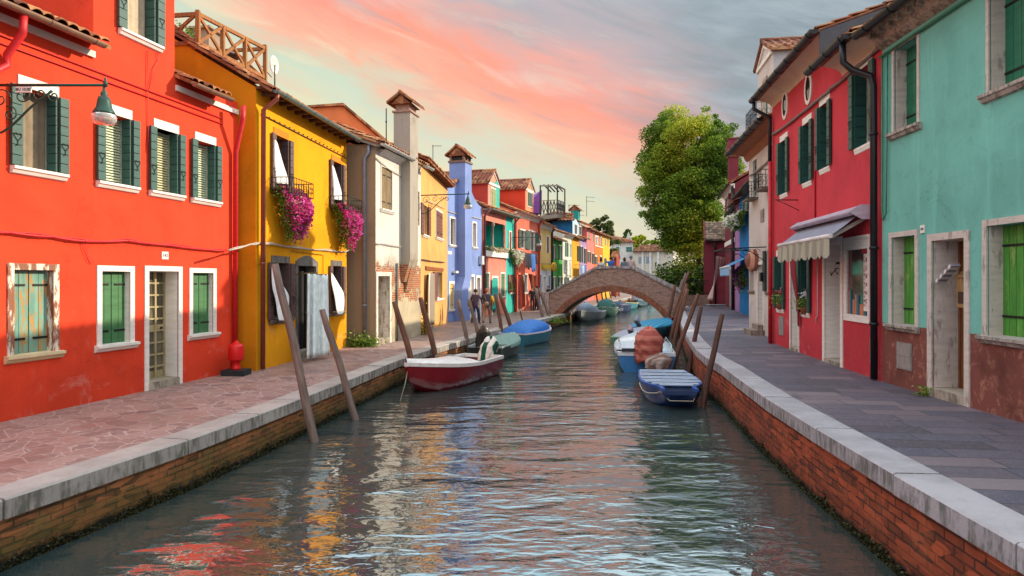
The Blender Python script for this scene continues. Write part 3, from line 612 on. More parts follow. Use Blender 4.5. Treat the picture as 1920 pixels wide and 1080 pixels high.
# --- yellow house
h=H('yellow_house','bright yellow house with brown shutters hung with magenta flowers',(-5.96,14.9),(-5.25,20.3),YEL,ZL)
L=h.L
OR=plaster('d9842a')
kw=dict(sh=BRN,lint=OR,rec=.3,sash=paint('4a4442',.6),latch=True,pane='16181a')
w1=win(h,513.5,540,251,358,**kw); w2=win(h,621.5,640,298,392,zz=(w1[1][2],w1[1][3]),**kw)
GS=stone('7c7672')
kw['lint']=GS
w3=win(h,509,541.5,492,600,sill=GS,**kw); w4=win(h,620.5,640,498,590,zz=(w3[1][2],w3[1][3]),sill=GS,**kw)
d=door(h,558,591,3.2,0,GS,fw=.12,rec=.3,leafm=flat('1e1c1d',.5),style='dark',step=.2)
ua,ub=h.u(558),h.u(591); m=MB(); n=10; m.prism([(ua-.12,3.2)]+[(ub+.12,3.2)]+[(ub+.12-(ub-ua+.24)*k/n,3.32+.16*math.sin(math.pi*k/n)) for k in range(n+1)],-.03,.02); m.build('door_arch',GS,h.root)
zE=7.3; h.panel(0,L,ZL-.1,zE); h.mb.cur=1; zR=zE+.6*4.5
h.mb.face([(0,9,ZL-.1),(0,0,ZL-.1),(0,0,zE),(0,4.5,zR),(0,9,zE)]); h.mb.cur=0; h.mb.face([(L,0,ZL-.1),(L,9,ZL-.1),(L,9,zE),(L,4.5,zR),(L,0,zE)])
h.finish([YEL,YSIDE])
tileroof(h,-.06,L+.1,-.42,zE-.06,4.5,zR+.14); tileroof(h,-.06,L+.1,9.3,zE-.06,4.5,zR+.14)
m=MB(); m.box(-.02,L+.05,-.38,-.002,zE-.04,zE+.02); 
for k in range(12): m.box(.25+k*.42,.33+k*.42,-.36,-.004,zE-.13,zE-.041)
m.build('eaves',wood('6a4a34'),h.root)
gutter(h,.02,h.u(672,.48),-.48,zE-.07,GREYG,.08); BRP=flat('8a4a3c',.45,.3)
pipe(h,[(.14,-.46,zE-.12),(.14,-.44,zE-.25),(.12,-.12,zE-.5),(.12,-.1,ZL+.02)],BRP,.055,rings=(3.2,))
m=MB(); m.tube([(.2,-.02,h.z(500,220)),(L,-.02,h.z(500,220)-.05)],.016,5)
for k in range(20): m.box(.3+k*.26,.32+k*.26,-.04,0,h.z(500,220)-.0,h.z(500,220)+.03)
m.build('conduit',flat('6a4a20'),h.root)
PALE=flat('b9b0a6',.6)
cable(h,[(430,469),(470,458),(487,456),(510,457),(560,465),(610,469),(648,472),(655,468)],PALE,.02)
m=MB(); m.tube([(h.u(545),-.03,h.z(545,470)),(h.u(604),-.03,h.z(604,478)),(h.u(604),-.03,h.z(604,560))],.012,5); m.build('conduit',flat('9a7418'),h.root)
plate(h,574,490,.16,.2,'139',size=.09)
m=MB(); uc=h.u(700) if False else 1.3
m.box(L-1.7,L-1.1,3.6,4.2,zR-.35,zR+.32); m.box(L-1.8,L-1.0,3.5,4.3,zR+.32,zR+.38); m.build('chimney',plaster('9a8a78'),h.root)
# cloths hung across the windows
def sheet(name,label,cat,P00,P10,P11,P01,mat,fold=.05,nf=3.,group=None,nu=22,nv=16,bulge=.08,nrm=None,sc=0):
    """hanging cloth through four corner points (top-left, top-right, bottom-right, bottom-left) with folds"""
    P00,P10,P11,P01=map(Vector,(P00,P10,P11,P01)); nr=(P10-P00).cross(P01-P00).normalized(); mb=MB(); mb.smooth=True; rows=[]
    for j in range(nv+1):
        v=j/nv; row=[]
        for i in range(nu+1):
            s=i/nu; a=P00.lerp(P10,s).lerp(P01.lerp(P11,s),v)
            a=a+nr*(fold*(.25+.75*v)*math.sin(2*math.pi*nf*s+.6*math.sin(3*v))+bulge*math.sin(math.pi*v)*math.sin(math.pi*s))
            if j==nv: a.z-=sc*abs(math.sin(math.pi*s*nf*2))
            row.append(a)
        rows.append(row)
    mb.grid(rows); o=mb.build(name,mat); md=o.modifiers.new('thick','SOLIDIFY'); md.thickness=.006; tag(o,label,cat,group); return o
CL=flat('e4e6e6',.9,0,.1); G_CL='white cloths tied across the yellow house windows'
def P3(h,px,py,off): return h.world(h.u(px,off),-off,h.z(px,py,off))
def poly_sheet(name,label,cat,pts,mat,h,off,group=None,out=.0,nsub=9,puls=.05):
    """cloth of a free outline given as left/right edge points from top to bottom"""
    mb=MB(); mb.smooth=True; rows=[]; n=len(pts)
    for k,(xl,yl,xr,yr) in enumerate(pts):
        row=[]
        for i in range(nsub+1):
            s=i/nsub; o=off+out*k/max(1,n-1)+puls*math.sin(math.pi*s)*(.4+math.sin(math.pi*k/max(1,n-1)))
            px=xl+(xr-xl)*s; py=yl+(yr-yl)*s; row.append(P3(h,px,py,o))
        rows.append(row)
    mb.grid(rows); o=mb.build(name,mat); md=o.modifiers.new('t','SOLIDIFY'); md.thickness=.006
    md2=o.modifiers.new('s','SUBSURF'); md2.levels=1; md2.render_levels=1; return tag(o,label,cat,group)
poly_sheet('cloth','white cloth hanging slantwise in the upper window left of the flower baskets','cloth',[(513,258,519,264),(512.5,280,526,290),(512,305,533,315),(514,325,540,332),(514,345,541,347)],CL,h,.05,G_CL)
poly_sheet('cloth','white cloth hanging slantwise in the upper window nearest the downspout gutter end','cloth',[(621.5,306,626,312),(621.5,325,632,332),(623,345,638,350),(624,360,641,362),(624,375,641,377)],CL,h,.05,G_CL)
poly_sheet('cloth','white cloth slung out of the ground window between leaning pole and yellow corner','cloth',[(509,500,513,503),(509,520,526,530),(510,543,541,549),(517,560,543,560),(519,585,540,590),(523,602,535,603)],CL,h,.10,G_CL,.15)
poly_sheet('cloth','white cloth slung out of the ground window beside the draped doorway','cloth',[(621,510,624,514),(620.5,528,636,535),(624,543,645,548),(628,560,646,560),(630,582,645,582),(634,590,642,590)],CL,h,.10,G_CL,.2)
dc=empty('door_curtain',h.world(h.u(575),0,0)[:2]+(0,) if False else (0,0,0),0,'pale blue grey curtain hanging outside the dark arched doorway','curtain')
mb=MB(); mb.smooth=True; rows=[]
for j in range(15):
    v=j/14; row=[]
    for i in range(41):
        s=i/40; px=576+(39+4*v)*s-1*v; yb=672-9*s+2.5*abs(math.sin(s*9)); py=513+2*s+(yb-513-2*s)*v; off=.42+.3*s+.065*math.sin(s*19+1.2*math.sin(s*5)+.5*v)*(0.5+.5*v)
        row.append(P3(h,px,py,off))
    rows.append(row)
mb.grid(rows); o=mb.build('drape',flat('e6f0f0',.9,0,.1),dc); o.modifiers.new('t','SOLIDIFY').thickness=.006
mb=MB(); a=P3(h,558,514,.03); b=P3(h,576,513,.42); c=P3(h,612,515,.72); mb.tube([a,b,c],.016,6); mb.tube([P3(h,562,512,.03),P3(h,596,511,.6)],.012,6); mb.build('rod',wood('8a7a5a'),dc)
# flower baskets with rail
def flowerbed(name,label,h,u0,u1,zt,zb,depth,leafm,petm,nl,nf,cat='flower basket',group=None,rail=True,tail=.35,szl=.06,szf=.07,skew=0):
    p=h.world((u0+u1)/2,0,zt); r=empty(name,p,h.root.rotation_euler[2],label,cat,group); w=(u1-u0)/2; 
    def pos(n,shell):
        a=RNG.uniform(-1,1,n); v=RNG.uniform(0,1,n)**.8; th=RNG.uniform(0,1,n)
        x=a*w*(1.10+.12*np.sin(np.pi*v)-.42*v**3)+skew*v; lim=(1-.25*a**2+.12*np.sin(a*9)+.1*np.sin(a*23)); z=.06-(zt-zb)*v*lim
        y=-(depth*np.sqrt(np.clip(1-(a*.8)**2,0,1))*(.55+.6*np.sin(np.pi*np.clip(v,.05,.9)))*(shell+(1-shell)*th))-.02
        return np.stack([x,y,z],1)+RNG.normal(0,.02,(n,3))
    def trail(P): 
        P=P.copy(); k=np.clip(np.sin(P[:,0]*31)+np.sin(P[:,0]*67+1),0,2)*(P[:,2]<-(zt-zb)*.55); P[:,2]-=k*RNG.uniform(0,.16,len(P))*(zt-zb); return P
    cards(nl,lambda n:trail(pos(n,.35)),szl,leafm,'foliage',r); cards(nf,lambda n:trail(pos(n,.93))+np.array([0,-.02,0]),szf,petm,'blossoms',r)
    m=MB(); m.box(-w*.95,w*.95,-depth*.8,-.06,-.14,.0); m.build('planter',flat('4a3428',.8),r)
    if rail:
        m=MB(); railing(m,[(-w*1.08,-.03),(-w*1.08,-depth*.95),(w*1.08,-depth*.95),(w*1.08,-.03)],-.12,.26); m.build('railing',IRON,r)
    return r
LF=leafmat('3a5c22','6a8c34','a0b04c'); PT=leafmat('b8146c','e0309a','f27cc8',.35)
G_FB='magenta petunia baskets on the yellow house'
flowerbed('flower_basket','overflowing magenta petunias on the iron rail beside the brown rusty corner downpipe',h,w1[1][0]-.18,w1[1][1]+.20,w1[1][2]+.04,w1[1][2]-1.08,.60,LF,PT,4600,1900,group=G_FB,skew=.1)
flowerbed('flower_basket','overflowing magenta petunias on the iron rail nearest the worn grey house',h,w2[1][0]-.15,w2[1][1]+.18,w2[1][2]+.04,w2[1][2]-1.12,.60,LF,PT,4600,1900,group=G_FB,skew=.12)
# roof terrace
tr=empty('roof_terrace',(0,0,0),0,'brown timber roof terrace with crossed railings above the yellow house','roof terrace')
A=Wp(371,80,15.1);B=Wp(497,146,17.6);A2=Wp(371,26,15.1);B2=Wp(497,91,17.6); TW=wood('a06a3c'); BK=Vector((-2.6,.35,0))
m=MB(); P=lambda s,t:(A.lerp(B,s)).lerp(A2.lerp(B2,s),t)
def railpanel(m,P,n,k0=0):
    m.obox(P(0,1),P(1,1),.07,.09); m.obox(P(0,0),P(1,0),.07,.09)
    for k in range(k0,n+1): m.obox(P(k/n,-.15),P(k/n,1.12 if k in (0,n) else 1),.09,.09)
    for k in range(n):
        m.obox(P(k/n,0),P((k+1)/n,1),.05,.07); m.obox(P(k/n,1),P((k+1)/n,0),.05,.07)
railpanel(m,P,3); m.build('front_railing',TW,tr)
m=MB(); Q=lambda s,t:P(0,t-.01)+BK*(.02+s*.98); railpanel(m,Q,3,1); m.build('side_railing',TW,tr)
m=MB(); Q2=lambda s,t:P(1,t-.01)+BK*(.02+s*.98); railpanel(m,Q2,3,1); m.build('side_railing',TW,tr)
m=MB(); q=[P(0,-.05),P(1,-.05),P(1,-.05)+BK,P(0,-.05)+BK]; m.face(q); m.face([p-Vector((0,0,.12)) for p in q][::-1])
for i in range(4): a,b=q[i],q[(i+1)%4]; m.face([a-Vector((0,0,.12)),b-Vector((0,0,.12)),b,a])
m.build('deck',TW,tr)
m=MB()
for s in (0,1):
    for k in (.05,.95): p=P(k,-.1)+BK*s; m.obox(p,p-Vector((0,0,1.2 if s==0 else .5)),.1,.1)
m.build('post',TW,tr)
p=P(.25,.0)+BK*.35
pl=empty('potted_plant',p,0,'leafy potted plant behind the crossed roof terrace railing','plant'); m=MB(); m.lathe([(.09,0),(.13,.22),(.13,.24)],(0,0,0),10); m.build('pot',flat('9c5a3c'),pl)
cards(500,lambda n:RNG.normal(0,1,(n,3))*[.16,.16,.14]+[0,0,.45],.07,LF,'foliage',pl)
p=P(.9,.0)+BK*.4
um=empty('folded_table',p,0,'round grey garden table with white pan on the roof terrace','table'); m=MB(); m.lathe([(.0,.55),(.42,.55),(.42,.6),(0,.6)],(0,0,0),18); m.build('table_top',flat('55555c'),um)
m=MB(); m.tube([(0,0,0),(0,0,.55)],.03,6); m.lathe([(.2,0),(.2,.03)],(0,0,0),10); m.build('stand',flat('55555c'),um)
sb=empty('satellite_dish',P(1.,.75)+Vector((.1,.45,-.1)),math.radians(-100),'white satellite dish behind the far post of the roof terrace','satellite dish')
m=MB(); m.smooth=True; m.grid([[(.2*r_*math.cos(a),.1*r_*r_-.1,.25*r_*math.sin(a)) for a in [k*math.pi/9 for k in range(18)]] for r_ in (.05,.4,.75,1.)],True); m.build('dish',WHITE,sb).modifiers.new('t','SOLIDIFY').thickness=.02
m=MB(); m.tube([(0,0,0),(0,0,-.75)],.02,6); m.tube([(0,-.1,-.34),(0,-.4,0)],.012,5); m.build('bracket',IRON,sb)
# orange gable house behind the yellow one
o=H('orange_gable_house','plain orange gable end rising behind the yellow roof',(-8.9,24.5),(-4.6,26.5),plaster('dd8050'),ZL)
Lo=o.L; ua,uz=o.u(590),o.u(790); um_=o.u(635); zt=EYE+(526-193)/1200*25.; zl=EYE+(526-250)/1200*26.3
o.mb.prism([(0,ZL),(Lo,ZL),(Lo,zl-.9),(Lo*.5,zt),(0,zt-.4)],0,3.5); o.finish()
m=MB(); m.prism([(Lo+.1,zl-.95),(Lo*.5,zt+.02),(-.1,zt-.42),(-.1,zt-.35),(Lo*.5,zt+.12),(Lo+.1,zl-.83)],-.12,3.6); m.build('roof',tiles(),o.root)

# --- worn grey-white house
h=H('worn_grey_house','worn grey white house with peeling plaster over brick and a tall chimney',(-4.39,20.6),(-3.52,24.7),plaster_old('cdcac4',1.9,3.6),ZL)
L=h.L; GW=h.wall; zE=7.2
WB=wood('8a7658')
win(h,715,734.5,312,391,kind='closed',sh=WB,shm='v',sill=WHITE,fr=paint('cfc8bc',.8,.15),fw=.05,rec=.12)
win(h,784.5,788.5,0,0,uu=(L-.42,L-.14),zz=(4.9,6.2),kind='closed',sh=WB,shm='v',rec=.12)
ud=(h.u(708),h.u(730)); door(h,0,0,2.95,0,paint('d8d0c4',.8,.15,.3),fw=.14,rec=.4,uu=ud,leafm=wood('8a7a68'),style='panel',step=.18)
h.panel(0,L,ZL-.1,zE,rev=.4); h.mb.cur=1; h.mb.face([(0,6,ZL-.1),(0,0,ZL-.1),(0,0,zE),(0,6,zE)]); h.mb.cur=0; h.mb.face([(L,0,ZL-.1),(L,6,ZL-.1),(L,6,zE),(L,0,zE)]); h.mb.face([(L,6,ZL),(0,6,ZL),(0,6,zE),(L,6,zE)])
h.finish([GW,plaster_old('a08a72',-2,1.,'8f7458')])
tileroof(h,-.25,L+.05,-.32,zE,3,zE+1.15,mat=tiles('8a5c46')); tileroof(h,-.25,L+.05,6.3,zE,3,zE+1.15,mat=tiles('8a5c46'))
m=MB(); m.prismx([(-.34,zE-.05),(-.3,zE+.0),(3,zE+1.08),(6.2,zE),(6,zE-.1),(3,zE+.9),(-.1,zE-.12)],-.16,-.05); m.build('verge',flat('9a9690'),h.root)
gutter(h,-.3,h.u(757),-.38,zE-.06,ZINC,.085); gutter(h,h.u(788)-.5,L+.3,-.38,zE-.06,ZINC,.085)
PB=flat('8a94a8',.4,.3)
m=MB(); m.prismx([(.0,zE-.3),(0,zE-.12),(-.22,zE-.12),(-.1,zE-.2)],.3,L-.5); m.build('cornice',WHITE,h.root)
pipe(h,[(-.07,.2,zE-.05),(-.07,.22,zE-.3),(-.07,.35,zE-.45),(-.07,.35,ZL+.02)],PB,.06,rings=(2.,))
pipe(h,[(h.u(742),-.05,3.4),(h.u(742),-.05,ZL)],flat('55585c',.5),.035)
cable(h,[(705,457),(716,457),(752,463)],PALE,.016); cable(h,[(705,297),(730,318),(752,330)],PALE,.014,off=.03)
# chimney
uc0=h.u(769,.34); 
m=MB(); cw=.80
m.box(uc0,uc0+cw,-.34,-.001,3.55,zE); m.box(uc0,uc0+cw,-.34,.28,zE,8.82)
m.prismx([(-.34,3.55),(-.001,3.55),(-.001,2.75),(-.10,2.75)],uc0,uc0+cw*.36); m.prismx([(-.34,3.55),(-.001,3.55),(-.001,2.4),(-.06,2.4)],uc0+cw*.36,uc0+cw)
ch=m.build('chimney',plaster_old('a39b90',1.9,3.6,'7a7064'),h.root)
m=MB(); m.box(uc0-.05,uc0+cw+.05,-.39,.33,8.78,8.84); m.box(uc0+.06,uc0+cw-.06,-.28,.22,8.84,9.08); m.build('brick_collar',brickwall('bridge'),ch)
def capgable(h,parent,u0,u1,y0,y1,z,hh,mat,along='u'):
    m=MB(); 
    if along=='u': 
        c=(y0+y1)/2; e=.14
        m.prismx([(y0-e,z),(c,z+hh),(y1+e,z),(y1+e,z+.07),(c,z+hh+.08),(y0-e,z+.07)],u0-.08,u1+.08); m.prismx([(y0,z),(y1,z),(c,z+hh-.02)],u0+.02,u1-.02)
        for k in range(int((u1-u0+.2)/.16)):
            x=u0-.05+k*.16
            for s,yy in ((-1,y0-e),(1,y1+e)): m.tube([(x,yy,z+.05),(x,c,z+hh+.06)],.045,6)
        m.tube([(u0-.1,c,z+hh+.07),(u1+.1,c,z+hh+.07)],.06,6)
    return m.build('chimney_cap',mat,parent)
TM=tiles('8f5136'); capgable(h,ch,uc0-.12,uc0+cw+.12,-.39,.33,9.06,.34,TM)
an=empty('antenna_mast',h.world(uc0-.15,.5,zE+.1),0,'thin metal mast standing left of the tall grey chimney','mast'); m=MB(); m.tube([(0,0,0),(0,0,1.6)],.02,5); m.lathe([(.03,0),(.03,.05)],(0,0,1.1),6); m.build('mast',IRON,an)

# --- peach house
h=H('peach_house','peach plastered house with brown shutters between grey and blue houses',(-3.62,25.0),(-3.25,32.2),plaster('dfa562',dirt=.3),ZL)
L=h.L; BR2=paint('6f4238',.7,.2); zE=7.55
win(h,805,812,0,0,uu=(h.u(792),h.u(801)),zz=(h.z(792,439),h.z(792,382)),sh=BR2,sill=WHITE,rec=.15,revl=False)
win(h,817,828.5,393,444,kind='closed',sh=BR2,fr=WHITE,fw=.09,sill=WHITE,rec=.06)
a=win(h,817.5,829.5,510,561,sh=paint('74453a',.7,.2),sill=WHITE,rec=.2,revl=False,far=False)
door(h,800,812,3.05,0,None,rec=.3,style='panel',leafm=paint('7a4a3a'))
h.panel(0,L,ZL-.1,zE); h.mb.box(0,L,0.001,7,ZL-.1,zE,'ftd'); h.finish()
tileroof(h,-.1,L+.15,-.4,zE,3.5,zE+1.5); tileroof(h,-.1,L+.15,7.3,zE,3.5,zE+1.5)
m=MB(); 
m.box(.1,L-.1,-.3,-.002,zE-.04,zE-.02)
for k in range(18): m.box(.1+k*.4,.2+k*.4,-.3,-.002,zE-.12,zE-.041)
m.build('eaves',wood('7a4a30'),h.root)
m=MB(); m.box(h.u(797),h.u(830),-.05,-.002,h.z(797,506),h.z(797,499)); m.build('door_lintel',wood('9a5a34'),h.root)
cable(h,[(791,487),(812,490),(833,492)],DKG,.02); cable(h,[(800,376),(820,384),(834,391)],PALE,.012)
o=poly_sheet('door_curtain','cream striped curtain hanging in the peach house doorway','curtain',[(804,510,815,511),(803,545,815.5,545),(803,580,815.5,577),(804,612,815,609)],stripes('cfc6b6','8f8274',30),h,.18,puls=.05,nsub=14)
p=lantern('green bracket lantern hanging between the grey chimney and blue house',h.world(.15,0,h.z(793,370))[:],kd,2.0,LGREEN,LGL,1.,None)
ac=empty('air_conditioner',h.world(h.u(842),1.2,7.9),h.root.rotation_euler[2],'grey air conditioner unit on the roof behind the blue chimney','air conditioner'); m=MB(); m.box(-.45,.45,-.16,.16,.35,1.0); m.build('casing',flat('9a9a98'),ac); m=MB(); m.lathe([(.22,-.02),(.22,.0)],(0,0,0),14); q=m.build('fan_grille',IRON,ac); q.rotation_euler=(math.pi/2,0,0); q.location=(0,-.17,.68); m=MB(); m.box(-.4,-.36,-.15,.15,-.4,.35); m.box(.36,.4,-.15,.15,-.4,.35); m.build('stand',IRON,ac)

# --- blue chimney house
BLU=plaster('7f95cc',dirt=.6,z0=1.2)
h=H('blue_house','periwinkle blue gable house with a flared chimney breast',(-3.31,32.3),(-1.75,37.02),BLU,ZL)
L=h.L; BP=plaster('3f5cae',dirt=.3)
a=win(h,844,853,409,459,fr=WHITE,fw=.1,sill=WHITE,rec=.12,pane='3a3e40',bars=(0,0)); b=win(h,886.5,892.5,418,463,fr=WHITE,fw=.1,sill=WHITE,rec=.12,pane='3a3e40',bars=(0,0))
win(h,843.5,850,532,581,kind='closed',sh=paint('d0b25c',.7,.2),shm='v',fr=WHITE,fw=.13,sill=WHITE,rec=.12)
win(h,867,878,530,576,kind='closed',sh=wood('96682c'),shm='v',fr=WHITE,fw=.13,sill=WHITE,rec=.08)
door(h,883,888,3.0,0,WHITE,fw=.14,rec=.3,style='panel',leafm=paint('b8b4ac')); door(h,894,900,2.95,0,WHITE,fw=.14,rec=.3,style='panel',leafm=paint('5e1a22'))
h.panel(0,L,ZL-.1,6.95)
um=h.u(868)
pl=[(0,6.95),(L,6.95),(L,7.05)]+[(L-(L-(um+.55))*k/8,7.05+1.35*(k/8)**1.9) for k in range(1,9)]+[(um-.5,8.15),(0,7.6)]
h.mb.prism(pl,0,.35); h.mb.box(0,L,.001,7,ZL-.1,6.95,'ftd'); h.finish()
tileroof(h,-.1,um-.3,.36,8.0,5,8.6); 
m=MB(); m.prism([(-.25,7.45),(um-.5,8.14),(um-.5,8.24),(-.25,7.6)],-.1,5); m.build('roof',tiles(),h.root)
m=MB(); m.prism([(um+.6,8.4),(L*.96,7.1),(L+.1,7.0),(L+.1,7.06),(um+.6,8.5)],.36,5); m.build('roof',tiles(),h.root)
uc=h.u(872,.45); cw=.92
m=MB(); m.box(uc,uc+cw,-.45,-.001,3.0,9.05); m.box(uc,uc+cw,0,.45,7.,9.05)
m.prism([(uc,3.0),(uc-.45,2.3),(uc-.45,ZL-.05),(uc-.45+cw,ZL-.05),(uc-.45+cw,2.3),(uc+cw,3.0)],-.45,-.001)
c=m.build('chimney',BLU,h.root)
m=MB(); m.box(uc-.06,uc+cw+.06,-.5,.5,9.0,9.1); 
for x in (uc,uc+cw/2-.06,uc+cw-.12):
    for y in (-.42,.32): m.box(x,x+.12,y,y+.12,9.1,9.34)
m.build('smoke_opening',paint('7a5a4a'),c); capgable(h,c,uc-.08,uc+cw+.08,-.5,.5,9.34,.5,TM)
m=MB(); m.box(uc+.1,uc+cw-.1,-.3,.3,9.1,9.3); m.build('flue',flat('1a1a1a'),c)
cable(h,[(838,395.7),(860,402),(880,405),(898,410),(903,411)],PALE,.02,off=.03); m=MB(); m.box(h.u(848),h.u(852.5),-.22,-.002,h.z(848,512),h.z(848,508)); m.build('shelf_light',WHITE,h.root); plate(h,843,474,.5,.16,'',WHITE,mk='street_sign')
m=MB(); m.box(h.u(900)-.18,h.u(900)+.18,-.2,-.002,h.z(900,496),h.z(900,480)); m.build('meter_box',flat('c0c4c6'),h.root)
an=empty('tv_antenna',h.world(h.u(888),2.5,8),0,'tall television aerial rising right of the blue chimney','antenna','aerials on the roofs')
m=MB(); m.tube([(0,0,0),(0,0,2.55)],.022,5); m.build('mast',IRON,an); m=MB(); m.tube([(-.05,0,2.5),(.5,.1,2.52)],.014,4); [m.tube([(k*.13,.03*k-.12,2.5),(k*.13,.03*k+.12,2.5)],.008,3) for k in range(4)]; m.build('aerial',IRON,an)
# ================================================================= LEFT BANK, farther houses (frontage line heads right)
def LP(px): 
    k=(px-960)/F; D=13.97/(.33-k); return (-1.76+.33*(D-37),D)
LH=paint('2a4a40',.6,.2)
def pxwin(h,a,b,yt,yb,**k): return win(h,a,b,yt,yb,**k)
def simple(name,label,px0,px1,wall,wins=(),doors=(),eave=None,zE=None,depth=7,tile=None,gut=None,roof=True,AB=None,z0=ZL,rh=.5,left_mat=None,ov=.38,cornice=None):
    A,B=AB or (LP(px0),LP(px1)); h=H(name,label,A,B,wall,z0); L=h.L
    if zE is None: zE=h.z((px0+px1)/2,eave)
    for w in wins:
        w=dict(w); p=w.pop('p'); k=dict(rec=.12,fr=WHITE,fw=.09,bars=(0,0),nb=5); k.update(w); win(h,*p,**k)
    for d_ in doors:
        d_=dict(d_); p=d_.pop('p'); k=dict(rec=.25,style='panel',fw=.12); k.update(d_); fr=k.pop('fr',WHITE); door(h,p[0],p[1],z0+p[2],0,fr,**k)
    h.panel(0,L,z0-.1,zE,rev=.2)
    h.mb.box(0,L,.001,depth,z0-.1,zE,'ftd'); R=rh*depth/2
    for u_ in (0,L): h.mb.face([(u_,0,zE),(u_,depth,zE),(u_,depth/2,zE+R)] if u_ else [(u_,depth,zE),(u_,0,zE),(u_,depth/2,zE+R)])
    h.finish()
    if roof:
        tileroof(h,-.05,L+.08,-ov,zE-.0,depth/2,zE+R+.12,tile,cw=.25,rl=.5); tileroof(h,-.05,L+.08,depth+ov,zE,depth/2,zE+R+.12,tile,cw=.25,rl=.5)
        gutter(h,0,L,-ov-.05,zE-.03,gut or COP,.08,rings=False)
    if cornice:
        m=MB(); m.prismx([(-.001,zE-.32),(-.001,zE-.03),(-ov*.9,zE-.03),(-.12,zE-.2),(-.06,zE-.32)],0,L); m.build('cornice',cornice,h.root)
    h.zE=zE; return h
def dormer(h,px0,px1,yT,yE,yB,depth,front,side,winr=None,off=0.,wm=None,sh=None,trim=WHITE,fm=None,uu=None,zz=None):
    u0,u1=(h.u(px0,off),h.u(px1,off)) if uu is None else uu
    (zt,ze,zb)=(h.z(px0,yT,off),h.z(px0,yE,off),h.z(px0,yB,off)) if zz is None else zz
    uc=(u0+u1)/2; y=-off; m=MB(); m.prism([(u0,zb),(u1,zb),(u1,ze),(uc,zt),(u0,ze)],y,y+.04)
    m.cur=1; m.box(u0,u1,y+.041,y+depth,zb-.6,ze,'f'); m.prism([(u0,ze),(u1,ze),(uc,zt)],y+.05,y+depth)
    D=m.build('dormer',[front,side],h.root)
    if trim:
        t=MB(); a=.13; t.prism([(u0-.05,ze-.02),(u0+a,ze-.02),(uc,zt-.16),(u1-a,ze-.02),(u1+.05,ze-.02),(u1+.05,ze+.05),(uc,zt+.02),(u0-.05,ze+.05)],y-.05,y-.001); t.box(u0-.03,u1+.03,y-.06,y-.001,ze-.16,ze-.021); t.build('gable_trim',trim,D)
    m=MB(); sl=(zt-ze)/(uc-u0); e=.16
    for s,ua,ub in ((-1,u0-e,uc),(1,uc,u1+e)):
        za,zb_=(ze-e*sl,zt) if s<0 else (zt,ze-e*sl); m.prism([(ua,za),(ub,zb_),(ub,zb_+.07),(ua,za+.07)],y-.12,y+depth)
        n=max(4,int(depth/.24)); L_=Vector((ub-ua,0,zb_-za))
        for k in range(n):
            yy=y-.08+k*(depth+.05)/n; m.tube([(ua,yy,za+.07),(ub,yy,zb_+.07)],.06,5)
    m.tube([(uc,y-.15,zt+.09),(uc,y+depth,zt+.09)],.08,6); m.build('roof',tiles('8c5040'),D)
    if winr:
        p0,p1,wt,wb=winr; a,b=h.u(p0,off),h.u(p1,off); c,d=h.z(p0,wb,off),h.z(p0,wt,off)
        w=MB(); w.box(a-.08,b+.08,y-.04,y-.001,c-.08,d+.08); w.build('surround',WHITE,D)
        w=MB(); 
        if sh: leaf(w,a,(a+b)/2-.01,c,d,y-.045,.04,'v'); leaf(w,(a+b)/2+.01,b,c,d,y-.045,.04,'v'); w.build('shutter',sh,D)
        else: w.box(a,b,y-.06,y-.041,c,d); w.build('pane',glassy(),D)
    return D
CORAL=plaster('e08a78',z0=1.4); TEAL=plaster('35b5a8',dirt=.3)
# coral and teal house with loggia
h=H('coral_house','coral and turquoise house with a column loggia above the teal door curtain',LP(904.5),LP(963),CORAL,ZL); L=h.L
zE=h.z(905,392)+.1; us=h.u(949); l0,l1=h.u(907.5),h.u(947.5); lb,lt=h.z(907.5,470),h.z(907.5,412)
h.op.append((l0,l1,lb,lt))
win(h,912,917,513,560,sh=paint('4e7a58',.6,.2),revl=False,fr=WHITE,rec=.12,bars=(0,0),near=True,far=False)
win(h,939,946,513,556,kind='closed',sh=paint('4e7a58',.6,.2),shm='v',fr=WHITE,sill=WHITE,rec=.1)
door(h,923.5,932.5,h.z(923,521)-.02,0,WHITE,fw=.14,rec=.2,style='panel',leafm=flat('1f3a38'))
win(h,956,963,515,549,sh=wood('8a5a3c'),revl=False,far=False,sill=WHITE,rec=.15,bars=(0,0))
h.panel(0,us,ZL-.1,zE,rev=.05); h.mb.cur=1; h.panel(us,L,ZL-.1,zE,rev=.2)
h.mb.box(l0-.05,l1+.05,1.3,1.35,lb-.3,lt+.3); h.mb.box(l0-.06,l0,.01,1.3,lb-.3,lt+.3); h.mb.box(l1,l1+.06,.01,1.3,lb-.3,lt+.3); h.mb.box(l0,l1,.01,1.3,lb-.25,lb-.15)
h.mb.cur=0; h.mb.box(0,L,1.4,7,ZL-.1,zE,'td'); h.mb.box(0,.04,.002,1.4,ZL-.1,zE); h.mb.box(L-.04,L,.002,1.4,ZL-.1,zE)
h.mb.cur=0; h.finish([CORAL,TEAL])
m=MB(); m.box(l0-.05,us+.1,-.16,.16,lb-.32,lb+.02); m.build('balcony_parapet',WHITE,h.root)
COLM=stone('9a9088')
for px in (925.5,946.5):
    x=h.u(px); m=MB(); m.lathe([(.13,0),(.13,.08),(.09,.12),(.085,(lt-lb)*.8),(.1,(lt-lb)*.82),(.15,(lt-lb)*.9),(.16,(lt-lb)),(.0,(lt-lb))],(x,.08,lb),12); m.build('column',COLM,h.root)
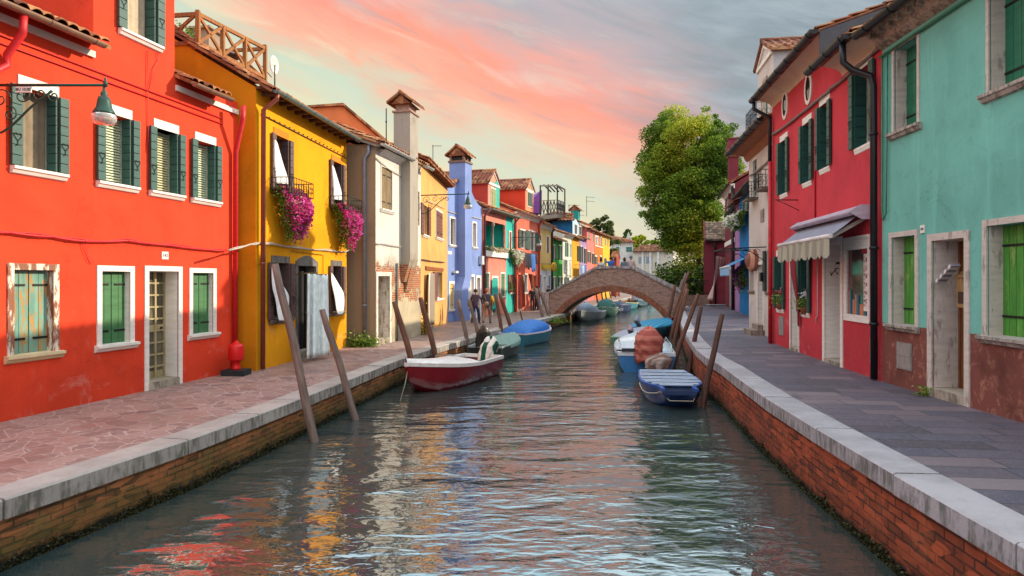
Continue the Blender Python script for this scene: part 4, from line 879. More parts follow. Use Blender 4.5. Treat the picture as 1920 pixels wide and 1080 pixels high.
for a,b,mm in ((h.u(912),h.u(922),paint('1f3f35')),(h.u(929),h.u(933),wood('7a3a2c'))):
    m=MB(); m.box(a,b,1.22,1.29,lb,lb+2.0); m.build('loggia_door',mm,h.root); m=MB(); m.box(a-.08,a,1.2,1.29,lb,lb+2.08); m.box(b,b+.08,1.2,1.29,lb,lb+2.08); m.box(a,b,1.2,1.29,lb+2.,lb+2.08); m.build('surround',WHITE,h.root)
x=h.u(956); m=MB(); m.box(x-.2,x+.2,-.03,-.002,h.z(956,475),h.z(956,436)); m.build('window',wood('7a3a2c'),h.root); m=MB(); m.box(x-.3,x-.2,-.05,-.002,h.z(956,476),h.z(956,433)); m.box(x+.2,x+.3,-.05,-.002,h.z(956,476),h.z(956,433)); m.box(x-.2,x+.2,-.05,-.031,h.z(956,435),h.z(956,433)); m.build('surround',WHITE,h.root)
tileroof(h,-.05,L+.1,-.42,zE,3.5,zE+1.7,cw=.24); tileroof(h,-.05,L+.1,7.4,zE,3.5,zE+1.7,cw=.24)
m=MB(); 
for k in range(14): m.box(.1+k*.42,.2+k*.42,-.36,-.002,zE-.14,zE-.05)
m.build('eaves',wood('c9b8a0'),h.root)
gutter(h,.2,L,-.5,zE-.05,flat('7a8078'),.09,rings=False); pipe(h,[(.1,-.45,zE-.1),(.1,-.1,zE-.5),(.1,-.09,ZL)],flat('6a3a34'),.07); pipe(h,[(L-.15,-.45,zE-.1),(L-.15,-.1,zE-.5),(L-.15,-.09,ZL)],flat('5a5a5a'),.06)
H1=h
dm=dormer(h,915.5,936,316,340,398,4.2,plaster('e09880'),plaster('b8443c'),(920.5,928.5,353,389),off=.0,sh=paint('8a9a6a'))
m=MB(); a,b=h.u(927.5),h.u(936); m.box(a+.0,b-.01,-.02,-.0015,h.z(936,398),h.z(936,343)+.0); m.build('painted_band',TEAL,dm)
sheet('door_curtain','teal green curtain drawn across the coral house door','curtain',P3(h,923,523,.1),P3(h,933.5,523,.1),P3(h,934.5,579,.12),P3(h,922.5,582,.12),paint('1aa093',.8,.1),.03,3)
LF2=leafmat('3a5a22','6d8a34','a8b45c'); PW=leafmat('d9cfa0','efe8da','e8a0a8',.3); PP=leafmat('d8d0a8','f4f0e4','ffffff',.3)
flowerbed('flower_box','mixed small flowers along the white parapet of the coral house loggia',h,l0+.1,l1-.1,lb+.22,lb-.05,.2,LF2,PW,500,260,'flower box',rail=False,szl=.12,szf=.11)
flowerbed('flower_basket','white flower cluster hanging over the strip of teal wall beside the laundry',h,h.u(951)+.2,h.u(951)+2.4,h.z(955,469),h.z(955,494),.5,LF2,PP,1100,600,'flower basket',rail=False,szl=.12,szf=.11)
# coral house with laundry
CO2=plaster('d8705c',z0=1.6); c2=plaster('e8836a')
h=simple('laundry_house','orange coral house with washing line and striped door drapes',964,1010,CO2,[dict(p=(976,984.5,431,465),sh=LH,revl=False),dict(p=(992,1003,433,469),sh=LH,revl=False,bars=(1,0)),dict(p=(982.5,988.5,515,549),sh=None,sill=WHITE)],[dict(p=(971,979,2.5),fr=None,leafm=paint('8a6a72')),dict(p=(999,1006,2.45),fr=None,leafm=flat('2a2226'))],zE=7.45,depth=9,rh=.42,cornice=WHITE)
H2=h; dormer(h,985.5,1000,334,352,394,5.5,plaster('e8906c'),plaster('d2452f'),(989.,997.,360,385),sh=LH)
h.mb=MB(); h.mb.box(-.02,.0,-.0,9,6.,7.45); h.mb.build('side_render',plaster('d2452f'),h.root)
pipe(h,[(.2,-.08,7.2),(.2,-.08,ZL)],paint('d8593c'),.07); pipe(h,[(h.L-.15,-.35,7.3),(h.L-.15,-.1,6.9),(h.L-.15,-.08,ZL)],paint('c04a34'),.07)
sheet('door_curtain','pink curtain sweeping out of the laundry house first doorway','curtain',P3(h,971,517,.1),P3(h,982,517,.9),P3(h,985,574,.6),P3(h,979,577,.3),stripes('d98a84','b0605c',9),.05,2)
sheet('door_curtain','beige striped curtain knotted up above the dark doorway by the laundry','curtain',P3(h,990,513,.4),P3(h,1001,515,.9),P3(h,1001,540,.7),P3(h,996,543,.4),stripes('c9a488','7a4a3c',16),.06,2)
def laundry(h,px0,px1,y0,cols,group,where,off=.5,lens=(1.0,)):
    u0,u1=h.u(px0,off),h.u(px1,off); z=h.z(px0,y0,off); n=len(cols); p=h.world((u0+u1)/2,0,0)
    r=empty('washing_line',(0,0,0),0,f'washing line on short brackets {where}','washing line','washing lines on the house fronts'); m=MB(); m.tube([h.world(u0-.2,-off,z+.02),h.world(u1+.2,-off,z-.01)],.012,4)
    for u in (u0-.2,u1+.2): m.tube([h.world(u,0,z+.02),h.world(u,-off,z+.02)],.018,5)
    m.build('line',IRON,r)
    for i,(c,nm,lb) in enumerate(cols):
        a=u0+(u1-u0)*i/n+.02; b=u0+(u1-u0)*(i+1)/n-.02; l=lens[i%len(lens)]
        sheet(nm,lb,'laundry',h.world(a,-off,z),h.world(b,-off,z),h.world(b-.03,-off-.05,z-l),h.world(a+.03,-off-.05,z-l*.95),flat(c,.9),.04,1.5,group,8,6,.03)
G_LA='washing hung on the laundry house line'
laundry(h,984,1007,474,[('2a2c3c','hanging_trousers','dark navy trousers first on the coral house washing line'),('1c1c28','hanging_trousers','black trousers second on the coral house washing line'),('23283a','hanging_shirt','dark shirt third on the coral house washing line'),('2f62a8','hanging_trousers','bright blue jeans in the middle of the coral house line'),('3a70b4','hanging_shirt','lighter blue shirt beside the jeans on the coral house line'),('1b1b22','hanging_towel','short black towel last on the coral house washing line')],G_LA,'across the coral house between its windows',.6,(.95,1.15,1.0,1.3,1.2,.7))
lantern('green bracket lantern hanging in front of the laundry house windows',h.world(-.6,0,h.z(958,445))[:],kd,1.9,LGREEN,LGL,1.)
# pale yellow house
h=simple('pale_yellow_house','faded yellow house with white ground floor and round yellow sign',1010,1034,plaster('d8b878',low=3.55,lowc='c9d0da',dirt=.8,z0=1.4),[dict(p=(1011,1014.5,440,470),sh=paint('4a3a44'),revl=False,near=False,far=False,kind='closed'),dict(p=(1025,1029,443,474),sh=paint('4a3a44'),kind='closed'),dict(p=(1011,1015,515,553),kind='closed',sh=paint('6f88a8')),dict(p=(1028,1032,516,553),kind='closed',sh=paint('6f88a8'))],[dict(p=(1018.5,1023,2.4),leafm=paint('8a8490'))],zE=7.15,depth=9,rh=.42,cornice=WHITE)
HY_=h
u=h.u(1031,.5); z=h.z(1031,500,.5); sg=empty('hanging_sign',h.world(h.u(1020),-.35,h.z(1020,500)),h.root.rotation_euler[2]-.35,'yellow bracket sign with a round disc reading P1 on the faded yellow house','sign')
YS=flat('c8a01c',.5); m=MB(); m.box(-.75,.35,-.03,.03,-.1,.14); m.build('sign_board',YS,sg); m=MB(); m.lathe([(0,-.04),(.36,-.04),(.36,.04),(0,.04)],(0,0,0),24); d_=m.build('sign_disc',YS,sg); d_.rotation_euler=(math.pi/2,0,0); d_.location=(.75,0,0)
text('P1',.5,flat('5a4408'),sg,(.75,-.05,0)); m=MB(); m.tube([(-.9,.4,.2),(-.9,0,.2),(.8,0,.2)],.02,5); m.build('bracket',IRON,sg)
pipe(h,[(h.L-.12,-.3,7.0),(h.L-.12,-.09,6.7),(h.L-.12,-.09,ZL)],flat('2a2a2c'),.08)
# purple dormer house with roof terrace, behind
h=simple('purple_house','purple rendered upper storey rising behind the coral roofs',0,0,plaster('8a56a0'),[],[],zE=8.6,depth=5,AB=((2.2,57.5),(3.2,60.5)),roof=False); m=MB(); a=Wp(1000,372,56.);b=Wp(1016,356,56.);c=Wp(1016,400,56);d_=Wp(1000,400,56)
m.face([a,d_,c,b]); bk=Vector((-.6,3,0)); m.face([b,c,c+bk,b+bk]); m.face([a,b,b+bk,a+bk]); m.face([a+bk,b+bk,c+bk,d_+bk]); m.face([d_,a,a+bk,d_+bk])
w_=m.build('upper_wall',plaster('8a56a0'),h.root); w_.matrix_parent_inverse=Matrix.LocRotScale(h.root.location,h.root.rotation_euler,None).inverted()
tr=empty('roof_terrace',(0,0,0),0,'dark metal roof terrace with beams above the blue upper house','roof terrace'); DM=flat('2c2a2c',.5,.3)
A=Wp(1013,404,55.);B=Wp(1045,401,57.5);C=Wp(1059,404,63); A2=A+Vector((-.5,4,0)); m=MB(); q=[A,B,C,A2+Vector((.5,3,0))]; m.face(q); m.face([p-Vector((0,0,.35)) for p in q][::-1])
for i in range(4): a,b=q[i],q[(i+1)%4]; m.face([a-Vector((0,0,.35)),b-Vector((0,0,.35)),b,a])
m.build('deck',DM,tr)
m=MB()
for a,b in ((A,B),(B,C)):
    for z in (.1,1.25): m.obox(a+Vector((0,0,z)),b+Vector((0,0,z)),.07,.07)
    n=5
    for k in range(n): 
        p,q_=a.lerp(b,k/n),a.lerp(b,(k+1)/n); m.obox(p+Vector((0,0,.1)),q_+Vector((0,0,1.25)),.05,.05); m.obox(q_+Vector((0,0,.1)),p+Vector((0,0,1.25)),.05,.05); m.obox(p,p+Vector((0,0,1.25)),.06,.06)
m.build('railing',DM,tr); m=MB(); tp=2.55
for p in (A,B,C,A.lerp(B,.45)): m.obox(p,p+Vector((0,0,tp)),.12,.12)
m.obox(A+Vector((0,0,tp)),B+Vector((0,0,tp)),.12,.12); m.obox(B+Vector((0,0,tp)),C+Vector((0,0,tp)),.12,.12)
for k in range(4): p=A.lerp(B,.2+k*.25)+Vector((0,0,tp+.08)); m.obox(p,p+Vector((.9,4.5,0)),.09,.09)
m.build('pergola',DM,tr)
# green house and onwards (upper storeys seen over the bridge)
GRN=plaster('4fa04a',dirt=.9,z0=1.8)
h=simple('green_house','mottled green house with dark shutters past the round yellow sign',1035,1054.5,GRN,[dict(p=(1037.5,1040.5,460,486),sh=LH,revl=False),dict(p=(1048.5,1051.5,461,487),sh=LH,revl=False),dict(p=(1037,1041,520,545),sh=LH,revl=False),dict(p=(1048,1052,520,545),sh=LH,revl=False)],[],zE=6.2,depth=7,rh=.4)
h=simple('white_green_house','narrow white house with green shutters beside the green house',1055,1072,plaster('cdd6cc'),[dict(p=(1061,1063.5,455,481),sh=paint('3f7a5c'),revl=False),dict(p=(1068.5,1071,457,482),kind='closed',sh=paint('8fa0a0')),dict(p=(1060,1064,520,545),sh=LH,revl=False)],[],zE=6.9,depth=7,rh=.35,cornice=WHITE)
laundry(h,1056,1070,487,[('c9c4b8','hanging_towel','cream towel on the narrow white house washing line'),('8a8a80','hanging_shirt','grey shirt on the narrow white house washing line'),('e4e0d8','hanging_sheet','white sheet on the narrow white house washing line'),('a8a890','hanging_towel','olive towel on the narrow white house washing line')],'washing on the narrow white house line','across the narrow white house',.6,(1.2,1.6,1.4,1.5))
h=simple('ochre_house','small ochre yellow house among the far row',1072.5,1086,plaster('dba22c',dirt=.8,z0=1.6),[dict(p=(1083,1085,461,490),sh=LH,revl=False,fr=None),dict(p=(1074,1077,520,540),fr=WHITE),dict(p=(1080,1083,521,540),fr=WHITE)],[],zE=6.85,depth=7,rh=.35)
h=simple('lilac_house','lilac house with tall dark shutters in the far row',1086.5,1100,plaster('a88cb8'),[dict(p=(1088.5,1091,462,492),sh=LH,revl=False),dict(p=(1096,1098,466,494),sh=LH,revl=False)],[],zE=7.0,depth=7,rh=.35)
laundry(h,1088,1099,497,[('5a78a8','hanging_sheet','blue sheet first on the lilac house washing line'),('9ab0cc','hanging_shirt','pale blue shirt in the middle of the lilac house line'),('3c5c94','hanging_trousers','dark blue jeans last on the lilac house washing line')],'washing on the lilac house line','across the lilac house',.6,(2.2,2.0,2.3))
# raised buildings behind that row
b=simple('blue_upper_house','bright blue upper house with a small white gabled window',0,0,plaster('2a78b4'),[],[],zE=8.2,depth=6,AB=((4.55,60.0),(5.75,61.0)),rh=.3,roof=False)
b.mb=MB(); a0=Wp(1035,414,60);a1=Wp(1072,412,60);b1=Wp(1072,442,60);b0=Wp(1035,442,60); bk=Vector((1.,3.2,0))
b.mb.face([a0,b0,b1,a1]); b.mb.face([a1,b1,b1+bk,a1+bk]); b.mb.face([a0+bk,a1+bk,b1+bk,b0+bk]); b.mb.face([b0,a0,a0+bk,b0+bk]); b.mb.face([a0,a1,a1+bk,a0+bk])
def unpar(o,root): o.matrix_parent_inverse=Matrix.LocRotScale(root.location,root.rotation_euler,None).inverted(); return o
unpar(b.mb.build('side_wall',plaster('2a78b4'),b.root),b.root)
m=MB(); q0=Wp(1072.3,412,60.02);n_=bk.normalized(); g0=q0+bk*.1; 
pts=[Wp(1072.5,441,60),Wp(1072.5,441,60)+bk*.9,Wp(1072.5,416,60)+bk*.9,Wp(1072.5,408,60)+bk*.45,Wp(1072.5,416,60)]; m.face(pts); m.face([p+Vector((.05,-.02,0)) for p in pts]); unpar(m.build('gable',plaster('b8d4e4'),b.root),b.root)
m=MB(); c=Wp(1072.5,436,60)+bk*.3+Vector((.08,-.03,0)); d_=Vector((bk.x,bk.y,0))*.3; m.face([c,c+d_,c+d_+Vector((0,0,.85)),c+Vector((0,0,.85))]); unpar(m.build('window',glassy(),b.root),b.root)
def rooflet(parent,pts,zup,name='roof'):
    """tiled slope through four corners (eave a,b ridge c,d)"""
    a,b,c,d=[Vector(p) for p in pts]; mb=MB(); nc=max(3,int((b-a).length/.28)); nr=max(2,int((d-a).length/.5)); nrm=(b-a).cross(d-a).normalized(); 
    if nrm.z<0: nrm=-nrm
    mb.smooth=True; rows=[]
    for j in range(nr+1):
        for up in ((.0,) if j==0 else (.0,.04)):
            row=[]
            for i in range(nc*4+1):
                s=i/(nc*4); t=j/nr; row.append(a.lerp(b,s).lerp(d.lerp(c,s),t)+nrm*(.06*abs(math.sin(math.pi*i/4))+(up if j<nr else 0)))
            rows.append(row)
    mb.grid(rows); mb.smooth=False; q=[p-nrm*.05 for p in (a,b,c,d)]; mb.face(q[::-1]); return unpar(mb.build(name,tiles('8a5446'),parent),parent)
rooflet(b.root,[Wp(1030,414,59.5),Wp(1074,412.5,59.5),Wp(1076,400,64),Wp(1040,397,64)],0)
li=simple('lilac_upper_house','pale lilac upper house with cornice and teal chimney',0,0,plaster('9a88b4'),[],[],zE=6.,depth=5,AB=((6.5,63.5),(8.4,69.2)),roof=False)
li.zE=9.2; li.mb=MB(); li.mb.box(0,li.L,0,5,6,8.55); li.mb.build('upper_wall',plaster('9a88b4'),li.root)
for px in (1085.5,1095): 
    w_,_=win(li,px,px+3.2,424,441,fr=WHITE,fw=.07,rec=-.02,bars=(0,0),sh=LH,revl=False,name='window')
m=MB(); m.prismx([(0,8.3),(0,8.6),(-.35,8.6),(-.2,8.4)],0,li.L); m.build('cornice',WHITE,li.root); tileroof(li,-.1,li.L+.1,-.4,8.62,2.5,9.7,cw=.3,rl=.5); tileroof(li,-.1,li.L+.1,5.4,8.62,2.5,9.7,cw=.3,rl=.5)
m=MB(); p=Wp(1092.5,412,66); uu_=(Vector((p.x,p.y))-li.A).dot(li.d); m.box(uu_-.45,uu_+.45,.4,1.2,8.4,10.0); c=m.build('chimney',plaster('2f9a98'),li.root); capgable(li,c,uu_-.5,uu_+.5,.3,1.3,10.0,.5,TM)
for i,(px,y0,D,hh) in enumerate(((1067,402,64,1.3),(1100,400,70,2.2),(1086,402,66,.8))):
    an=empty('tv_antenna',Wp(px,y0+6,D),0.4*i,('short twin television aerial on the blue upper house roof','tall television aerial above the pink far house','tiny television aerial left of the teal chimney')[i],'antenna','aerials on the roofs'); m=MB(); m.tube([(0,0,0),(0,0,hh)],.03,4); m.build('mast',IRON,an); m=MB(); [m.tube([(-.1,0,hh-z),(1.1,.2,hh-z)],.02,4) for z in (.05,.5)]; m.build('aerial',IRON,an)
h=simple('pink_house','salmon pink far house with two rows of windows',1100.5,1114.5,plaster('dd7a72'),[dict(p=(1103,1105,433,450),kind='closed',sh=LH),dict(p=(1112,1114,436,453),kind='closed',sh=LH),dict(p=(1103,1106,472,492),sh=LH,revl=False),dict(p=(1111,1113,475,495),sh=LH,revl=False)],[],zE=8.15,depth=7,rh=.22)
h=simple('orange_house','orange far house with white framed windows',1115,1129.5,plaster('dd7030'),[dict(p=(1116.5,1118.5,444,458),fw=.18,kind='closed',sh=LH),dict(p=(1120,1122,444,458),fw=.18),dict(p=(1126.5,1128.5,445,459),fw=.18),dict(p=(1116.5,1118.5,481,495),sh=LH,fw=.15,revl=False),dict(p=(1125.5,1127.5,481,495),fw=.15,sh=LH,revl=False)],[],zE=8.1,depth=7,rh=.22)
m=MB(); m.box(.0,h.L,-.06,-.002,h.z(1118,462),h.z(1118,460)); m.build('string_course',WHITE,h.root)
h=simple('yellow_far_house','small yellow far house at the end of the left row',1130,1143,plaster('e0b030',dirt=.7),[dict(p=(1134,1135.5,448,460),kind='closed',sh=LH),dict(p=(1139,1140.5,449,461),kind='closed',sh=LH),dict(p=(1134,1135.5,484,503),sh=LH,revl=False)],[],zE=8.1,depth=7,rh=.22)
# end of the vista
h=simple('brick_red_shed','small brick red building in front of the white end house',0,0,plaster('8f4034'),[],[],zE=5.9,depth=4,AB=((13.3,86),(14.0,85.8)),rh=.4)
WE=plaster('d3d6d4',dirt=.6)
D=124.; a=Wp(1141,526,D);b=Wp(1187,526,D)
h=simple('white_end_house','large white house with hipped tile roof closing the canal view',0,0,WE,[],[],zE=10.2,depth=10,AB=((a.x,D),(b.x,D)),roof=False)
for (x0,x1,y0,y1) in ((1155,1161,463,472),(1174,1185,463,472)): win(h,x0,x1,y0,y1,kind='closed' ,sh=paint('3f7a70'),rec=-.02,fw=.15)
L=h.L; z=10.2; m=MB(); r0,r1=(L*.25,5,z+1.7),(L*.30,5,z+1.7); e=.6
P=[(-e,-e,z),(L+e,-e,z),(L+e,10+e,z),(-e,10+e,z)]
for a_,b_,c_,d_ in ((P[0],P[1],r1,r0),(P[1],P[2],r1,r1),(P[2],P[3],r0,r1),(P[3],P[0],r0,r0)):
    m.face([a_,b_,c_,d_] if c_!=d_ else [a_,b_,c_])
    n=int((Vector(b_)-Vector(a_)).length/.45)
    for k in range(1,n): s=k/n; m.tube([Vector(a_).lerp(Vector(b_),s)+Vector((0,0,.03)),Vector(d_).lerp(Vector(c_),s)+Vector((0,0,.03))],.1,4)
m.face(P[::-1]); m.build('roof',tiles('8a5040'),h.root)
m=MB(); m.box(L*.98,L*1.05,3,4.,z-.6,z+1.0); m.build('chimney',plaster('d08030'),h.root)
a=Wp(1187,526,D-2);b=Wp(1262,526,D-6)
h=simple('weathered_warehouse','long weathered white warehouse wall beside the white end house',0,0,plaster('c4bfb4',dirt=1.),[],[],zE=8.3,depth=9,AB=((a.x,D-2),(b.x,D-6)),rh=.3,tile=tiles('6d4a40'))
for px in (1207,1221.5,1236): m=MB(); u=h.u(px); m.box(u-.35,u+.05,-.25,0,ZL,8.2); m.build('buttress',WE,h.root)
for px in (1203,1217): m=MB(); u=h.u(px); m.box(u-.6,u+.6,-.03,0,6.0,7.3); m.build('window',paint('7f92a0'),h.root)
# ================================================================= RIGHT BANK
BLK=flat('232327',.35,.4); DGR=paint('1f4a44',.45,.2); DGL=paint('2c5a54',.45,.2)
TURQ=plaster('74b6aa',low=2.03,lowc='7a4840',dirt=1.5,z0=.96)
h=H('turquoise_house','turquoise plastered house with a flaking brown base and green shutters',(6.77,11.7),(6.39,3.0),TURQ,ZR); L=h.L
SW=paint('c4b8b0',.85,.15,.25,'9a8f88'); GS1=paint('1f6a50',.5,.25); LG=paint('4a8f38',.6,.3,.2,'7fa050',True)
kw=dict(fr=SW,kind='closed',shm='v',sill=stone('b8aca4'),sw=.12,rec=.3)
def ud(h,px,w): a=h.u(px); return (a,a+w)
win(h,1677.5,0,0,0,fw=.06,sh=GS1,**{**kw,'uu':(h.u(1677.5),h.u(1721)),'zz':(5.4,6.86)})
win(h,0,0,0,0,fw=.06,sh=GS1,**{**kw,'uu':(h.u(1856),h.u(1856)+.95),'zz':(5.4,6.86)})
win(h,0,0,0,0,fw=.09,sh=LG,**{**kw,'uu':(h.u(1673),h.u(1717)),'zz':(2.03,3.56)})
win(h,0,0,0,0,fw=.09,sh=LG,**{**kw,'uu':(h.u(1852),h.u(1852)+1.05),'zz':(2.03,3.56)})
door(h,0,0,3.43,0,SW,fw=.11,rec=.42,uu=(h.u(1748.5),h.u(1810)),leafm=wood('7a4c2c'),style='dark',step=.14)
zE=7.3; h.panel(0,L,ZR-.1,zE,rev=.4); h.mb.box(0,L,.001,8,ZR-.1,zE,'ftd'); h.finish()
tileroof(h,-.02,L,-.42,zE+.02,4,zE+1.5); gutter(h,.05,L,-.50,zE-.02,BLK,.09)
m=MB(); m.prismx([(-.001,zE-.3),(-.001,zE+.0),(-.36,zE+.0),(-.2,zE-.1),(-.12,zE-.22)],0,L)
for k in range(30): m.box(.1+k*.28,.2+k*.28,-.3,-.13,zE-.13,zE-.02)
m.build('cornice',stone('b9a898'),h.root)
m=MB(); m.tube([(0,-.05,zE-.42),(L,-.05,zE-.36)],.022,6); m.tube([(.25,-.04,zE-.42),(.22,-.04,5.0),(.2,-.04,4.0),(.1,-.04,3.9),(.06,-.04,4.1),(.07,-.04,zE-.4)],.014,5); m.build('cable',paint('2f7a5c'),h.root)
plate(h,1731,429.5,.11,.13,'345',size=.055)
m=MB(); u0,u1=h.u(1683),h.u(1711); a,b=h.z(1683,690),h.z(1683,640); m.box(u0,u1,-.02,-.002,a,b); o=m.build('meter_hatch',flat('8a8480',.5,.2),h.root); m=MB(); m.box(u0+.02,u1-.02,-.026,-.0205,a+.02,(a+b)/2-.004); m.box(u0+.02,u1-.02,-.026,-.0205,(a+b)/2+.004,b-.02); m.build('hatch_lid',flat('948e8a',.5,.2),o)
# things on the turquoise door
nb=empty('letter_box',h.world(h.u(1806)-.28,.2,2.75),h.root.rotation_euler[2],'wooden letter box with a rolled newspaper in the turquoise house doorway','letter box')
m=MB(); m.box(-.11,.11,-.05,.05,-.36,.1); m.prismx([(-.08,.1),(.06,.1),(.06,.2)],-.14,.14); m.build('box',wood('9c7c50'),nb); m=MB(); m.box(-.07,.07,-.056,-.051,-.3,-.12); m.build('slot_panel',flat('3a2420'),nb)
npp=MB(); npp.obox((-.26,0,-.04),(.12,0,.22),.05,.14,(0,1,0)); o=npp.build('newspaper',stripes('d2ccc8','8a8690',60,0),None,h.world(h.u(1806)-.42,.08,2.82),(0,0,h.root.rotation_euler[2])); tag(o,'rolled newspaper stuck slantwise above the doorway letter box','newspaper')
wd=empty('weed_tuft',h.world(h.u(1744),-.06,ZR),0,'small weed at the foot of the turquoise house doorway','plant'); cards(160,lambda n:np.abs(RNG.normal(0,1,(n,3)))*[.001,.001,.07]+RNG.normal(0,1,(n,3))*[.10,.04,.0],.05,LF2,'leaves',wd)
# --- pink-red house with shop
PNK=plaster('cc404a',dirt=.9,z0=1.1); PNK2=plaster('bb2430',dirt=.4,z0=1.1)
h=H('crimson_house','crimson house with cream coved eaves and oval attic windows',(7.70,18.95),(6.77,11.7),PNK,ZR); L=h.L
kw=dict(sh=DGR,lint=WHITE,sill=WHITE,rec=.3,sd=.03,sw=.02,pane='101414',latch=True,nb=7)
for a,b,yt,yb in ((1463.5,1477,268,366),(1506,1522,236,345),(1538,1556,201,319),(1604,1635,139,280)):
    z0,z1=h.z(a,yb),h.z(a,yt); win(h,a,b,yt,yb,zz=((z0+5.3)/2,(z1+6.75)/2) if False else None,**kw)
win(h,1457,1470,481,578,**kw); win(h,1502,1518,473,585,**kw)
door(h,1483,1497.5,h.z(1483,480),0,WHITE,fw=.06,rec=.5,style='panel',leafm=paint('cfc8d0'),step=.08)
door(h,1547,1577,h.z(1547,458),0,WHITE,fw=.12,rec=.6,style='panel',leafm=paint('b8b0b8'),step=.08)
# shop window
u0,u1=h.u(1589),h.u(1629); z1,z0=h.z(1589,470),h.z(1589,588); h.op.append((u0,u1,z0,z1))
m=MB(); f=.14; m.box(u0-f,u0,-.03,.02,z0-f,z1+f*1.9); m.box(u1,u1+f*.5,-.03,.02,z0-f,z1+f*1.9); m.box(u0,u1,-.03,.02,z1,z1+f*1.9); m.box(u0,u1,-.03,.02,z0-f,z0); m.box(u0-f,u1+f*.5,-.05,-.031,z1+f*1.9-.06,z1+f*1.9); S=m.build('shop_window',WHITE,h.root)
m=MB(); m.box(u0,u1,.03,.04,z0,z1); m.build('pane',glassy('3a3432'),S)
zB,zT=h.z(1620,583),h.z(1620,476); ub0,ub1=h.u(1620),h.u(1628.5)
m=MB(); m.box(ub0,ub1,-.008,.0,zB,zT); sb=m.build('banner',flat('e4d8d8'),S); RD=flat('a82030'); m=MB(); m.box(ub0-.08,ub1,-.008,0,zT+.02,zT+.14); m.build('red_card',RD,S)
for i,c in enumerate('COLORIBURANO'): text(c,.075,RD,sb,(ub0+.05,-.012,zT-.07-i*(zT-zB-.1)/12))
for i,c in enumerate('BURANO'): text(c,.12,BLK,sb,(ub1-.07,-.012,zT-.12-i*(zT-zB-.15)/6))
m=MB(); 
for k,(a,b,hh) in enumerate(((.03,.12,.5),(.16,.26,.3),(.28,.42,.4),(.45,.6,.22),(.62,.7,.34))): m.box(u0+a*(u1-u0)*1.2,u0+b*(u1-u0)*1.2,.012,.028,z0,z0+hh)
for k in range(1): m.build('goods',stripes('3f6f80','c07a5a',18),S)
m=MB(); 
for k,(px,y0_,y1_) in enumerate(((1565,503,511),)): 
    u=h.u(1573); zc=h.z(1573,506); m.tube([(u-.05-.22+.04*math.cos(t),-.06,zc-.03+.09*math.sin(t)) for t in [math.pi+.3*j for j in range(9)]]+[(u+.02,-.06,zc+.03),(u+.14,-.06,zc+.03)],.012,6); m.tube([(u-.06,-.06,zc+.03),(u+.02,-.06,zc-.05),(u+.12,-.06,zc-.09)],.012,6); m.box(u+.02,u+.1,-.08,-.02,zc+.12,zc+.17)
m.build('wall_hook',BLK,h.root)
uS=h.u(1537,.45); zE1,zE2=8.15,7.38
u_or=[h.u(1472.5),h.u(1516.5)]
h.panel(0,uS,ZR-.1,zE1-.6); h.panel(uS,L,ZR-.1,zE2-.1); h.mb.box(0,L,.001,8,ZR-.1,zE2-.1,'ftd'); h.mb.box(0,uS,.001,8,zE2-.1,zE1-.1,'ftd')
h.mb.face([(0,0,zE1-.6),(uS,0,zE1-.6),(uS,0,zE1-.1),(0,0,zE1-.1)]); h.finish()
for px,py in ((1472.5,197),(1516.5,166)):
    u=h.u(px); z=h.z(px,py); m=MB(); N=20; a,b=.26,.40
    o_=[(u+a*math.cos(2*math.pi*k/N),-.03,z+b*math.sin(2*math.pi*k/N)) for k in range(N)]; i_=[(u+a*.66*math.cos(2*math.pi*k/N),-.03,z+b*.75*math.sin(2*math.pi*k/N)) for k in range(N)]; ob=[(p[0],-.001,p[2]) for p in o_]
    for k in range(N): q=(k+1)%N; m.face([o_[k],o_[q],i_[q],i_[k]]); m.face([ob[k],ob[q],o_[q],o_[k]])
    w_=m.build('oval_window',WHITE,h.root); m=MB(); m.face([(p[0],-.012,p[2]) for p in i_]); m.build('pane',glassy(),w_)
CRM=plaster('dcc6ac',dirt=.3)
def cove(u0,u1,z,ov=.5,hh=.62):
    m=MB(); n=8; pts=[(-.002,z)]+[(-.002-ov*(1-math.cos(math.pi/2*k/n)),z-hh+hh*.97*math.sin(math.pi/2*k/n)) for k in range(n+1)]+[(-ov-.01,z)]; m.prismx(pts,u0,u1); return m.build('coved_eave',CRM,h.root)
cove(0,uS-.02,zE1,.55,.26); cove(uS+.0,L-.04,zE2,.55,.24)
tileroof(h,-.05,uS,-.5,zE1+.03,4,zE1+1.5); tileroof(h,uS+.02,L-.02,-.5,zE2+.03,4,zE2+1.4)
m=MB(); m.prismx([(-.45,zE2+.05),(4,zE2+1.45),(4,zE1+1.45),(-.45,zE1+.0)],uS-.03,uS+.0); m.build('slate_cheek',flat('4a4c52',.7),h.root)
gutter(h,.0,uS+.05,-.58,zE1,BLK,.10); gutter(h,uS-.35,L-.1,-.58,zE2,BLK,.10)
pipe(h,[(.15,-.56,zE1-.1),(.15,-.55,zE1-.3),(.15,-.12,zE1-.55),(.15,-.1,zE1-.7),(.15,-.1,6.3)],BLK,.055); pipe(h,[(.15,-.09,6.3),(.15,-.09,ZR)],paint('b8242e',.5),.06)
pipe(h,[(L-.35,-.56,zE2-.08),(L-.35,-.55,zE2-.45),(L-.3,-.40,zE2-.62),(L-.12,-.14,zE2-.8),(L-.08,-.12,zE2-1.),(L-.08,-.11,ZR+.02)],BLK,.062,rings=(3.4,5.5,2.))
cable(h,[(1449,252),(1470,238),(1500,214),(1530,190),(1560,165),(1600,131),(1640,96),(1653,84)],flat('7a6a64'),.03)
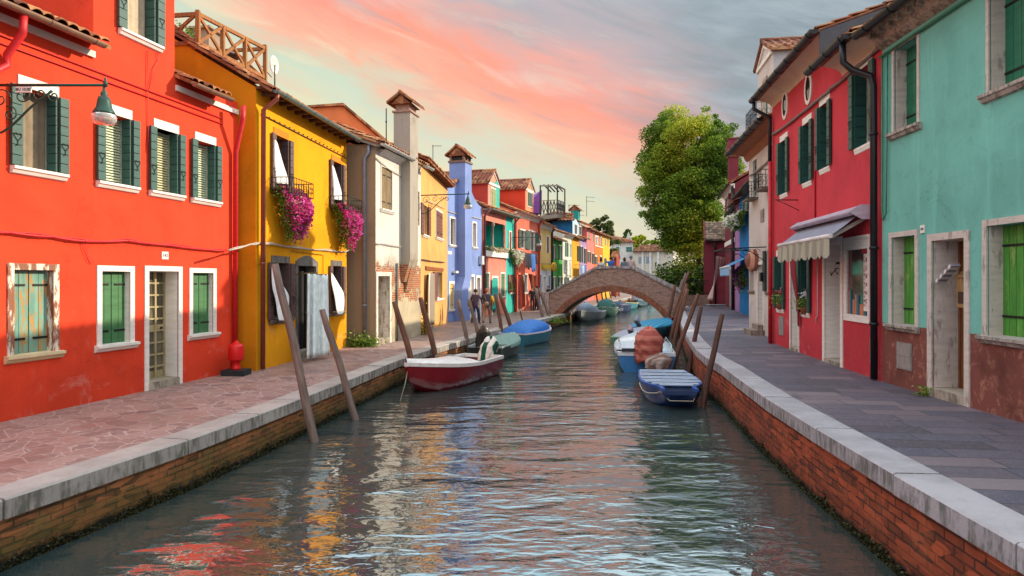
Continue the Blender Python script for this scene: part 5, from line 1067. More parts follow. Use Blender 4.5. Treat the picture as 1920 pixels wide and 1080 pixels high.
m=MB(); a,b=h.u(1461.5),h.u(1470); m.box(a,b,-.02,-.002,h.z(1461,627),h.z(1461,592)); m.build('meter_hatch',flat('8f8a88',.5,.2),h.root); m=MB(); m.box(h.u(1633),h.u(1646),-.02,-.002,h.z(1633,680),h.z(1633,632)); m.build('meter_hatch',flat('8f8a78',.5,.2),h.root)
m=MB(); m.tube([(h.u(1535.5),-.03,h.z(1535,470)),(h.u(1535.5),-.03,h.z(1535.5,592)),(h.u(1532.5),-.03,h.z(1532.5,596)),(h.u(1532.5),-.03,h.z(1532.5,606))],.014,6); m.build('conduit',paint('c9b8b4'),h.root)
m=MB(); m.tube([(h.u(1530),-.02,h.z(1530,205)),(h.u(1530),-.02,h.z(1530,415))],.018,6); m.build('conduit',PNK2,h.root)
m=MB(); p0=(h.u(1496),-.02,h.z(1496,375)); u=p0[0]; z=p0[2]; m.tube([(u,0,z),(u-.05,-.55,z+.02)],.014,5); m.tube([(u+.1,0,z-.28),(u,-.3,z-.1),(u-.05,-.5,z)],.01,5); m.build('iron_bracket',IRON,h.root)
# awning
aw=empty('awning',(0,0,0),0,'half folded grey awning with scalloped valance over the crimson shop','awning')
def hw(u,y,z): return h.world(u,y,z)
ua,ub=h.u(1637)-.02,h.u(1515); un,uf=ua-.12,ub+.1; 
uN,uF=max(ua,ub),min(ua,ub); z0=3.98; m=MB(); 
sec=[(-.02,z0),(-.02,z0+.25),(-.22,z0+.24),(-.42,z0+.12),(-.36,z0+.08),(-.12,z0+.1)]
for (a,b) in ((uF,uN),): 
    for i in range(len(sec)-3): 
        p,q=sec[i+1],sec[i+2]; m.face([hw(a,*p),hw(b,*p),hw(b,*q),hw(a,*q)]); m.face([hw(a,p[0],p[1]-.02),hw(a,q[0],q[1]-.02),hw(b,q[0],q[1]-.02),hw(b,p[0],p[1]-.02)])
for e in (uF-.02,uN+.02): m.face([hw(e,-.02,z0-.02),hw(e,-.02,z0+.26),hw(e,-.24,z0+.26),hw(e,-.44,z0+.12),hw(e,-.2,z0-.02)]); m.face([hw(e+.02,-.02,z0-.02),hw(e+.02,-.02,z0+.26),hw(e+.02,-.24,z0+.26),hw(e+.02,-.44,z0+.12),hw(e+.02,-.2,z0-.02)])
m.build('cassette',paint('b8a9b8',.5),aw).modifiers.new('t','SOLIDIFY').thickness=.008
zb=3.66; pr=-.72; uN2,uF2=uN-.12,uF+.12; FB=flat('8a8a9a',.9); m=MB(); m.grid([[hw(uF2+(uN2-uF2)*i/12,-.15+(pr+.15)*j/4,z0+.14+(zb-z0-.14)*j/4-.02*math.sin(math.pi*j/4)) for i in range(13)] for j in range(5)]); m.build('canopy',FB,aw).modifiers.new('t','SOLIDIFY').thickness=.004
m=MB(); m.tube([hw(uF2-.02,pr,zb),hw(uN2+.02,pr,zb)],.045,10); m.build('front_bar',paint('d8cccc',.4),aw)
m=MB(); n=66; rows=[[],[]]
for i in range(n+1):
    s=i/n; u=uF2+(uN2-uF2)*s; rows[0].append(hw(u,pr-.02+.012*math.sin(s*40),zb-.03)); rows[1].append(hw(u,pr-.03+.02*math.sin(s*33),zb-.36-.07*abs(math.sin(math.pi*s*11))))
m.grid(rows); m.build('valance',stripes('a8a290','918b7e',14,1,.9),aw).modifiers.new('t','SOLIDIFY').thickness=.004
for e in (uN2-.1,uF2+.1): m=MB(); m.obox(hw(e,-.06,z0+.02),hw(e-.0,pr+.04,zb-.02),.05,.07); m.build('arm',paint('a8a29a',.5),aw)
o=poly_sheet('door_curtain','dark red curtain gathered aside in the narrow crimson house doorway','curtain',[(1480,479,1497,476),(1481,500,1492,504),(1484,520,1497,535),(1489,545,1498,560),(1495,570,1498,580),(1495.5,612,1498.5,614)],flat('7a1420',.85),h,.06,puls=.04,nsub=12)
RP_=leafmat('a01828','d83848','f0a0a8'); WP_=leafmat('c8b8c8','e8dce8','ffffff')
for (px,py,pm_,lb) in ((1465,575,RP_,'red geraniums on the sill of the far ground window of the crimson house'),(1511,583,WP_,'white geraniums on the sill beside the dark red door curtain')):
    g=empty('potted_flowers',h.world(h.u(px),-.02,h.z(px,py)),0,lb,'flowers'); m=MB(); m.lathe([(.09,-.08),(.12,.06),(.12,.08),(0,.08)],(0,0,0),10); m.build('pot',flat('8a4a30'),g); cards(260,lambda n:RNG.normal(0,1,(n,3))*[.12,.08,.09]+[0,0,.2],.06,LF2,'foliage',g); cards(90,lambda n:RNG.normal(0,1,(n,3))*[.07,.06,.05]+[.03,-.04,.42],.06,pm_,'blossoms',g)
# --- white house
WHT=plaster('cdc0b8',dirt=.6,z0=1.2)
h=H('white_house','narrow white house with iron balconies and a gabled attic dormer',(8.84,23.87),(8.08,18.95),WHT,ZR); L=h.L
zE=7.65; k=dict(fr=WHITE,fw=.05,sh=DGL,kind='closed',shm='v',rec=.15)
w1=win(h,1412.5,1420,303,370,**k)[1]; w2=win(h,1443,1452,276,352,**k)[1]
STN=stone('8f8074')
win(h,1405.5,1413.5,508,545,sh=None,sill=STN,sd=.06,rec=.2,pane='10201c'); win(h,1438,1447,470,547,sh=paint('2c3a38'),revl=False,sill=STN,sd=.06,rec=.2,pane='10201c')
door(h,1421.5,1431.5,3.35,0,WHITE,fw=.1,rec=.5,style='panel',leafm=paint('a09ab0'),step=.35)
h.panel(0,L,ZR-.1,zE,rev=.3); h.mb.box(0,L,.001,7,ZR-.1,zE,'ftd'); h.finish()
tileroof(h,-.5,L,-.62,zE+.03,3.5,zE+1.3); gutter(h,-.55,L,-.70,zE,BLK,.10)
m=MB(); m.prismx([(-.002,zE-.4),(-.002,zE-.02),(-.55,zE-.02),(-.5,zE-.1),(-.15,zE-.16),(-.1,zE-.3)],-.3,L); m.build('brick_cornice',brickwall('bridge') if False else flat('9c6244',.9),h.root)
cable(h,[(1406,330),(1415,324),(1430,311),(1448,296)],flat('8a7a70'),.03)
dm=dormer(h,1424,1447,78,136,255,2.6,WHT,plaster('b0b0b4'),None,off=.0,uu=(h.u(1421),h.u(1448)),zz=(10.75,10.2,zE),trim=WHITE)
m=MB(); a,b=h.u(1431),h.u(1439); m.box(a,b,-.03,-.001,zE+.55,zE+1.9); m.build('attic_window',glassy('3a5a5a'),dm)
def balcony(u0,u1,z,dp,lab_hh=.55,parent=None):
    m=MB(); railing(m,[(u0,-.0),(u0,-dp),(u1,-dp),(u1,0)],z,z+lab_hh); o=m.build('balcony_railing',IRON,parent or h.root); m=MB(); m.box(u0,u1,-dp,-.002,z-.05,z); m.build('balcony_slab',STN,o)
balcony(h.u(1424),h.u(1446),zE+.35,.45); balcony(w1[0]-.15,w1[1]+.15,w1[2]-.1,.35); balcony(w2[0]-.35,w2[1]+.0,w2[2]-.05,.4)
m=MB(); m.box(h.u(1427),h.u(1433),-.03,-.002,h.z(1427,417),h.z(1427,394)); pq=m.build('stone_plaque',stone('a89c94'),h.root)
m=MB(); [m.box(h.u(1428.2),h.u(1431.8),-.034,-.031,h.z(1428,y+1.2),h.z(1428,y)) for y in (398,402,406,410)]; m.build('inscription',flat('6a625e'),pq)
m=MB(); m.box(h.u(1419),h.u(1434),-.45,-.01,ZR-.02,ZR+.17); m.box(h.u(1421),h.u(1432.5),-.2,-.012,ZR+.17,ZR+.34); m.build('doorstep',STN,h.root)
m=MB(); u=h.u(1434.5); m.box(u-.12,u+.08,-.16,-.002,h.z(1434,528),h.z(1434,511)); m.build('letter_box',BLK,h.root)
cn=empty('door_canopy_frame',(0,0,0),0,'black iron canopy frame over the white house door','canopy frame'); m=MB(); zc=h.z(1437,463); ua_,ub_=h.u(1437),h.u(1412)
for u in (ua_,ub_): m.tube([h.world(u,0,zc),h.world(u,-1.35,zc-.05)],.02,6); m.tube([h.world(u,0,zc-.5),h.world(u,-.5,zc-.15),h.world(u,-1.2,zc-.05)],.014,5)
m.tube([h.world(ua_,-1.35,zc-.05),h.world(ub_,-1.35,zc-.05)],.02,6); m.tube([h.world(ua_,-.7,zc-.02),h.world(ub_,-.7,zc-.02)],.015,6)
for kx in range(3):
    for s in range(2):
        c=h.world(ua_,-.3-.35*kx,zc-.16); m.tube([c+Vector((.0+.1*math.cos(t)*h.nin.x,.1*math.cos(t)*h.nin.y,.1*math.sin(t))) for t in [j*.6 for j in range(10)]],.009,4)
m.build('frame',IRON,cn)
def blob(name,label,cat,c,r,mat,lump=.12,seed=1,parent=None,n=(22,14),rot=0,bottom=None,freq=3.):
    rd=random.Random(seed); ph=[rd.uniform(0,6.28) for _ in range(8)]; m=MB(); m.smooth=True; rows=[]
    for j in range(n[1]+1):
        v=math.pi*j/n[1]; row=[]
        for i in range(n[0]):
            a=2*math.pi*i/n[0]; q=1+lump*(math.sin(freq*a+ph[0]+2*v)*.5+math.sin(5*a-3*v+ph[1])*.3+math.sin(7*v+2*a+ph[2])*.35+.2*math.sin(11*a+ph[3]))
            x,y,z=r[0]*math.sin(v)*math.cos(a)*q,r[1]*math.sin(v)*math.sin(a)*q,r[2]*math.cos(v)*(q if 0<j<n[1] else 1)
            if bottom is not None and z<bottom: z=bottom+ (z-bottom)*.1; x*=1.1;y*=1.1
            cr,sr=math.cos(rot),math.sin(rot); row.append((c[0]+x*cr-y*sr,c[1]+x*sr+y*cr,c[2]+z))
        rows.append(row)
    m.grid(rows,True,False); o=m.build(name,mat,parent)
    if label: tag(o,label,cat)
    return o
pc=Wp(1414,488,22.6); blob('furled_cloth','peach striped cloth bundled on the iron canopy frame of the white house','cloth',pc,(.30,.34,.38),stripes('c9957c','8a5a50',26),.10,3)
# --- blue house and dark red houses beyond
def RX(D): return 12.4+.235*(D-33.5)
BR=plaster('2378b4',dirt=.3); DRD=plaster('7a3440',dirt=.4); LAV=plaster('a878a4')
h=simple('bright_blue_house','bright blue narrow house under a flower balcony and blue awning',0,0,BR,[dict(p=(1397,1402,376,398),sh=DGL,revl=False,fr=WHITE)],[],zE=7.6,z0=ZR,AB=((RX(37.5),37.5),(RX(29.5),29.5)),gut=BLK)
b=empty('blue_awning',(0,0,0),0,'small light blue fringed awning on the bright blue house','awning'); zt=h.z(1395,483)
ua,ub=h.u(1389,.0)-.2,h.u(1404,0)+1.5; m=MB(); m.grid([[h.world(ua+(ub-ua)*i/6,-1.1*j,zt-.0-.55*j) for i in range(7)] for j in (0,1)]); m.build('canopy',flat('4a88b8',.9),b).modifiers.new('t','SOLIDIFY').thickness=.01
m=MB(); m.grid([[h.world(ua+(ub-ua)*i/30,-1.12,zt-.55-(.45+.05*math.sin(i*2) if j else 0)) for i in range(31)] for j in (0,1)]); m.build('valance',stripes('6a9ac4','a8c0d8',20,1),b).modifiers.new('t','SOLIDIFY').thickness=.01; m=MB(); m.tube([h.world(ua,-1.12,zt-.55),h.world(ub,-1.12,zt-.55)],.05,6); m.build('front_bar',WHITE,b)
u=h.u(1400); flowerbed('flower_box','white flowers spilling from the balcony of the bright blue house',h,h.u(1388)-.2,h.u(1404)+.3,h.z(1396,402),h.z(1396,428),.9,LF2,PP,1800,700,'flower box',szl=.16,szf=.13)
flowerbed('hanging_basket','small purple petunia basket hanging between blue and white houses',h,h.u(1403)-.1,h.u(1403)+.9,h.z(1403,500),h.z(1403,540),.7,LF2,leafmat('5a1a5a','8a2a7a','c060a8'),700,350,'flower basket',rail=False,szl=.14,szf=.12)
simple('lavender_house','thin lavender strip of house between blue and dark red fronts',0,0,LAV,[],[],zE=7.4,z0=ZR,AB=((RX(39.9),39.9),(RX(37.55),37.55)),gut=BLK)
h=simple('dark_red_house','tall dark red house with tapered chimney beyond the blue house',0,0,DRD,[dict(p=(1364,1367,367,425),sh=paint('2a2428'),revl=False,fr=WHITE,kind='closed'),dict(p=(1373.5,1376,350,410),sh=paint('2a2428'),kind='closed')],[dict(p=(1369.,1372.5,2.6))],zE=8.9,z0=ZR,AB=((RX(46.2),46.2),(RX(40),40)),gut=BLK,cornice=WHITE,rh=.6)
m=MB(); m.box(0,h.L,-.05,-.002,5.2,5.5); m.build('string_course',WHITE,h.root)
pipe(h,[(h.L-.4,-.1,8.8),(h.L-.4,-.1,ZR)],BLK,.08); pipe(h,[(h.L-.05,-.1,8.8),(h.L-.05,-.1,ZR)],BLK,.06)
uc=(Vector((Wp(1375,0,42.5).x,42.5))-h.A).dot(h.d); m=MB(); c0=uc-.3; c0=3.4; m.box(c0-.3,c0+.3,-.1,.5,8.3,11.0)
c=m.build('chimney',DRD,h.root); m=MB()
for s in (0,1): pass
def frust(m,cx,cy,a0,b0,a1,b1,z0,z1):
    P=[(cx-a0,cy-b0,z0),(cx+a0,cy-b0,z0),(cx+a0,cy+b0,z0),(cx-a0,cy+b0,z0),(cx-a1,cy-b1,z1),(cx+a1,cy-b1,z1),(cx+a1,cy+b1,z1),(cx-a1,cy+b1,z1)]
    for q in ((0,1,5,4),(1,2,6,5),(2,3,7,6),(3,0,4,7),(4,5,6,7),(3,2,1,0)): m.face([P[i] for i in q])
m.box(c0-.36,c0+.36,-.16,.56,11.0,11.08); 
for x in (-.34,.24): 
    for y in (-.1,.4): m.box(c0+x,c0+x+.1,y,y+.1,11.08,11.3)
frust(m,c0,.2,.5,.5,.32,.32,11.3,12.2); m.box(c0-.36,c0+.36,-.16,.56,12.2,12.3); m.build('chimney_hood',DRD,c)
o=sheet('door_curtain','long pale pink curtain hanging out from the dark red house door','curtain',h.world(h.u(1371),-.3,4.3),h.world(h.u(1371)+.7,-1.0,4.4),h.world(h.u(1371)+.3,-1.2,1.5),h.world(h.u(1371)-1.1,-1.5,1.5),flat('c4a49c',.9),.08,3)
# low dark red annex facing the camera
h=H('dark_red_annex','low dark red annex with a tiled lean-to roof facing the pavement',(14.3,47.3),(15.75,46.88),DRD,ZR); L=h.L
h.panel(0,L,ZR-.1,5.7); h.mb.box(0,L,.001,5,ZR-.1,5.7,'ftd'); h.mb.box(0,L,3.4,5,5.7,7.2,'d'); h.finish(); tileroof(h,-.05,L,-.3,5.75,3.5,7.4,tiles('7a6a5c','4a4640','9a8a78'),cw=.3,rl=.5); gutter(h,0,L,-.38,5.7,BLK,.08,False); pipe(h,[(L*.38,-.35,5.6),(L*.46,-.1,5.2),(L*.46,-.1,ZR)],BLK,.07)
m=MB(); m.prismx([(-.3,5.6),(3.5,7.3),(3.5,7.6),(-.1,5.95)],-.12,-.05); m.box(-.12,-.002,.01,3,ZR,5.6); m.build('flared_side',DRD,h.root)
for zc in (2.0,3.0): pass
m=MB(); m.tube([(L*.55,-.1,4.6),(L*.7,-.9,4.6),(L,-1.3,4.75)],.025,5); m.build('iron_bracket',IRON,h.root)
st=MB(); st.box(0,2.6,-.6,0,0,.12); o=st.build('stone_step',stone('8a9096'),None,(13.9,46.2,ZR),(0,0,.1)); tag(o,'grey stone step along the foot of the dark red annex','step')
# ================================================================= BRIDGE
A=Vector((2.37,40.7)); B=Vector((10.24,38.2)); d2=(B-A); LB=d2.length; d2/=LB; rz=math.atan2(d2.y,d2.x)
br=empty('brick_bridge',(A.x,A.y,0),rz,'arched brick footbridge with white stone coping crossing the canal','bridge')
class _B: pass
fb=H.__new__(H); fb.A=A; fb.B=B; fb.d=d2; fb.L=LB; fb.nin=Vector((-d2.y,d2.x)); fb.root=br
def bx(px,py): return fb.u(px),fb.z(px,py)
topP=[bx(1030,549),bx(1033,549),bx(1117,503.5),bx(1150,502.5),bx(1185,503.5),bx(1275,552)]; topP=[(0,topP[0][1])]+topP[1:-1]+[(LB,topP[-1][1])]
def zt(u):
    for (a,za),(b,zb) in zip(topP[:-1],topP[1:]):
        if a<=u<=b: return za+(zb-za)*(u-a)/(b-a)
    return topP[-1][1]
ua,ub=fb.u(1044),fb.u(1251); uc=(ua+ub)/2; zs=.30; zc=fb.z(1150,547); hw_=(ub-ua)/2; hh=zc-zs; R=(hw_**2+hh**2)/(2*hh); zcen=zc-R
def za(u): 
    t=R*R-(u-uc)**2; return zcen+math.sqrt(max(t,0)) if ua<u<ub else -1.
W_=3.1; BB=brickwall('bridge'); n=64; us=sorted(set([LB*i/n for i in range(n+1)]+[ua+1e-4,ub-1e-4]+[p[0] for p in topP]))
mb=MB()
for y,sg in ((0,1),(.30,-1),(W_,-1),(W_-.30,1)):
    for a,b in zip(us[:-1],us[1:]):
        m_=(a+b)/2; lo=(lambda u:max(za(min(max(u,ua+1e-4),ub-1e-4)),-1) if ua<m_<ub else -1.)
        if y in (.30,W_-.30): l0=zt(a)-1.0; l1=zt(b)-1.0
        else: l0,l1=lo(a),lo(b)
        q=[(a,y,l0),(b,y,l1),(b,y,zt(b)-.02),(a,y,zt(a)-.02)]; uv=[(p[0],p[2]) for p in q]; mb.face(q if sg>0 else q[::-1],uv if sg>0 else uv[::-1])
for a,b in zip(us[:-1],us[1:]):
    if ua<(a+b)/2<ub:
        q=[(a,0,za(max(a,ua+1e-4))),(a,W_,za(max(a,ua+1e-4))),(b,W_,za(min(b,ub-1e-4))),(b,0,za(min(b,ub-1e-4)))]; mb.face(q,[(p[1],p[0]) for p in q])
for e in (0,LB):
    for y0,y1 in ((0,.30),(W_-.30,W_)): q=[(e,y0,-1),(e,y1,-1),(e,y1,zt(e)-.02),(e,y0,zt(e)-.02)]; mb.face(q,[(p[1],p[2]) for p in q])
for e in (ua,ub): q=[(e,0,-1),(e,W_,-1),(e,W_,zs+.02),(e,0,zs+.02)]; mb.face(q,[(p[1],p[2]) for p in q])
mb.build('brickwork',BB,br)
mb=MB()
for a,b in zip(us[:-1],us[1:]): mb.face([(a,.3,zt(a)-.95),(b,.3,zt(b)-.95),(b,W_-.3,zt(b)-.95),(a,W_-.3,zt(a)-.95)])
mb.build('walkway',stone('8d8580'),br)
mb=MB(); th0=math.asin(hw_/R); N=58
for k in range(N):
    a=-th0+2*th0*k/N; b=-th0+2*th0*(k+.93)/N; r0,r1=R+.002,R+.36+.01*(k%2)
    P=[(uc+r*math.sin(t),zcen+r*math.cos(t)) for r,t in ((r0,a),(r0,b),(r1,b),(r1,a))]; mb.prism(P,-.035-.006*((k*7)%3),-.001)
mb.build('arch_ring',paint('8e5a44',.9,.5,.3,'6a4a3c'),br)
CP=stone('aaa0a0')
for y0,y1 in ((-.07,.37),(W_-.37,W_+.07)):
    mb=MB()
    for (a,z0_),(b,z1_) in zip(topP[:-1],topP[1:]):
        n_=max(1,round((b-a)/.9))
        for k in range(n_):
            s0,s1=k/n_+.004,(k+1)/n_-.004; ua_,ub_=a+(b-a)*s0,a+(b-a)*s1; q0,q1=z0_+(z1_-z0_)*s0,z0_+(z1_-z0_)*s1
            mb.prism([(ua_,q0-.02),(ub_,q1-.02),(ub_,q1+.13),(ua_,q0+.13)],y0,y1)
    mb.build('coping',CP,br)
mb=MB(); mb.box(-.45,-.001,-.12,.42,ZL-.05,zt(0)+.05); mb.build('end_pier',stone('b9a29e'),br)
# ================================================================= MOORING POLES
PW1=wood('7c6860'); PW2=wood('6e4c3e'); PW3=wood('5a4038')
def pole(label,top,bot,mat,r=.068,group='mooring poles along the quays',D=None,z_b=0.):
    D=D or (EYE-z_b)*F/(bot[1]-HY); b=Wp(bot[0],bot[1],D); t=Wp(top[0],top[1],D+ .15); dv=(t-b); b2=b-dv.normalized()*1.3; L=(t-b2).length
    m=MB(); nn=9; m.tube([Vector((.014*math.sin(k*1.7),.014*math.cos(k*1.1),L*k/nn)) for k in range(nn+1)],[r*(1.06-.16*k/nn+.02*math.sin(k*2.3)) for k in range(nn)]+[r*.80],12)
    o=m.build('mooring_pole',mat,None,b2); o.rotation_euler=dv.to_track_quat('Z','Y').to_euler(); return tag(o,label,'mooring pole',group)
pole('tall leaning grey pole in front of the yellow house ground window',(517,495),(590,828),PW1,.075)
pole('leaning grey pole crossing the foot of the pale blue curtain',(605,580),(667,787),PW1,.072)
pole('reddish brown pole at the bow of the red boat',(740,565),(783,718),PW2,.085)
pole('reddish brown pole between grey chimney foot and red boat cabin deck',(789,558),(824,698),PW2,.085)
pole('pale split pole beside the blue house near the striped engine cover',(860,562),(882,672),PW1,.08)
pole('thin sunlit pole just left of the walking couple',(880,561),(905,664),PW1,.075)
pole('sunlit pole in front of the teal door curtain',(929.5,551),(944,646),PW2,.085)
pole('leaning brown pole right of the teal door curtain',(937.5,550),(966,642),PW2,.095)
pole('short thin black stake by the blue covered boat',(974,574),(984,628),PW3,.035)
pole('grey pole standing by the person in black, before the bridge',(1004,540),(1023,618),PW1,.095)
pole('grey pole leaning beside the left pier of the bridge',(1011,540),(1037,615),PW1,.095)
pole('short dark pole nearest the blue slatted boat',(1353.5,589),(1317,763),PW3,.066)
pole('dark pole second along the right quay coping',(1314,575),(1290.5,701),PW3,.072)
pole('long brown leaning pole beside the striped engine cloth',(1309,551),(1261,688),PW2,.072)
pole('brown pole crossing the right end of the bridge, thick',(1288.7,541.6),(1263,645),PW2,.095)
pole('brown pole close against the bridge foot right of white boat',(1288,532),(1257,632),PW2,.095)
pole('upright light brown pole at the far bridge foot',(1265,534),(1249,620),PW2,.11)
pole('tallest thin pole of the cluster by the bridge foot',(1291.5,509),(1256,615),PW2,.08)
pole('thin slanting pole behind the tallest of the cluster',(1286,512),(1254,612),PW1,.08)
pole('slender grey pole at the back of the cluster by the bridge',(1279,524),(1256,608),PW1,.07)
G2='poles seen through the bridge arch'
for i,(t,b,lb) in enumerate((((1096,566),(1100,592),'thin pole by the white boat under the arch'),((1118,548),(1122,582),'pale pole behind the green boat under the arch'),((1128,548),(1132,577),'dark pole above the navy boat under the arch'),((1135,548),(1139,575),'second dark pole above the navy boat'),((1143,548),(1149,570),'brown pole above the yellow teal boat'),((1152,548),(1156,568),'dark brown pole beneath the arch crown'),((1160,548),(1163,566),'thin dark pole right of the arch crown'))):
    pole(lb,t,b,PW3 if i%2 else PW2,.09,G2)
# ================================================================= BOATS
def boat(name,label,stern,bow,beam,mats,fore=.5,free=.45,transom=.8,rise=.25,deckz=.10,open_=True,keel=-.16,bowpow=2.2,deckfrac=0.,cat='boat',group=None,fullbow=.05,gz=.05):
    """lofted hull between stern and bow points (waterline, x,y)"""
    S=Vector(stern);Bw=Vector(bow); d=Bw-S; L=d.length; r=empty(name,((S.x+Bw.x)/2,(S.y+Bw.y)/2,0),math.atan2(d.y,d.x),label,cat,group)
    n=26; st=[]
    for i in range(n+1):
        t=i/n; x=-L/2+L*t; w=beam/2*(transom+(1-transom)*min(1,t/.4)) if t<.4 else beam/2*max(fullbow,(1-max(0,(t-.45)/.55)**bowpow))
        zs=free+rise*max(0,(t-.3)/.7)**2; zk=keel+(free*.6-keel)*max(0,(t-.72)/.28)**2; xo=.18*max(0,(t-.8)/.2)*1.0
        st.append((x,w,zs,zk,xo))
    sec=lambda s,f=1.,inn=False:[(s[0]+s[4]*a,yy,zz) for a,yy,zz in ((1,-s[1]*f,s[2]),(.75,-s[1]*f*.93,s[3]+(s[2]-s[3])*.55),(.4,-s[1]*f*.78,s[3]+(s[2]-s[3])*.2),(0,0,s[3]),(.4,s[1]*f*.78,s[3]+(s[2]-s[3])*.2),(.75,s[1]*f*.93,s[3]+(s[2]-s[3])*.55),(1,s[1]*f,s[2]))]
    m=MB(); m.smooth=True; m.grid([sec(s) for s in st]); m.smooth=False; m.face(sec(st[0])[::-1]); m.face(sec(st[-1])); hull=m.build('hull',mats['hull'],r)
    m=MB(); e=.07
    P=[[(s[0]+s[4],-s[1]-.015,s[2]),(s[0]+s[4],-s[1]-.015,s[2]+gz),(s[0]+s[4],-max(s[1]-e,.0),s[2]+gz),(s[0]+s[4],-max(s[1]-e,0),s[2]-.02)] for s in st]
    for sg in (1,-1): m.grid([[(p[0],p[1]*sg,p[2]) for p in q] for q in P],True,True)
    s=st[0]; m.box(s[0]-.02,s[0]+.07,-s[1],s[1],s[2],s[2]+gz+.002); m.build('gunwale',mats['rim'],r)
    if open_:
        m=MB(); m.smooth=True; m.grid([[(s[0]+s[4],-max(s[1]-e,.0),s[2]),(s[0],-max(s[1]-e,0)*.86,max(deckz,s[3]+.12)),(s[0],max(s[1]-e,0)*.86,max(deckz,s[3]+.12)),(s[0]+s[4],max(s[1]-e,0),s[2])] for s in st]); m.build('interior',mats.get('in',mats['rim']),r)
        for t in (.25,.55):
            s=st[int(t*n)]; b=MB(); b.box(s[0]-.12,s[0]+.12,-s[1]+.08,s[1]-.08,free-.12,free-.08); b.build('bench',mats.get('bench',mats['rim']),r)
    r['_n']=0; del r['_n']; return r,st,L
def cover(r,st,mat,i0,i1,h,name='cover',peak=.5,inset=.0,edge=.05,ridge=0.,flatn=1.):
    m=MB(); m.smooth=True; rows=[]; N=12; s_=st[i0:i1+1]; 
    for k,s in enumerate(s_):
        t=k/max(1,len(s_)-1); hh=h*(math.sin(math.pi*min(1,(t if t<peak else 1-(t-peak)*(.5/(1-peak)) if peak<1 else t) if False else t))**.6 if True else 1)
        w=s[1]+.03-inset; row=[(s[0]+s[4],w*math.cos(math.pi*j/N)*-1,s[2]+edge+hh*math.sin(math.pi*j/N)**(.75*flatn)+ridge*math.sin(j*5+k)*.01) for j in range(N+1)]; row=[(row[0][0],row[0][1],row[0][2]-.12)]+row+[(row[-1][0],row[-1][1],row[-1][2]-.12)]; rows.append(row)
    m.grid(rows); m.face([p for p in rows[0]][::-1]); m.face(rows[-1]); return m.build(name,mat,r)
def engine(r,x,y,z,mat,lean=.35,s=1.,cowl=True,legm=None):
    m=MB(); m.smooth=True
    rows=[]; prof=[(-.0,.10),(.05,.15),(.2,.17),(.36,.15),(.44,.09),(.46,.0)]
    sq=lambda q:math.copysign(abs(q)**.6,q)
    rows=[[(x-.10-z_*lean*1.3+1.15*rr*s*sq(math.cos(2*math.pi*k/16)),y+.72*rr*s*sq(math.sin(2*math.pi*k/16)),z+.18+z_*s*.85+.10*s*sq(math.cos(2*math.pi*k/16))*(1 if z_>.2 else 0)) for k in range(16)] for z_,rr in prof]
    m.grid(rows,True,True); e=m.build('outboard_engine',mat,r); m=MB(); m.obox((x-.08,y,z+.2),(x-.2,y,-.35),.12,.09); m.box(x-.42,x-.1,y-.02,y+.02,-.32,-.12); m.box(x-.04,x+.06,y-.1,y+.1,z-.1,z+.2); m.build('engine_leg',legm or flat('26282a'),e); return e
def drape(name,label,cat,c,r,hh,mat,folds=7,seed=1,parent=None,lean=(0,0),amp=.16,wr=.03):
    rd=random.Random(seed); ph=[rd.uniform(0,6.28) for _ in range(6)]; m=MB(); m.smooth=True; rows=[]; N=64; V=30
    for j in range(V+1):
        v=j/V; q=min(1,(v/.34))**.55*(1-.12*max(0,v-.6)/.4); row=[]
        for i in range(N):
            a=2*math.pi*i/N; f=1+amp*(v**.8)*(.6*math.sin(folds*a+ph[0]+1.2*v)+.4*math.sin((folds-3)*a+ph[1]-2*v)+.25*math.sin(2*a+ph[3]))+wr*2.2*(.5-abs(math.sin(6.5*v+2.3*math.sin(2*a+ph[2])+1.5*a)))+wr*1.5*(.5-abs(math.sin(4*a-7*v+ph[4]+1.4*math.sin(5*v))))
            cv=max(abs(math.cos(a)),abs(math.sin(a)))**-.35
            row.append((c[0]+lean[0]*(1-v)+r[0]*q*f*cv*math.cos(a),c[1]+lean[1]*(1-v)+r[1]*q*f*cv*math.sin(a),c[2]+hh*(1-v)-(.10*hh*max(0,math.sin(3*a+ph[5])) if j==V else 0)+.04*math.sin(2*a+ph[1])*(1-v)))
        rows.append(row)
    m.grid(rows,True,False); m.face(rows[0][::-1]); o=m.build(name,mat,parent)
    o.modifiers.new('t','SOLIDIFY').thickness=.008
    if label: tag(o,label,cat)
    return o
LW=flat('dcd6d2',.4); REDB=flat('7c1420',.22,0,.6); 
# red boat
r,st,L=boat('red_motorboat','dark red motorboat with white foredeck moored below the worn grey house',(-.85,19.2),(-2.5,15.7),1.55,dict(hull=REDB,rim=LW,**{'in':flat('c8c4c0')}),free=.5,rise=.22,transom=.85,bowpow=2.4,gz=.09)
m=MB(); m.smooth=True; s_=st[11:]; m.grid([[(s[0]+s[4],-s[1]*c,s[2]+.09+(.10*(1-c*c))*(1)) for c in (-1,-.7,-.35,0,.35,.7,1)] for s in s_]); m.smooth=False; s=st[11]; m.face([(s[0],-s[1]*c,s[2]+.09+.10*(1-c*c)) for c in (-1,-.7,-.35,0,.35,.7,1)]+[(s[0],-s[1]*.9,.2),(s[0],s[1]*.9,.2)]); m.build('foredeck',LW,r)
m=MB(); s=st[12]; m.tube([(s[0]+.1,-.5,s[2]+.2),(s[0]+.3,-.3,s[2]+.27),(s[0]+.3,.3,s[2]+.27),(s[0]+.1,.5,s[2]+.2)],.02,6); m.build('hand_rail',flat('9a9a9a',.3,.8),r)
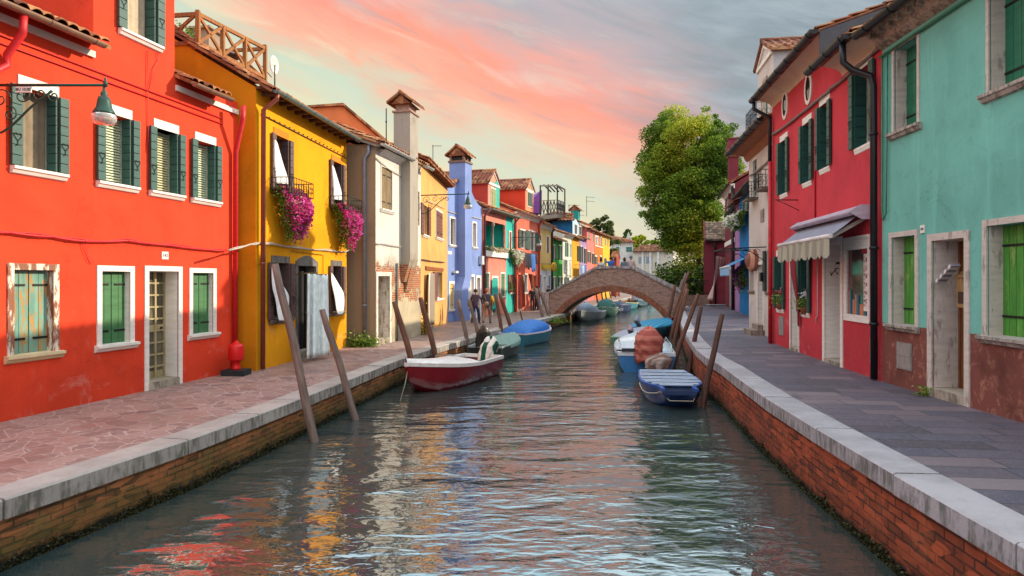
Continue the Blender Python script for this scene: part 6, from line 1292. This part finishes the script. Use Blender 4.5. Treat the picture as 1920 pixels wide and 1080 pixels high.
for xx in (-1.25,-.55):
    f=MB(); f.lathe([(.0,-.19),(.06,-.17),(.085,-.1),(.085,.1),(.06,.17),(0,.19)],(0,0,0),10); o=f.build('fender',flat('d8d4d0',.5),r,(xx,-.86,.38),(0,math.radians(60),0)); m=MB(); m.tube([(xx,-.82,.6),(xx,-.86,.42)],.01,4); m.build('fender_rope',flat('c8c4b8'),r)
engine(r,-L/2,0.05,.45,LW,.3)
o=drape('engine_cover','',None,(-L/2-.05,.05,.42),(.30,.24),.66,stripes('d6cfc2','1c4a3c',20,1),6,5,r,(-.22,.1),.10)
m=MB(); m.tube([(L/2+.1,0,.62),(L/2+.5,.2,.35),(L/2+.9,.3,-.1)],.012,4); m.build('mooring_rope',flat('8a8070'),r)
# dark green covered boat
r,st,L=boat('green_covered_boat','small dark motorboat with pale green deck cover behind the red boat',(-.95,22.3),(.02,26.),1.45,dict(hull=flat('2b3432',.35),rim=flat('8f9a98',.4),**{'in':flat('4a5a54')}),free=.45,rise=.2,transom=.85)
cover(r,st,flat('6f8c84',.8),6,25,.10,'deck_cover'); engine(r,-L/2,-.0,.5,flat('201e1c',.3),.5,1.15)
o=drape('engine_cover','',None,(-L/2-.25,.0,.55),(.27,.22),.70,flat('2c2622',.28),5,8,r,(-.2,-.1),.2,.04)
# blue covered boat
r,st,L=boat('blue_covered_boat','teal hulled boat under a bright blue humped tarpaulin near the bridge',(.0,27.2),(1.55,30.8),1.7,dict(hull=flat('2b6a80',.4),rim=flat('c4b4c0',.4),**{'in':flat('4a5a64')}),free=.5,rise=.1,transom=.8,fullbow=.3,bowpow=3)
cover(r,st,flat('1a62b0',.6),2,24,.48,'tarpaulin',inset=.1,flatn=1.25)
# right side boats
r,st,L=boat('blue_slatted_boat','dark blue boat with white slatted cover moored at the short dark pole',(3.95,16.9),(3.62,13.9),1.38,dict(hull=flat('1d3a70',.3),rim=flat('2452a0',.35),**{'in':flat('1c2c50')},bench=flat('24406f')),free=.38,rise=.05,transom=.85,fullbow=.55,bowpow=3.5,deckz=.12)
m=MB(); n=len(st); 
for k in range(10):
    s=st[int(1+k*2.55)]; m.box(s[0]-.055,s[0]+.055,-s[1]+.02,s[1]-.02,s[2]+.055,s[2]+.075)
m.build('slatted_cover',paint('aab8cc',.6,.2),r); m=MB(); s0,s1=st[1],st[22]; m.box(s0[0],s1[0],-.03,.03,.42,.434); m.box(s0[0],s1[0],-.45,-.41,.42,.434); m.box(s0[0],s1[0],.41,.45,.42,.434); m.build('slat_batten',flat('23488c'),r)
m=MB(); s=st[25]; m.tube([(st[i][0]+.03,-st[i][1]-.03,.36-.12*math.sin(math.pi*(i-14)/11)) for i in range(14,26)],.012,5); m.tube([(s[0],-s[1],.36),(s[0]+.2,-.2,.2),(s[0]+.2,.3,.2),(s[0]+.1,s[1],.38)],.012,5); m.build('mooring_rope',flat('b8b0a0'),r)
r,st,L=boat('white_blue_motorboat','white and blue motorboat with a salmon towel over its outboard engine',(4.1,19.5),(4.95,25.2),1.85,dict(hull=flat('2f6fa8',.3),rim=flat('d0d4dc',.3),**{'in':flat('8aa0ac')}),free=.5,rise=.18,transom=.92,gz=.1)
cover(r,st,flat('bcc8d0',.35),5,25,.16,'deck',flatn=.8); m=MB(); m.box(-L/2+.02,-L/2+1.25,-.86,.86,.50,.56); m.build('aft_deck',flat('a8bcc8',.35),r)
m=MB(); 
for s in (-1,1): m.tube([(-L/2+.3,s*.8,.6),(-L/2+.5,s*.78,.8),(-L/2+2.6,s*.8,.85),(-L/2+2.9,s*.78,.65)],.018,6)
m.build('hand_rail',flat('b8bcc0',.25,.8),r); m=MB(); m.box(-L/2-.06,-L/2+.1,.35,.75,.62,.72); m.tube([(-L/2,.3,.66),(-L/2,.9,.66)],.025,6); m.build('stern_cleat',flat('2a2c34'),r)
engine(r,-L/2,-.1,.36,flat('2c2f33',.35),.35,1.0)
for k,c in enumerate((((-L/2-.05,-.05,.98),(.34,.36,.46)),)): drape('towel','salmon pink towel draped over the outboard engine of the white boat','towel',(4.12,19.42,.38),(.40,.40),1.0,stripes('b06a5c','9a5048',22,2),5,11,None,(.06,.06),.08,.05)
drape('striped_cloth','cream brown striped cloth heaped on the stern beside the salmon towel','cloth',(4.28,18.85,.22),(.38,.3),.42,stripes('a89890','7c625c',24,1,.9),8,14,None,(.1,.0),.14,.015)
r,st,L=boat('green_white_boat','pale green rimmed boat with grey deck behind the white motorboat',(4.75,25.9),(6.2,30.),1.75,dict(hull=flat('4f7a60',.4),rim=flat('6f9a78',.4),**{'in':flat('9a98a4')}),free=.45,rise=.15,transom=.85)
cover(r,st,flat('8f8e9e',.5),1,25,.10,'deck',flatn=.8,inset=.1); engine(r,-L/2,-.1,.45,flat('a8949e',.4),.8,.95,legm=flat('4a4450'))
r,st,L=boat('turquoise_boat','turquoise planked boat moored closest to the bridge foot',(6.2,30.8),(8.6,35.6),1.9,dict(hull=flat('1c4a5c',.4),rim=flat('2a7a98',.4),**{'in':flat('2f88a8')}),free=.5,rise=.2,transom=.7,bowpow=1.8)
cover(r,st,stripes('2f8fb4','1c6488',24,1,.5),1,24,.14,'plank_deck',flatn=.9,inset=.04); engine(r,-L/2,.1,.5,flat('8f94a8',.4),.8,1.0,legm=flat('4a4450'))
r,st,L=boat('dark_red_boat','dark red boat end showing behind the turquoise boat',(8.9,34.2),(9.9,37.6),1.2,dict(hull=flat('5c1c2a',.4),rim=flat('7a2a3a',.4),**{'in':flat('4a2a30')}),free=.5,rise=.3)
# boats through the arch
def WL(px,py): D=EYE*F/(py-HY); return ((px-960)/F*D,D)
for nm,lb,s,b,bm,hc,rc,ic,cv in (
  ('white_boat','white motorboat with grey cover just under the left of the arch',(6.2,47.5),(4.6,43.2),1.9,'8f9aa0','c4ccd0','9aa8b0',('8fa4b8',.6,12,24)),
  ('green_boat','pale green boat with dark green cover under the arch',(8.1,53.5),(7.1,49.3),1.8,'6fa08a','c8d8c8','a0b0a0',('1c5a54',.7,10,20)),
  ('navy_boat','navy blue boat beyond the green one under the arch',(10.2,59.),(8.4,54.5),1.9,'16305c','24427a','1c2c4a',('16264a',.35,6,20)),
  ('yellow_rimmed_boat','teal boat with cream rim moored beyond the navy one',(12.0,65.),(10.6,60.),1.9,'3a8a9a','d0c090','4a8a90',None),
  ('grey_tarp_boat','boat under a hooded grey tarpaulin far through the arch',(14.6,72.5),(13.2,67.5),1.9,'4a6a7a','8a9aa4','5a6a74',('7f94a4',1.2,3,22)),
  ('teal_tarp_boat','boat with a teal hood beyond the grey tarpaulin boat',(17.6,81.),(16.,76.),1.9,'3a5a6a','8a9aa4','5a6a74',('3a7a88',1.3,3,22)),
  ('last_boat','last little dark boat at the far end of the moored row',(21.,92.),(19.4,87.),1.8,'2a3a44','8a9aa4','5a6a74',('55707c',.9,3,20))):
    r,st,L=boat(nm,lb,s,b,bm,dict(hull=flat(hc,.35),rim=flat(rc,.4),**{'in':flat(ic)}),free=.55,rise=.2,transom=.85,fullbow=.12,group='boats moored beyond the bridge')
    if cv: cover(r,st,flat(cv[0],.6),cv[2],cv[3],cv[1],'tarpaulin',inset=.12,flatn=1.2)
# ================================================================= PEOPLE
SKIN=flat('b98468',.6)
def skinmesh(name,V,E,Rr,mat,parent,sub=1):
    me=bpy.data.meshes.new(name); me.from_pydata(V,E,[]); o=bpy.data.objects.new(name,me); col.objects.link(o); o.parent=parent; me.materials.append(mat)
    md=o.modifiers.new('skin','SKIN'); 
    sv=me.skin_vertices[0].data
    for i,r_ in enumerate(Rr): sv[i].radius=(r_,r_) if not isinstance(r_,tuple) else r_
    sv[0].use_root=True; md.use_smooth_shade=True; s=o.modifiers.new('sub','SUBSURF'); s.levels=sub; s.render_levels=sub; return o
def person(label,loc,face,hgt=1.7,top='3a3440',legs='2a2c38',hair='2c2018',stride=.0,armL=(0,0),armR=(0,0),hairlong=False,bag=None,sleeve=True,bend=0.,shoe='201c1c',hat=None):
    """face = heading in radians (local +y is forward)"""
    r=empty('person',loc,face-math.pi/2,label,'person'); k=hgt/1.75; 
    def A_(sx,ang):
        f,o_=ang; sh=Vector((sx*.185,0,1.42)); el=sh+Vector((sx*(.06+o_*.2),math.sin(f)*.27,-math.cos(f)*.27)); f2=f+(.25 if f<.6 else 1.1); wr=el+Vector((sx*(.01-o_*.12),math.sin(f2)*.24,-math.cos(f2)*.24)); dr=(wr-el).normalized(); return sh,el,wr,dr
    V=[Vector((0,0,.95)),Vector((0,.0,1.12)),Vector((0,.01,1.32)),Vector((0,0,1.44)),Vector((0,.01,1.52)),Vector((0,.02,1.62)),Vector((0,.015,1.70)),Vector((0,.105,1.61))]
    Rr=[(.115,.085),(.115,.085),(.155,.10),(.09,.075),.052,(.075,.09),(.062,.075),.014]; E=[(0,1),(1,2),(2,3),(3,4),(4,5),(5,6),(5,7)]
    J={}
    for sx,ang in ((-1,armL),(1,armR)):
        sh,el,wr,dr=A_(sx,ang); i=len(V); V+=[sh,el,wr,wr+dr*.05,wr+dr*.09]; Rr+=[.052,.038,.026,(.034,.018),(.036,.016)]; E+=[(2,i),(i,i+1),(i+1,i+2),(i+2,i+3),(i+3,i+4)]; J[sx]=(sh,el,wr)
        side=Vector((0,1,0)) if abs(dr.y)<.9 else Vector((0,0,1)); base=i+4
        for q,ln in ((-.024,.055),(-.008,.07),(.008,.065),(.023,.052)):
            j=len(V); V+=[wr+dr*.10+side*q,wr+dr*(.10+ln*.6)+side*q*1.1,wr+dr*(.10+ln)+side*q*1.1+Vector((-sx*.012,0,0))]; Rr+=[.009,.0085,.007]; E+=[(base,j),(j,j+1),(j+1,j+2)]
        j=len(V); V+=[wr+dr*.06+side*.04,wr+dr*.1+side*.055]; Rr+=[.010,.008]; E+=[(i+3,j),(j,j+1)]
    K={}
    for sx in (-1,1):
        f=stride*sx; i=len(V); hp=Vector((sx*.09,0,.90)); kn=Vector((sx*.1,math.sin(f)*.42+.02,.90-math.cos(f)*.42)); f2=f-abs(stride)*.5 if f<0 else f*.6; an=kn+Vector((0,math.sin(f2)*.41,-math.cos(f2)*.41)); an.z=max(an.z,.08); V+=[hp,kn,an,an+Vector((0,.0,-.045)),an+Vector((.01*sx,.15,-.055))]; Rr+=[.088,.058,.04,(.04,.035),(.035,.02)]; E+=[(0,i),(i,i+1),(i+1,i+2),(i+2,i+3),(i+3,i+4)]; K[sx]=(hp,kn,an)
    V=[v*k for v in V]; Rr=[(a*k if not isinstance(a,tuple) else (a[0]*k,a[1]*k)) for a in Rr]
    skinmesh('body',V,E,Rr,SKIN,r)
    g=lambda v:v*k
    TV=[Vector((0,0,.80)),Vector((0,0,.96)),Vector((0,.01,1.2)),Vector((0,.01,1.36)),Vector((0,.0,1.46))]; TR=[(.185,.14),(.175,.135),(.165,.12),(.175,.12),(.085,.075)]; TE=[(0,1),(1,2),(2,3),(3,4)]
    for sx in (-1,1):
        sh,el,wr=J[sx]; i=len(TV); TV+=[sh+Vector((0,0,.0)),el,el.lerp(wr,.93 if sleeve else .1)]; TR+=[.07,.056,.044]; TE+=[(3,i),(i,i+1),(i+1,i+2)]
    skinmesh('jacket',[g(v) for v in TV],TE,[(a*k if not isinstance(a,tuple) else (a[0]*k,a[1]*k)) for a in TR],flat(top,.85),r)
    LV=[Vector((0,0,1.04)),Vector((0,0,.9))]; LR=[(.15,.115),(.15,.115)]; LE=[(0,1)]
    for sx in (-1,1):
        hp,kn,an=K[sx]; i=len(LV); LV+=[hp,kn,an+Vector((0,0,-.02))]; LR+=[.10,.075,.062]; LE+=[(1,i),(i,i+1),(i+1,i+2)]
        m=MB(); m.smooth=True; a=g(an); rows=[]
        for yy,w,hh_ in ((-.06,.03,.05),(-.04,.045,.09),(.03,.045,.08),(.12,.045,.05),(.18,.02,.03)): rows.append([(a.x+w*k*math.cos(t),a.y+yy*k,a.z-.07*k+hh_*k*max(0,math.sin(t))) for t in [2*math.pi*q/10 for q in range(10)]])
        m.grid(rows,True,True); m.build('shoe',flat(shoe,.7),r)
    skinmesh('trousers',[g(v) for v in LV],LE,[(a*k if not isinstance(a,tuple) else (a[0]*k,a[1]*k)) for a in LR],flat(legs,.85),r)
    m=MB(); m.smooth=True; c=Vector((0,-.005,1.665))*k; rows=[]
    for j in range(8):
        v=math.pi*.62*j/7; rows.append([(c.x+.088*k*math.sin(v)*math.cos(2*math.pi*i/14),c.y+.104*k*math.sin(v)*math.sin(2*math.pi*i/14)-.018*k*j/7-(.03*k*j/7 if math.sin(2*math.pi*i/14)>0 else -.0),c.z+.1*k*math.cos(v)-(.11 if hairlong else .02)*k*(j/7)**2*(1 if math.sin(2*math.pi*i/14)<.3 else 0)) for i in range(14)])
    m.grid(rows,True,False); m.face(rows[0]); m.build('hair' if not hat else 'hat',flat(hat or hair,.9),r).modifiers.new('t','SOLIDIFY').thickness=.012
    for sx in (-1,1):
        m=MB(); m.lathe([(0,-.011),(.009,-.006),(.011,0),(.009,.006),(0,.011)],(sx*.032*k,.098*k,1.635*k),8); m.build('eye',flat('efeae4',.3),r)
        m=MB(); m.lathe([(0,-.028),(.01,-.018),(.013,0),(.012,.018),(0,.028)],(sx*.083*k,.01*k,1.625*k),8); m.build('ear',SKIN,r)
    m=MB(); m.box(-.024*k,.024*k,.094*k,.100*k,1.565*k,1.573*k); m.build('mouth',flat('8a4038'),r)
    return r,k
def obj_at(kind,label,cat,make,loc,rz,mat):
    m=MB(); make(m); o=m.build(kind,mat,None,loc,(0,0,rz)); return tag(o,label,cat)
def gp(px,py,zg=ZL): D=(EYE-zg)*F/(py-HY); return ((px-960)/F*D,D,zg)
hd=math.atan2(1,.33)
p=gp(892,607); person('person in a dark purple jacket and navy trousers walking with a shoulder strap',p,hd,1.68,'54465a','2e3a5c','3a281c',.32,(.15,.1),(.5,.2)); 
obj_at('shoulder_bag','brown shoulder bag carried by the person in the purple jacket','bag',lambda m:(m.box(-.07,.07,-.16,.16,.82,1.12),m.tube([(0,-.12,1.1),(.1,.0,1.47),(.22,.12,1.2),(.25,.1,1.05)],.018,6)),(p[0]-.26,p[1]-.02,p[2]),hd-math.pi/2,flat('6a4a38'))
p=gp(913,608); person('person in a dark vest with yellow sleeves and patterned brown trousers walking',p,hd+.1,1.72,'484654','8f745c','9a6048',.38,(.3,.25),(.2,.3)); 
obj_at('handbag','beige round bag hanging at the back of the person in brown trousers','bag',lambda m:(m.lathe([(.0,-.13),(.09,-.12),(.12,0),(.09,.10),(0,.12)],(.06,-.22,.98),12),m.tube([(.05,-.18,1.08),(-.05,-.12,1.3),(-.12,0,1.48)],.014,5)),p,hd-math.pi/2,flat('8a6f5c'))
obj_at('sunlit_scarf','yellow cardigan hanging over the arm of the person in brown trousers','cardigan',lambda m:(m.tube([(.24,.0,1.35),(.29,.05,1.15),(.27,.1,.95)],[.06,.07,.03],8)),p,hd-math.pi/2,flat('d8a41c',.8))
p=gp(998,582.5); person('person all in black standing before the striped door drape',p,hd-2.6,1.68,'242228','1e1c20','3a281c',.1,(.5,.1),(.4,.1))
p=gp(1006,581); person('person in dark grey behind the person in black',p,hd+1.4,1.7,'3a3c44','2a2a30','2a1c14',.2)
p=gp(1028,576); person('person in black walking by the bridge steps',p,hd+2.9,1.68,'1c1c24','20202a','5a4030',.3)
cw=math.atan2(d2.y,d2.x)
def onbridge(px,yy=1.5):
    a=fb.A+fb.nin*yy; k_=(px-960)/F; u=(k_*a.y-a.x)/(fb.d.x-k_*fb.d.y); q=a+fb.d*u; return (q.x,q.y,zt(min(max(u,0),LB))-.95)
person('person with dark hair in a white shirt on the bridge, seen from behind',onbridge(1127),1.2,1.62,'c4bcb0','2c4a7a','2a1c14',0)
obj_at('backpack','blue bag on the back of the person in white on the bridge','bag',lambda m:(m.box(-.16,.16,-.30,-.15,.85,1.18)),onbridge(1127),1.2-math.pi/2,flat('2a4f8a'))
person('person in a bright blue top raising a camera on the bridge',onbridge(1145),1.6,1.70,'2a5fa8','3a3a44','3a2418',0,(1.5,0),(1.5,0))
person('long haired person in a grey blue jacket on the bridge crown',onbridge(1171),1.3,1.66,'5f6a78','4a4450','4a2820',0,hairlong=True)
person('person in a pale pink jacket and blue grey cap on the bridge',onbridge(1183),1.3,1.78,'b09a98','3a3a44','5a6078',0,hat='5f6a80')
# bicycle-like bits at the bridge approach are too small; potted plants and weeds
def shrub(name,label,loc,n,sig,size,mat,cat='plant'):
    e=empty(name,loc,0,label,cat); cards(n,lambda n_:np.abs(RNG.normal(0,1,(n_,3)))*[0,0,sig[2]]+RNG.normal(0,1,(n_,3))*[sig[0],sig[1],0],size,mat,'foliage',e)
    m=MB()
    for k in range(6): a=k*1.05; m.tube([(0,0,0),(sig[0]*math.cos(a)*.8,sig[1]*math.sin(a)*.8,sig[2]*1.3)],.008,4)
    m.build('stem',wood('4a4a2a'),e); return e
p=gp(684,650); shrub('weedy_shrub','green weedy shrub at the foot of the blue grey pipe',(p[0]-.1,20.3,ZL),700,(.28,.10,.18),.09,LF)
p=gp(792,632); shrub('yellowing_weed','yellowing weed between grey house and peach house',(-3.4,25.1,ZL),350,(.1,.12,.45),.09,leafmat('6a6a1c','a8942c','c8b85c'))
shrub('quay_weeds','bright green weeds growing from the quay wall at the bridge foot',(2.45,37.0,.35),500,(.35,.3,.2),.09,LF)
pt=empty('potted_plant',P3(H1,958,548,.12),0,'plant on the wooden window sill of the teal wall','plant'); cards(160,lambda n:RNG.normal(0,1,(n,3))*[.12,.1,.14]+[0,0,.3],.09,LF2,'foliage',pt); m=MB(); m.lathe([(.08,0),(.1,.16),(0,.16)],(0,0,0),8); m.build('pot',flat('8a4a30'),pt)
# ================================================================= TREES AND GARDEN
def tree(name,label,base,H_,outline,ncl,nleaf,size,mat,trunk=.3,seed=1,squash=.8,gap=.5,toneb=0.):
    """outline: list of (z, cx, r) for the crown; clumps of small leaves round real limbs"""
    rd=np.random.default_rng(seed); r=empty(name,base,0,label,'tree'); zs=[o[0] for o in outline]
    def at(z): return np.interp(z,zs,[o[1] for o in outline]),np.interp(z,zs,[o[2] for o in outline])
    C=[]
    w=np.array([max(at(z)[1],.1)**2 for z in np.linspace(zs[0],zs[-1],60)]); w/=w.sum(); zz=np.linspace(zs[0],zs[-1],60)
    for i in range(ncl):
        z=rd.choice(zz,p=w)+rd.normal(0,.15); cx,rr=at(z); a=rd.uniform(0,2*math.pi); q=rd.uniform(.15,1.)**.5; C.append((cx+rr*q*math.cos(a),rr*q*math.sin(a)*squash,z))
    R_=list(rd.uniform(.08,.155,ncl)*(zs[-1]-zs[0])*.62)
    for i in range(int(ncl*.75) if ncl>100 else 0):
        z=rd.uniform(zs[0],zs[-1]+.5); cx,rr=at(z); a=rd.uniform(0,2*math.pi); q=rd.uniform(1.,1.14 if z<zs[-1]-2 else 1.02); z=min(z,zs[-1]); C.append((cx+rr*q*math.cos(a),rr*q*math.sin(a)*squash,z+rd.normal(0,.3))); R_.append(rd.uniform(.025,.06)*(zs[-1]-zs[0])*.62)
    C=np.array(C); R_=np.array(R_); pw=R_**2; pw/=pw.sum()
    bark=wood('4a3c30'); m=MB(); top=outline[-2]; pts=[(0,0,-.1)]+[(np.interp(z,zs,[o[1] for o in outline])*.5*min(1,z/zs[-1]*1.2)+.1*math.sin(z),.1*math.cos(z*1.3),z) for z in np.linspace(.8,H_*.8,8)]
    m.tube(pts,[trunk*(1-.85*k/(len(pts)-1)) for k in range(len(pts))],9); m.build('trunk',bark,r)
    m=MB()
    for i in rd.choice(ncl,min(ncl,46),replace=False):
        c=C[i]; zb=max(.8,c[2]*.62-.2); j=np.interp(zb,[p[2] for p in pts],range(len(pts))); k=int(j); p0=Vector(pts[k]).lerp(Vector(pts[min(k+1,len(pts)-1)]),j-k); md=p0.lerp(Vector(c),.5)+Vector((0,0,.3)); m.tube([p0,md,Vector(c)],[trunk*.28,trunk*.16,trunk*.05],5)
    m.build('limb',bark,r)
    def pos(n):
        idx=rd.choice(len(C),n,p=pw); d=rd.normal(size=(n,3)); d/=np.linalg.norm(d,axis=1)[:,None]; q=rd.uniform(.25,1.,n)**.6; P=C[idx]+d*(R_[idx]*q)[:,None]*[1,1,.62]; P[:,2]-=rd.exponential(.12,n)*R_[idx]; return P
    ct=rd.uniform(-.28,.28,ncl)
    def tone(P):
        n=len(P); rr=rd.uniform(0,1,n); nz=np.sin(P[:,0]*.9+seed)+np.sin(P[:,2]*.8+1.3*P[:,1])+np.sin(P[:,2]*.45-P[:,0]*.6); return np.clip(.42+.13*nz+(rr-.5)*.5+toneb,0,1)
    cards(nleaf,pos,size,mat,'crown',r,tone); return r
GT=leafmat('35561e','7c9a2c','d4c440',.45)
tx=Wp(1313,0,55).x
o_=[]
for y,x0,x1 in ((548,1288,1330),(520,1275,1335),(490,1256,1342),(455,1228,1348),(420,1197,1352),(380,1192,1368),(340,1192,1395),(300,1195,1400),(270,1200,1385),(248,1222,1352),(234,1240,1330)):
    D=55; o_.append((EYE-(y-HY)/F*D,((x0+x1)/2-960)/F*D-tx,(x1-x0)/2/F*D*.82))
tree('robinia_tree','big yellow green tree towering over the right end of the bridge',(tx,55,ZR),16.5,o_,190,125000,.195,GT,.38,3,.85)
b_=Wp(1131,0,110); tree('olive_green_tree','rounded dark green tree behind the pink and orange far houses',(b_.x,110,.6),14,[(4,0,1.),(6.5,0,2.6),(9.5,0,3.2),(11.8,0,2.6),(13.4,0,1.2)],70,11000,.42,leafmat('3c4a2c','5c6a34','8a8a44'),.3,5)
b_=Wp(1183,0,150); tree('dark_green_tree','dark green tree left of the bright yellow one behind the warehouse',(b_.x,150,.6),13,[(6,0,1.5),(9,0,2.6),(12.,0,2.4),(14,0,1.)],34,5000,.5,leafmat('2c4420','4a6a2a','7a8a3a'),.3,7)
b_=Wp(1208,0,146); tree('bright_yellow_tree','bright yellow green tree behind the warehouse roof',(b_.x,146,.6),13,[(6,0,2),(9,0,3.8),(11.5,0,3.4),(13.6,0,1.4)],44,8000,.5,leafmat('5a7a1c','9aa822','d0c83c'),.3,9)
# garden behind the bridge foot
gw=MB(); a,b=Wp(1268,0,45.5),Wp(1330,0,46.8); s=(b-a); s.z=0; L=s.length; rzg=math.atan2(s.y,s.x)
q=lambda x0,x1,y0,y1,z0,z1:gw.box(x0,x1,y0,y1,z0,z1)
gw.face([(0,0,ZR),(L,0,ZR),(L,0,1.75),(0,0,1.75)],[(0,0),(L,0),(L,.8),(0,.8)]); gw.face([(0,0,1.75),(L,0,1.75),(L,.3,1.75),(0,.3,1.75)],[(0,0),(L,0),(L,.3),(0,.3)]); gw.face([(0,.3,ZR),(0,.3,1.75),(L,.3,1.75),(L,.3,ZR)],[(0,0),(0,.8),(L,.8),(L,0)]); gw.face([(0,0,ZR),(0,0,1.75),(0,.3,1.75),(0,.3,ZR)],[(0,0),(0,.8),(.3,.8),(.3,0)])
o=gw.build('garden_wall',brickwall('bridge'),None,(a.x,a.y,0),(0,0,rzg)); tag(o,'low brick garden wall below the big tree beside the dark red annex','wall')
fe=empty('iron_fence',(a.x,a.y+.15,0),rzg,'dark iron fence on the garden wall under the big tree','fence'); m=MB()
for k in range(int(L/.14)): m.tube([(k*.14,0,1.75),(k*.14,0,2.9)],.012,4)
m.build('bars',IRON,fe); m=MB(); m.box(0,L,-.02,.02,2.8,2.84); m.box(0,L,-.02,.02,1.85,1.88); m.build('rail',IRON,fe)
hg=empty('garden_hedge',((a.x+b.x)/2,50.,ZR),0,'dark green hedge behind the iron fence beneath the big tree','hedge')
cards(9000,lambda n:np.stack([RNG.uniform(-1.7,3.,n),RNG.normal(0,.9,n),np.abs(RNG.normal(1.3,.75,n))],1),.26,leafmat('1c3414','3a5a1c','7a8a28'),'foliage',hg)
m=MB(); [m.tube([(x,0,0),(x+.1,.05,1.8)],.05,5) for x in (-1.4,-.6,.6,1.8,2.8)]; m.build('stems',wood('4a3c30'),hg)

# algae and weed fringe along both canal walls at the waterline
def fringe(poly,side,n):
    D=np.array([p for p in dense(poly,.3) if 4<p[1]<36]); i=RNG.integers(0,len(D)-1,n); w=1/np.maximum(D[i,1],4); keep=RNG.uniform(0,.25,n)<w; i=i[keep]; s=RNG.uniform(0,1,len(i))[:,None]
    P=D[i]*(1-s)+D[i+1]*s; z=np.abs(RNG.normal(0,.045,len(i)))*(1+.4*np.sin(P[:,1]*5)+.3*np.sin(P[:,1]*17)); P=np.stack([P[:,0]-side*RNG.uniform(.0,.03,len(i)),P[:,1],z],1)
    o=cards(len(P),lambda k:P,.034,leafmat('14160c','2a2c14','4a4420',.1),'algae'); o['kind']='stuff'
fringe(QL,-1,60000); fringe(QR,1,60000)
